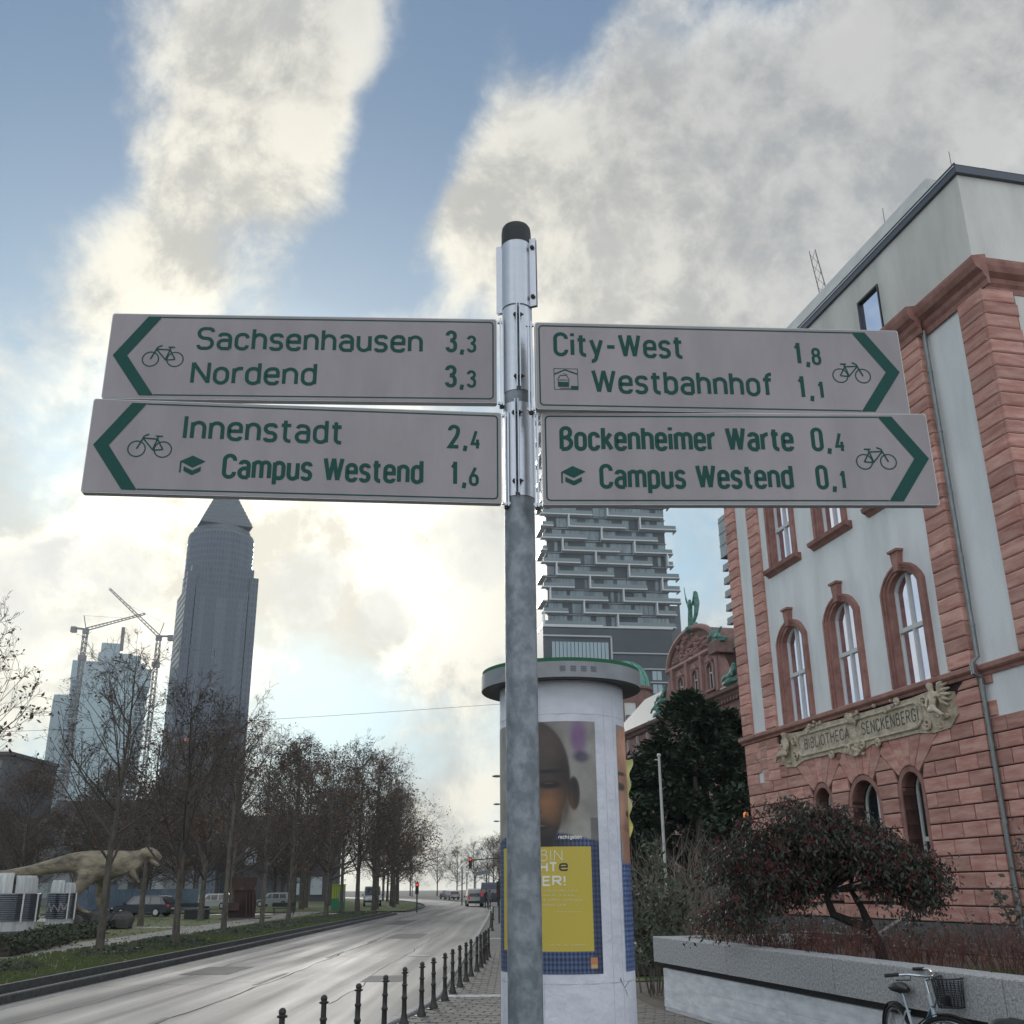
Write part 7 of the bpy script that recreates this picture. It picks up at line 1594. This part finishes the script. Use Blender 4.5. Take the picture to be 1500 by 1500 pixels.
vehicle('parked_car', 'silver-grey car parked behind the lawn between sculpture and kiosk', 'car', (*px(403, 128), -.02), rad(82), 4.4, 1.8, 1.5, (.3, .32, .34), 'car', group='cars parked on the far side of the park')
vehicle('distant_car', 'dark red car far ahead where the road bends left', 'car', (*px(655.5, 205), RZ), rad(24), 4.3, 1.8, 1.5, (.22, .03, .03), 'car', group='cars waiting far ahead')
vehicle('distant_car', 'grey car with red tail lights farthest ahead in the bend', 'car', (*px(661.5, 190), RZ), rad(20), 4.3, 1.8, 1.5, (.25, .25, .26), 'car', group='cars waiting far ahead')
vehicle('dark_transporter', 'dark blue transporter parked at the right kerb beyond the pedestrians', 'van', (*px(718, 118), -.02), 0, 5.2, 2.0, 2.35, (.02, .03, .06), 'van')
# ------------------------------------------------------------------ pedestrians
CLD = mat('dark_coat', (.02, .022, .03), .9); CLG = mat('grey_coat', (.12, .12, .13), .9); SKN = mat('skin_tone', (.42, .25, .18), .7); HAIRM = mat('brown_hair', (.04, .025, .015), .8)
def person(x, y, rz, coat, label, H_=1.72, stride=.16):
    t = thing('person', label, 'person', (x, y, -.02), rz, 'pedestrians at the far end of the pavement'); k = H_ / 1.75
    nd = [((0, 0, .93), .135), ((0, 0, 1.15), .13), ((0, 0, 1.36), .16), ((0, 0, 1.47), .055), ((0, .01, 1.56), .075), ((0, .01, 1.66), .09), ((.17, 0, 1.38), .06), ((.22, -.05, 1.12), .045), ((.21, .05, .90), .035), ((-.17, 0, 1.38), .06), ((-.22, .06, 1.12), .045), ((-.2, -.04, .90), .035),
          ((.09, 0, .86), .095), ((.10, stride * .6, .50), .06), ((.10, stride * .5, .09), .042), ((.10, stride * .5 + .14, .04), .035), ((-.09, 0, .86), .095), ((-.10, -stride * .3, .50), .06), ((-.10, -stride, .10), .042), ((-.10, -stride + .13, .04), .035)]
    nd = [(tuple(c * k for c in a), r * k) for a, r in nd]
    skin('body', nd, [(0, 1), (1, 2), (2, 3), (3, 4), (4, 5), (2, 6), (6, 7), (7, 8), (2, 9), (9, 10), (10, 11), (0, 12), (12, 13), (13, 14), (14, 15), (0, 16), (16, 17), (17, 18), (18, 19)], coat, t, 1)
    mb = MB(); mb.ball((0, .035 * k, 1.60 * k), .078 * k, .07 * k, .10 * k, 10, 7); mb.build('face', SKN, t, smooth=True); mb = MB(); mb.ball((0, -.01, 1.65 * k), .098 * k, .105 * k, .10 * k, 10, 7); mb.build('hair', HAIRM, t, smooth=True)
person(*px(712.5, 101), rad(170), CLD, 'pedestrian in a dark coat walking beside the transporter')
person(*px(717, 97), rad(10), CLG, 'pedestrian in a grey coat to the right of the dark-coated one', 1.66)
# ------------------------------------------------------------------ signals, lamps, wires
REDON = mat('lit_red_signal', (.8, .05, .03), .4, emit=((1, .06, .03), .5)); POLEG = mat('dark_green_pole', (.035, .045, .045), .6)
def signal(p, t, lit=True):
    mb = MB(); mb.box(p.x - .14, p.x + .14, p.y - .08, p.y + .10, p.z - .75, p.z + .18); h_ = mb.build('signal_head', TRIMB, t)
    for k in range(3): mb = MB(); c = (p.x, p.y - .09, p.z - .28 * k); mb.tube([c, (c[0], c[1] - .05, c[2])], .10, 14); mb.build('signal_lens', REDON if k == 0 and lit else BLACK, h_)
a_ = at(689, 1259, 98); b_ = at(741, 1262, 98); tl = thing('traffic_light', 'red traffic light hanging over the road from a long arm', 'traffic light'); mb = MB(); mb.tube([(b_.x, b_.y, -.1), (b_.x, b_.y, b_.z + .4)], .09, 8); mb.build('pole', POLEG, tl); mb = MB(); mb.tube([(b_.x, b_.y, b_.z + .35), (a_.x, a_.y + .15, a_.z - .05)], .045, 6); mb.build('arm', POLEG, tl); signal(a_, tl)
a_ = at(611, 1296, 93); tl = thing('traffic_light', 'red traffic light on a post at the left kerb under the trees', 'traffic light'); mb = MB(); mb.tube([(a_.x, a_.y + .15, -.1), (a_.x, a_.y + .15, a_.z + .3)], .06, 8); mb.build('pole', POLEG, tl); signal(a_, tl)
a_ = at(731, 1296, 60); tl = thing('traffic_light', 'traffic light post at the left edge of the advertising column', 'traffic light'); mb = MB(); mb.tube([(a_.x, a_.y + .15, -.1), (a_.x, a_.y + .15, a_.z + .3)], .05, 8); mb.build('pole', POLEG, tl); signal(a_, tl, False)
for (x, y, d, hx_, lb) in ((728, 1137, 73, 742, 'highest street lamp head jutting left of the advertising column'), (728, 1178, 99, 743, 'middle street lamp head jutting left of the advertising column'), (727, 1203, 127, 741, 'lowest street lamp head jutting left of the advertising column')):
    a_ = at(x, y, d); b_ = at(hx_, y + 2, d); t = thing('street_lamp', lb, 'street lamp', group='street lamps beside the advertising column')
    mb = MB(); mb.tube([(b_.x, b_.y, -.1), (b_.x, b_.y, b_.z)], [.09, .05], 8); mb.build('post', POLEG, t); mb = MB(); mb.tube([b_, (b_ + a_) / 2 + Vector((0, 0, .08)), a_], .035, 6); mb.build('arm', POLEG, t); mb = MB(); mb.ball(a_, .35, .16, .09, 10, 6); mb.build('lamp_head', mat('lamp_housing', (.16, .16, .16), .5), t, smooth=True)
for (x, y, d, lb) in ((677, 1275, 128, 'pale lantern on a tall post in the road island far ahead'), (684, 1283, 150, 'thin lamp post right of the pale lantern')):
    a_ = at(x, y, d); t = thing('lantern_post', lb, 'street lamp'); mb = MB(); mb.tube([(a_.x, a_.y, -.1), (a_.x, a_.y, a_.z)], .07, 8); mb.build('post', POLEG, t); mb = MB(); mb.lathe([(.12, a_.z), (.2, a_.z + .35), (.14, a_.z + .5), (.02, a_.z + .6)], 10, a_.x, a_.y); mb.build('lantern', mat('lantern_glass', (.6, .62, .6), .4), t)
sg_ = thing('direction_board', 'pale road sign board on thin posts at the end of the pavement', 'sign'); a_, b_ = at(697, 1280, 132), at(716, 1277, 132); mb = MB(); mb.obox((a_ + b_) / 2, (b_ - a_), (b_ - a_).length / 2, (0, 1, 0), .05, (0, 0, 1), .22); mb.build('board', mat('grey_board', (.22, .25, .27), .6), sg_)
for q in (a_, b_): mb = MB(); mb.tube([(q.x, q.y + .1, -.1), (q.x, q.y + .1, q.z + .2)], .05, 6); mb.build('post', POLEG, sg_)
a_, b_ = at(300, 1050, 41), at(738, 1031, 41); wr = thing('overhead_wire', 'thin wire strung across the road above the street trees', 'wire'); a0_ = a_ + (a_ - b_) * 1.5
mb = MB(); mb.tube([a0_.lerp(b_, k / 12) + Vector((0, 0, -.25 * math.sin(PI * k / 12))) for k in range(13)], .008, 4); mb.build('cable', TRIMB, wr)
mb = MB(); mb.tube([(b_.x, b_.y, -.1), (b_.x, b_.y, b_.z + .15)], .06, 8); mb.build('mast', POLEG, wr); mb = MB(); mb.tube([(a0_.x, a0_.y, -.1), (a0_.x, a0_.y, a0_.z + .15)], .07, 8); mb.build('mast', POLEG, wr)
# ------------------------------------------------------------------ flags
YEL = mat('yellow_banner', (.62, .56, .16), .8, col2=(.56, .54, .30), scale=2); WPO = mat('white_flagpole', (.50, .51, .48), .5)
fp = thing('banner_flagpole', 'flagpole with a limp yellow banner just right of the advertising column', 'flagpole', (*px(922, 35), 0)); zt_ = at(921, 1108, 35).z
mb = MB(); mb.tube([(0, 0, -.1), (0, 0, zt_)], [.05, .035], 8); mb.build('pole', WPO, fp)
mb = MB(); N_ = 26
for sgn in (0, 1):
    for i in range(N_ + 1):
        z = zt_ - .1 - i * (zt_ - at(926, 1222, 35).z) / N_; w0 = .24 * (1 - .55 * min(1, i / 8)) + .05 * math.sin(i * .9); y_ = .05 * math.sin(i * .7)
        mb.v += [(.05, y_ + sgn * .012, z), (.05 + w0 * .5, y_ + .05 + sgn * .012, z - .01), (.05 + w0, y_ - .03 + sgn * .012, z + .02)]
for s_ in (0, 1):
    o = s_ * 3 * (N_ + 1)
    for i in range(N_):
        for j in range(2): a = o + i * 3 + j; mb.f.append((a, a + 1, a + 4, a + 3)); mb.mi.append(0)
mb.build('banner', YEL, fp, smooth=2)
fp2 = thing('bare_flagpole', 'bare pale flagpole standing in front of the dark evergreens', 'flagpole', (*px(976, 34), 0)); zt_ = at(964, 1108, 34).z; mb = MB(); mb.tube([(0, 0, -.1), (0, 0, zt_)], [.06, .04], 8); mb.build('pole', WPO, fp2); mb = MB(); mb.ball((0, 0, zt_ + .03), .07); mb.tube([(0, 0, zt_ - .12), (-.14, 0, zt_ - .1)], .02, 5); mb.build('pole_top', WPO, fp2)
rl = thing('low_rail', 'thin pale rail low between the column and the planter wall', 'railing'); a_, b_ = Vector((2.0, 21.6, .52)), Vector((2.35, 18.1 + 2.9, .52))
a_ = G(905, 1380, .45); b_ = G(962, 1384, .45); mb = MB(); mb.tube([a_, b_], .018, 6); mb.build('rail', WPO, rl); mb = MB()
for q in (a_, b_): mb.tube([(q.x, q.y, -.05), q], .016, 6)
mb.build('rail_post', WPO, rl)
# ------------------------------------------------------------------ park clutter
HB = mat('blue_hoarding', (.16, .21, .27), .7, col2=(.09, .13, .18), scale=.7); hb = thing('blue_hoarding', 'long light-blue site hoarding behind the dinosaur statue', 'hoarding'); a_, b_ = px(108, 96), px(292, 104); a_, b_ = Vector((*a_, 0)), Vector((*b_, 0)); n_ = 9
for k in range(n_): q0, q1 = a_.lerp(b_, k / n_), a_.lerp(b_, (k + .94) / n_); mb = MB(); mb.obox((q0 + q1) / 2 + Vector((0, 0, 1.0)), q1 - q0, (q1 - q0).length / 2, (q1 - q0).cross(Vector((0, 0, 1))), .04, (0, 0, 1), .95 + (.35 if k in (1, 2) else 0)); mb.build('panel', HB, hb)
for i, (x, d, lb) in enumerate(((418, 88, 'dark park bench on the lawn right of the sculpture'), (280, 92, 'dark park bench on the lawn left of the sculpture'), (292, 78, 'low dark planter box on the lawn near the sculpture'))):
    t = thing('park_bench' if i < 2 else 'planter_box', lb, 'bench' if i < 2 else 'planter', (*px(x, d), 0), rad(12))
    if i < 2:
        mb = MB(); mb.box(-.9, .9, -.22, .22, .42, .47); mb.build('seat', TRIMB, t); mb = MB(); mb.box(-.9, .9, .2, .25, .55, .85); mb.build('backrest', TRIMB, t)
        for s_ in (-1, 1): mb = MB(); mb.box(.75 * s_ - .04, .75 * s_ + .04, -.2, .24, -.02, .42); mb.build('leg', TRIMB, t)
    else:
        mb = MB(); mb.box(-.8, .8, -.4, .4, 0, .6); mb.build('box', TRIMB, t); mb = MB(); mb.box(-.86, .86, -.46, .46, .55, .66); mb.build('rim', PL, t)
# ------------------------------------------------------------------ bicycles
CHR = mat('chrome', (.55, .56, .58), .18, metal=1); FRM = mat('white_blue_frame', (.50, .54, .57), .3, coat=.5); FRB = mat('blue_frame_paint', (.04, .12, .20), .3, coat=.5); BSK = mat('black_basket_mesh', (.018, .02, .022), .5); SAD = mat('black_saddle', (.014, .014, .015), .6)
def bicycle(name, label, loc, rz, steer, lean=.05):
    t = thing(name, label, 'bicycle', loc, rz); t.rotation_euler = (0, lean, rz); RW = .34
    def wheel(y, z, yaw, nm):
        mb = MB(); d = Vector((math.sin(yaw), math.cos(yaw), 0)); c = Vector((0, y, z)); ring = lambda r: [c + (d * math.cos(a) + Vector((0, 0, 1)) * math.sin(a)) * r for a in np.linspace(0, 2 * PI, 33)[:-1]]
        mb.tube(ring(RW), .019, 8, closed=True); w = mb.build('wheel', TYRE, t, smooth=True); mb = MB(); mb.tube(ring(RW - .025), .011, 6, closed=True); mb.build('rim', CHR, w, smooth=True); mb = MB()
        s_ = d.cross(Vector((0, 0, 1)))
        for k in range(28): a = 2 * PI * k / 28; mb.tube([c + s_ * (.03 * (-1) ** k), c + (d * math.cos(a) + Vector((0, 0, 1)) * math.sin(a)) * (RW - .03)], .0012, 3)
        mb.build('spokes', CHR, w, kind='stuff'); mb = MB(); mb.tube([c - s_ * .05, c + s_ * .05], .022, 10); mb.build('hub', CHR, w)
        mb = MB(); pts = [c + (d * math.cos(a) + Vector((0, 0, 1)) * math.sin(a)) * (RW + .035) for a in np.linspace(rad(-10) if y > 0 else rad(30), rad(150) if y > 0 else rad(200), 16)]
        for a, b in zip(pts, pts[1:]): mb.beam(a, b, .045, .006)
        mb.build('mudguard', SAD, t)
    wheel(-.52, RW, 0, 'rear'); fy = .56 ; wheel(fy, RW, -steer, 'front')
    head_t, head_b = Vector((0, .33, .86)), Vector((0, .37, .66)); bb = Vector((0, -.08, .29)); seat_c = Vector((0, -.22, .66)); ra = Vector((0, -.52, RW))
    mb = MB(); mb.tube([head_t, head_b], .021, 10); mb.build('head_tube', FRM, t, smooth=True); mb = MB(); mb.tube([bb, seat_c], .016, 10); mb.build('seat_tube', FRM, t, smooth=True)
    mb = MB(); mb.tube([head_b, Vector((0, .1, .42)), bb], .022, 10); mb.tube([head_b + Vector((0, 0, .1)), Vector((0, .05, .52)), bb + Vector((0, -.03, .1))], .017, 10); mb.build('down_tube', FRB, t, smooth=True)
    mb = MB()
    for s_ in (-1, 1): mb.tube([ra + Vector((.05 * s_, 0, 0)), bb + Vector((.03 * s_, 0, 0))], .01, 6); mb.tube([ra + Vector((.05 * s_, 0, 0)), seat_c + Vector((.02 * s_, 0, 0))], .009, 6)
    mb.build('rear_stays', FRM, t)
    mb = MB()
    for s_ in (-1, 1): mb.tube([head_b + Vector((.03 * s_, 0, 0)), Vector((.055 * s_, .42, .5)), Vector((.05 * s_, fy, RW))], .012, 8)
    mb.build('fork', CHR, t, smooth=True)
    mb = MB(); mb.tube([seat_c, seat_c + Vector((0, -.05, .16))], .013, 8); mb.build('seat_post', CHR, t)
    mb = MB(); sc = seat_c + Vector((0, -.06, .20)); mb.ball(sc + Vector((0, -.07, 0)), .10, .11, .045, 12, 7); mb.tube([sc + Vector((0, -.02, .0)), sc + Vector((0, .16, -.005))], [.055, .022], 10); mb.build('saddle', SAD, t, smooth=True)
    R_ = Matrix.Rotation(steer, 3, 'Z'); hp = lambda x, y, z: Vector((0, .30, 0)) + R_ @ Vector((x, y, z))
    mb = MB(); mb.tube([head_t, hp(0, 0, .98)], .014, 8); mb.tube([hp(0, 0, .97), hp(0, .07, 1.0)], .016, 8); mb.build('stem', CHR, t, smooth=True)
    mb = MB(); mb.tube([hp(-.30, -.20, 1.04), hp(-.24, -.06, 1.045), hp(-.13, .05, 1.02), hp(0, .07, 1.0), hp(.13, .05, 1.02), hp(.24, -.06, 1.045), hp(.30, -.20, 1.04)], .011, 8); mb.build('handlebar', CHR, t, smooth=True)
    for s_ in (-1, 1): mb = MB(); mb.tube([hp(.27 * s_, -.12, 1.045), hp(.315 * s_, -.24, 1.038)], .017, 10); mb.build('grip', SAD, t, smooth=True); mb = MB(); mb.tube([hp(.23 * s_, -.03, 1.03), hp(.27 * s_, -.02, 1.0), hp(.31 * s_, -.14, 1.0)], .006, 6); mb.build('brake_lever', TRIMB, t)
    # basket in front of the bars
    bc_ = hp(0, .24, .88); ax, ay = R_ @ Vector((1, 0, 0)), R_ @ Vector((0, 1, 0)); mb = MB()
    def bp(u, v, z): k = .86 + .14 * (z + .12) / .24; return bc_ + ax * (u * .185 * k) + ay * (v * .135 * k) + Vector((0, 0, z))
    def rim_pts(z): return [bp(math.copysign(min(1, abs(math.cos(a)) * 1.2), math.cos(a)), math.copysign(min(1, abs(math.sin(a)) * 1.2), math.sin(a)), z) for a in np.linspace(0, 2 * PI, 29)[:-1]]
    bsk = MB(); bsk.tube(rim_pts(.12), .008, 6, closed=True); bsk.tube(rim_pts(-.12), .005, 5, closed=True); B_ = bsk.build('basket', BSK, t)
    for z in np.linspace(-.1, .1, 15): mb.tube(rim_pts(z), .004, 3, closed=True)
    lo_, hi_ = rim_pts(-.12), rim_pts(.12)
    for k in range(28):
        mb.tube([lo_[k], hi_[k]], .004, 3); mb.tube([lo_[k], hi_[(k + 1) % 28]], .003, 3); 
    for k in range(9): mb.tube([lo_[k], lo_[(28 - k) % 28]], .0022, 3)
    mb.build('wire_mesh', BSK, B_, kind='stuff')
    mb = MB(); q = hp(0, .13, .80); mb.tube([q, q + ay * .06], [.035, .045], 12); mb.build('front_light', SAD, t, smooth=True)
    mb = MB(); mb.tube([hp(-.05, .06, 1.0), hp(-.04, .12, .95), hp(-.01, .08, .85), Vector((0, .36, .7))], .003, 4); mb.tube([hp(.05, .06, 1.0), hp(.04, .13, .94), hp(.01, .1, .85), Vector((0, .36, .7))], .003, 4); mb.build('brake_cable', TRIMB, t)
    mb = MB(); mb.tube([bb + Vector((-.06, 0, 0)), bb + Vector((.06, 0, 0))], .02, 8); mb.tube([bb + Vector((.05, 0, 0)), bb + Vector((.055, .1, -.13))], .009, 6); mb.tube([bb + Vector((-.05, 0, 0)), bb + Vector((-.055, -.1, .13))], .009, 6); mb.obox(bb + Vector((.10, .1, -.13)), (1, 0, 0), .045, (0, 1, 0), .04, (0, 0, 1), .012); mb.obox(bb + Vector((-.10, -.1, .13)), (1, 0, 0), .045, (0, 1, 0), .04, (0, 0, 1), .012); mb.build('crank', SAD, t)
    return t
hb_ = at(1358, 1422, 11.3); bicycle('bicycle', 'parked city bicycle with a black wire basket in front of the planter wall', (hb_.x - .02, hb_.y + .25, -.02), rad(-176), rad(42))
bicycle('bicycle', 'second bicycle at the bottom right edge, only its saddle top showing', (px(1450, 9.0)[0] + .28, px(1450, 9.0)[1], -.02), rad(-90), 0)
# ------------------------------------------------------------------ air
hz_ = MB(); hz_.box(-510, 510, -80, 1050, -1.3, 300); hzo = hz_.build('haze', [], kind='stuff')
hm = bpy.data.materials.new('haze_air'); hm.use_nodes = True; ht = hm.node_tree; ht.nodes.clear(); ho_ = ht.nodes.new('ShaderNodeOutputMaterial'); hv = ht.nodes.new('ShaderNodeVolumePrincipled'); hv.inputs['Color'].default_value = (.78, .90, 1.0, 1); hv.inputs['Density'].default_value = .00021; hv.inputs['Anisotropy'].default_value = .3; ht.links.new(hv.outputs[0], ho_.inputs['Volume']); hzo.data.materials.append(hm)
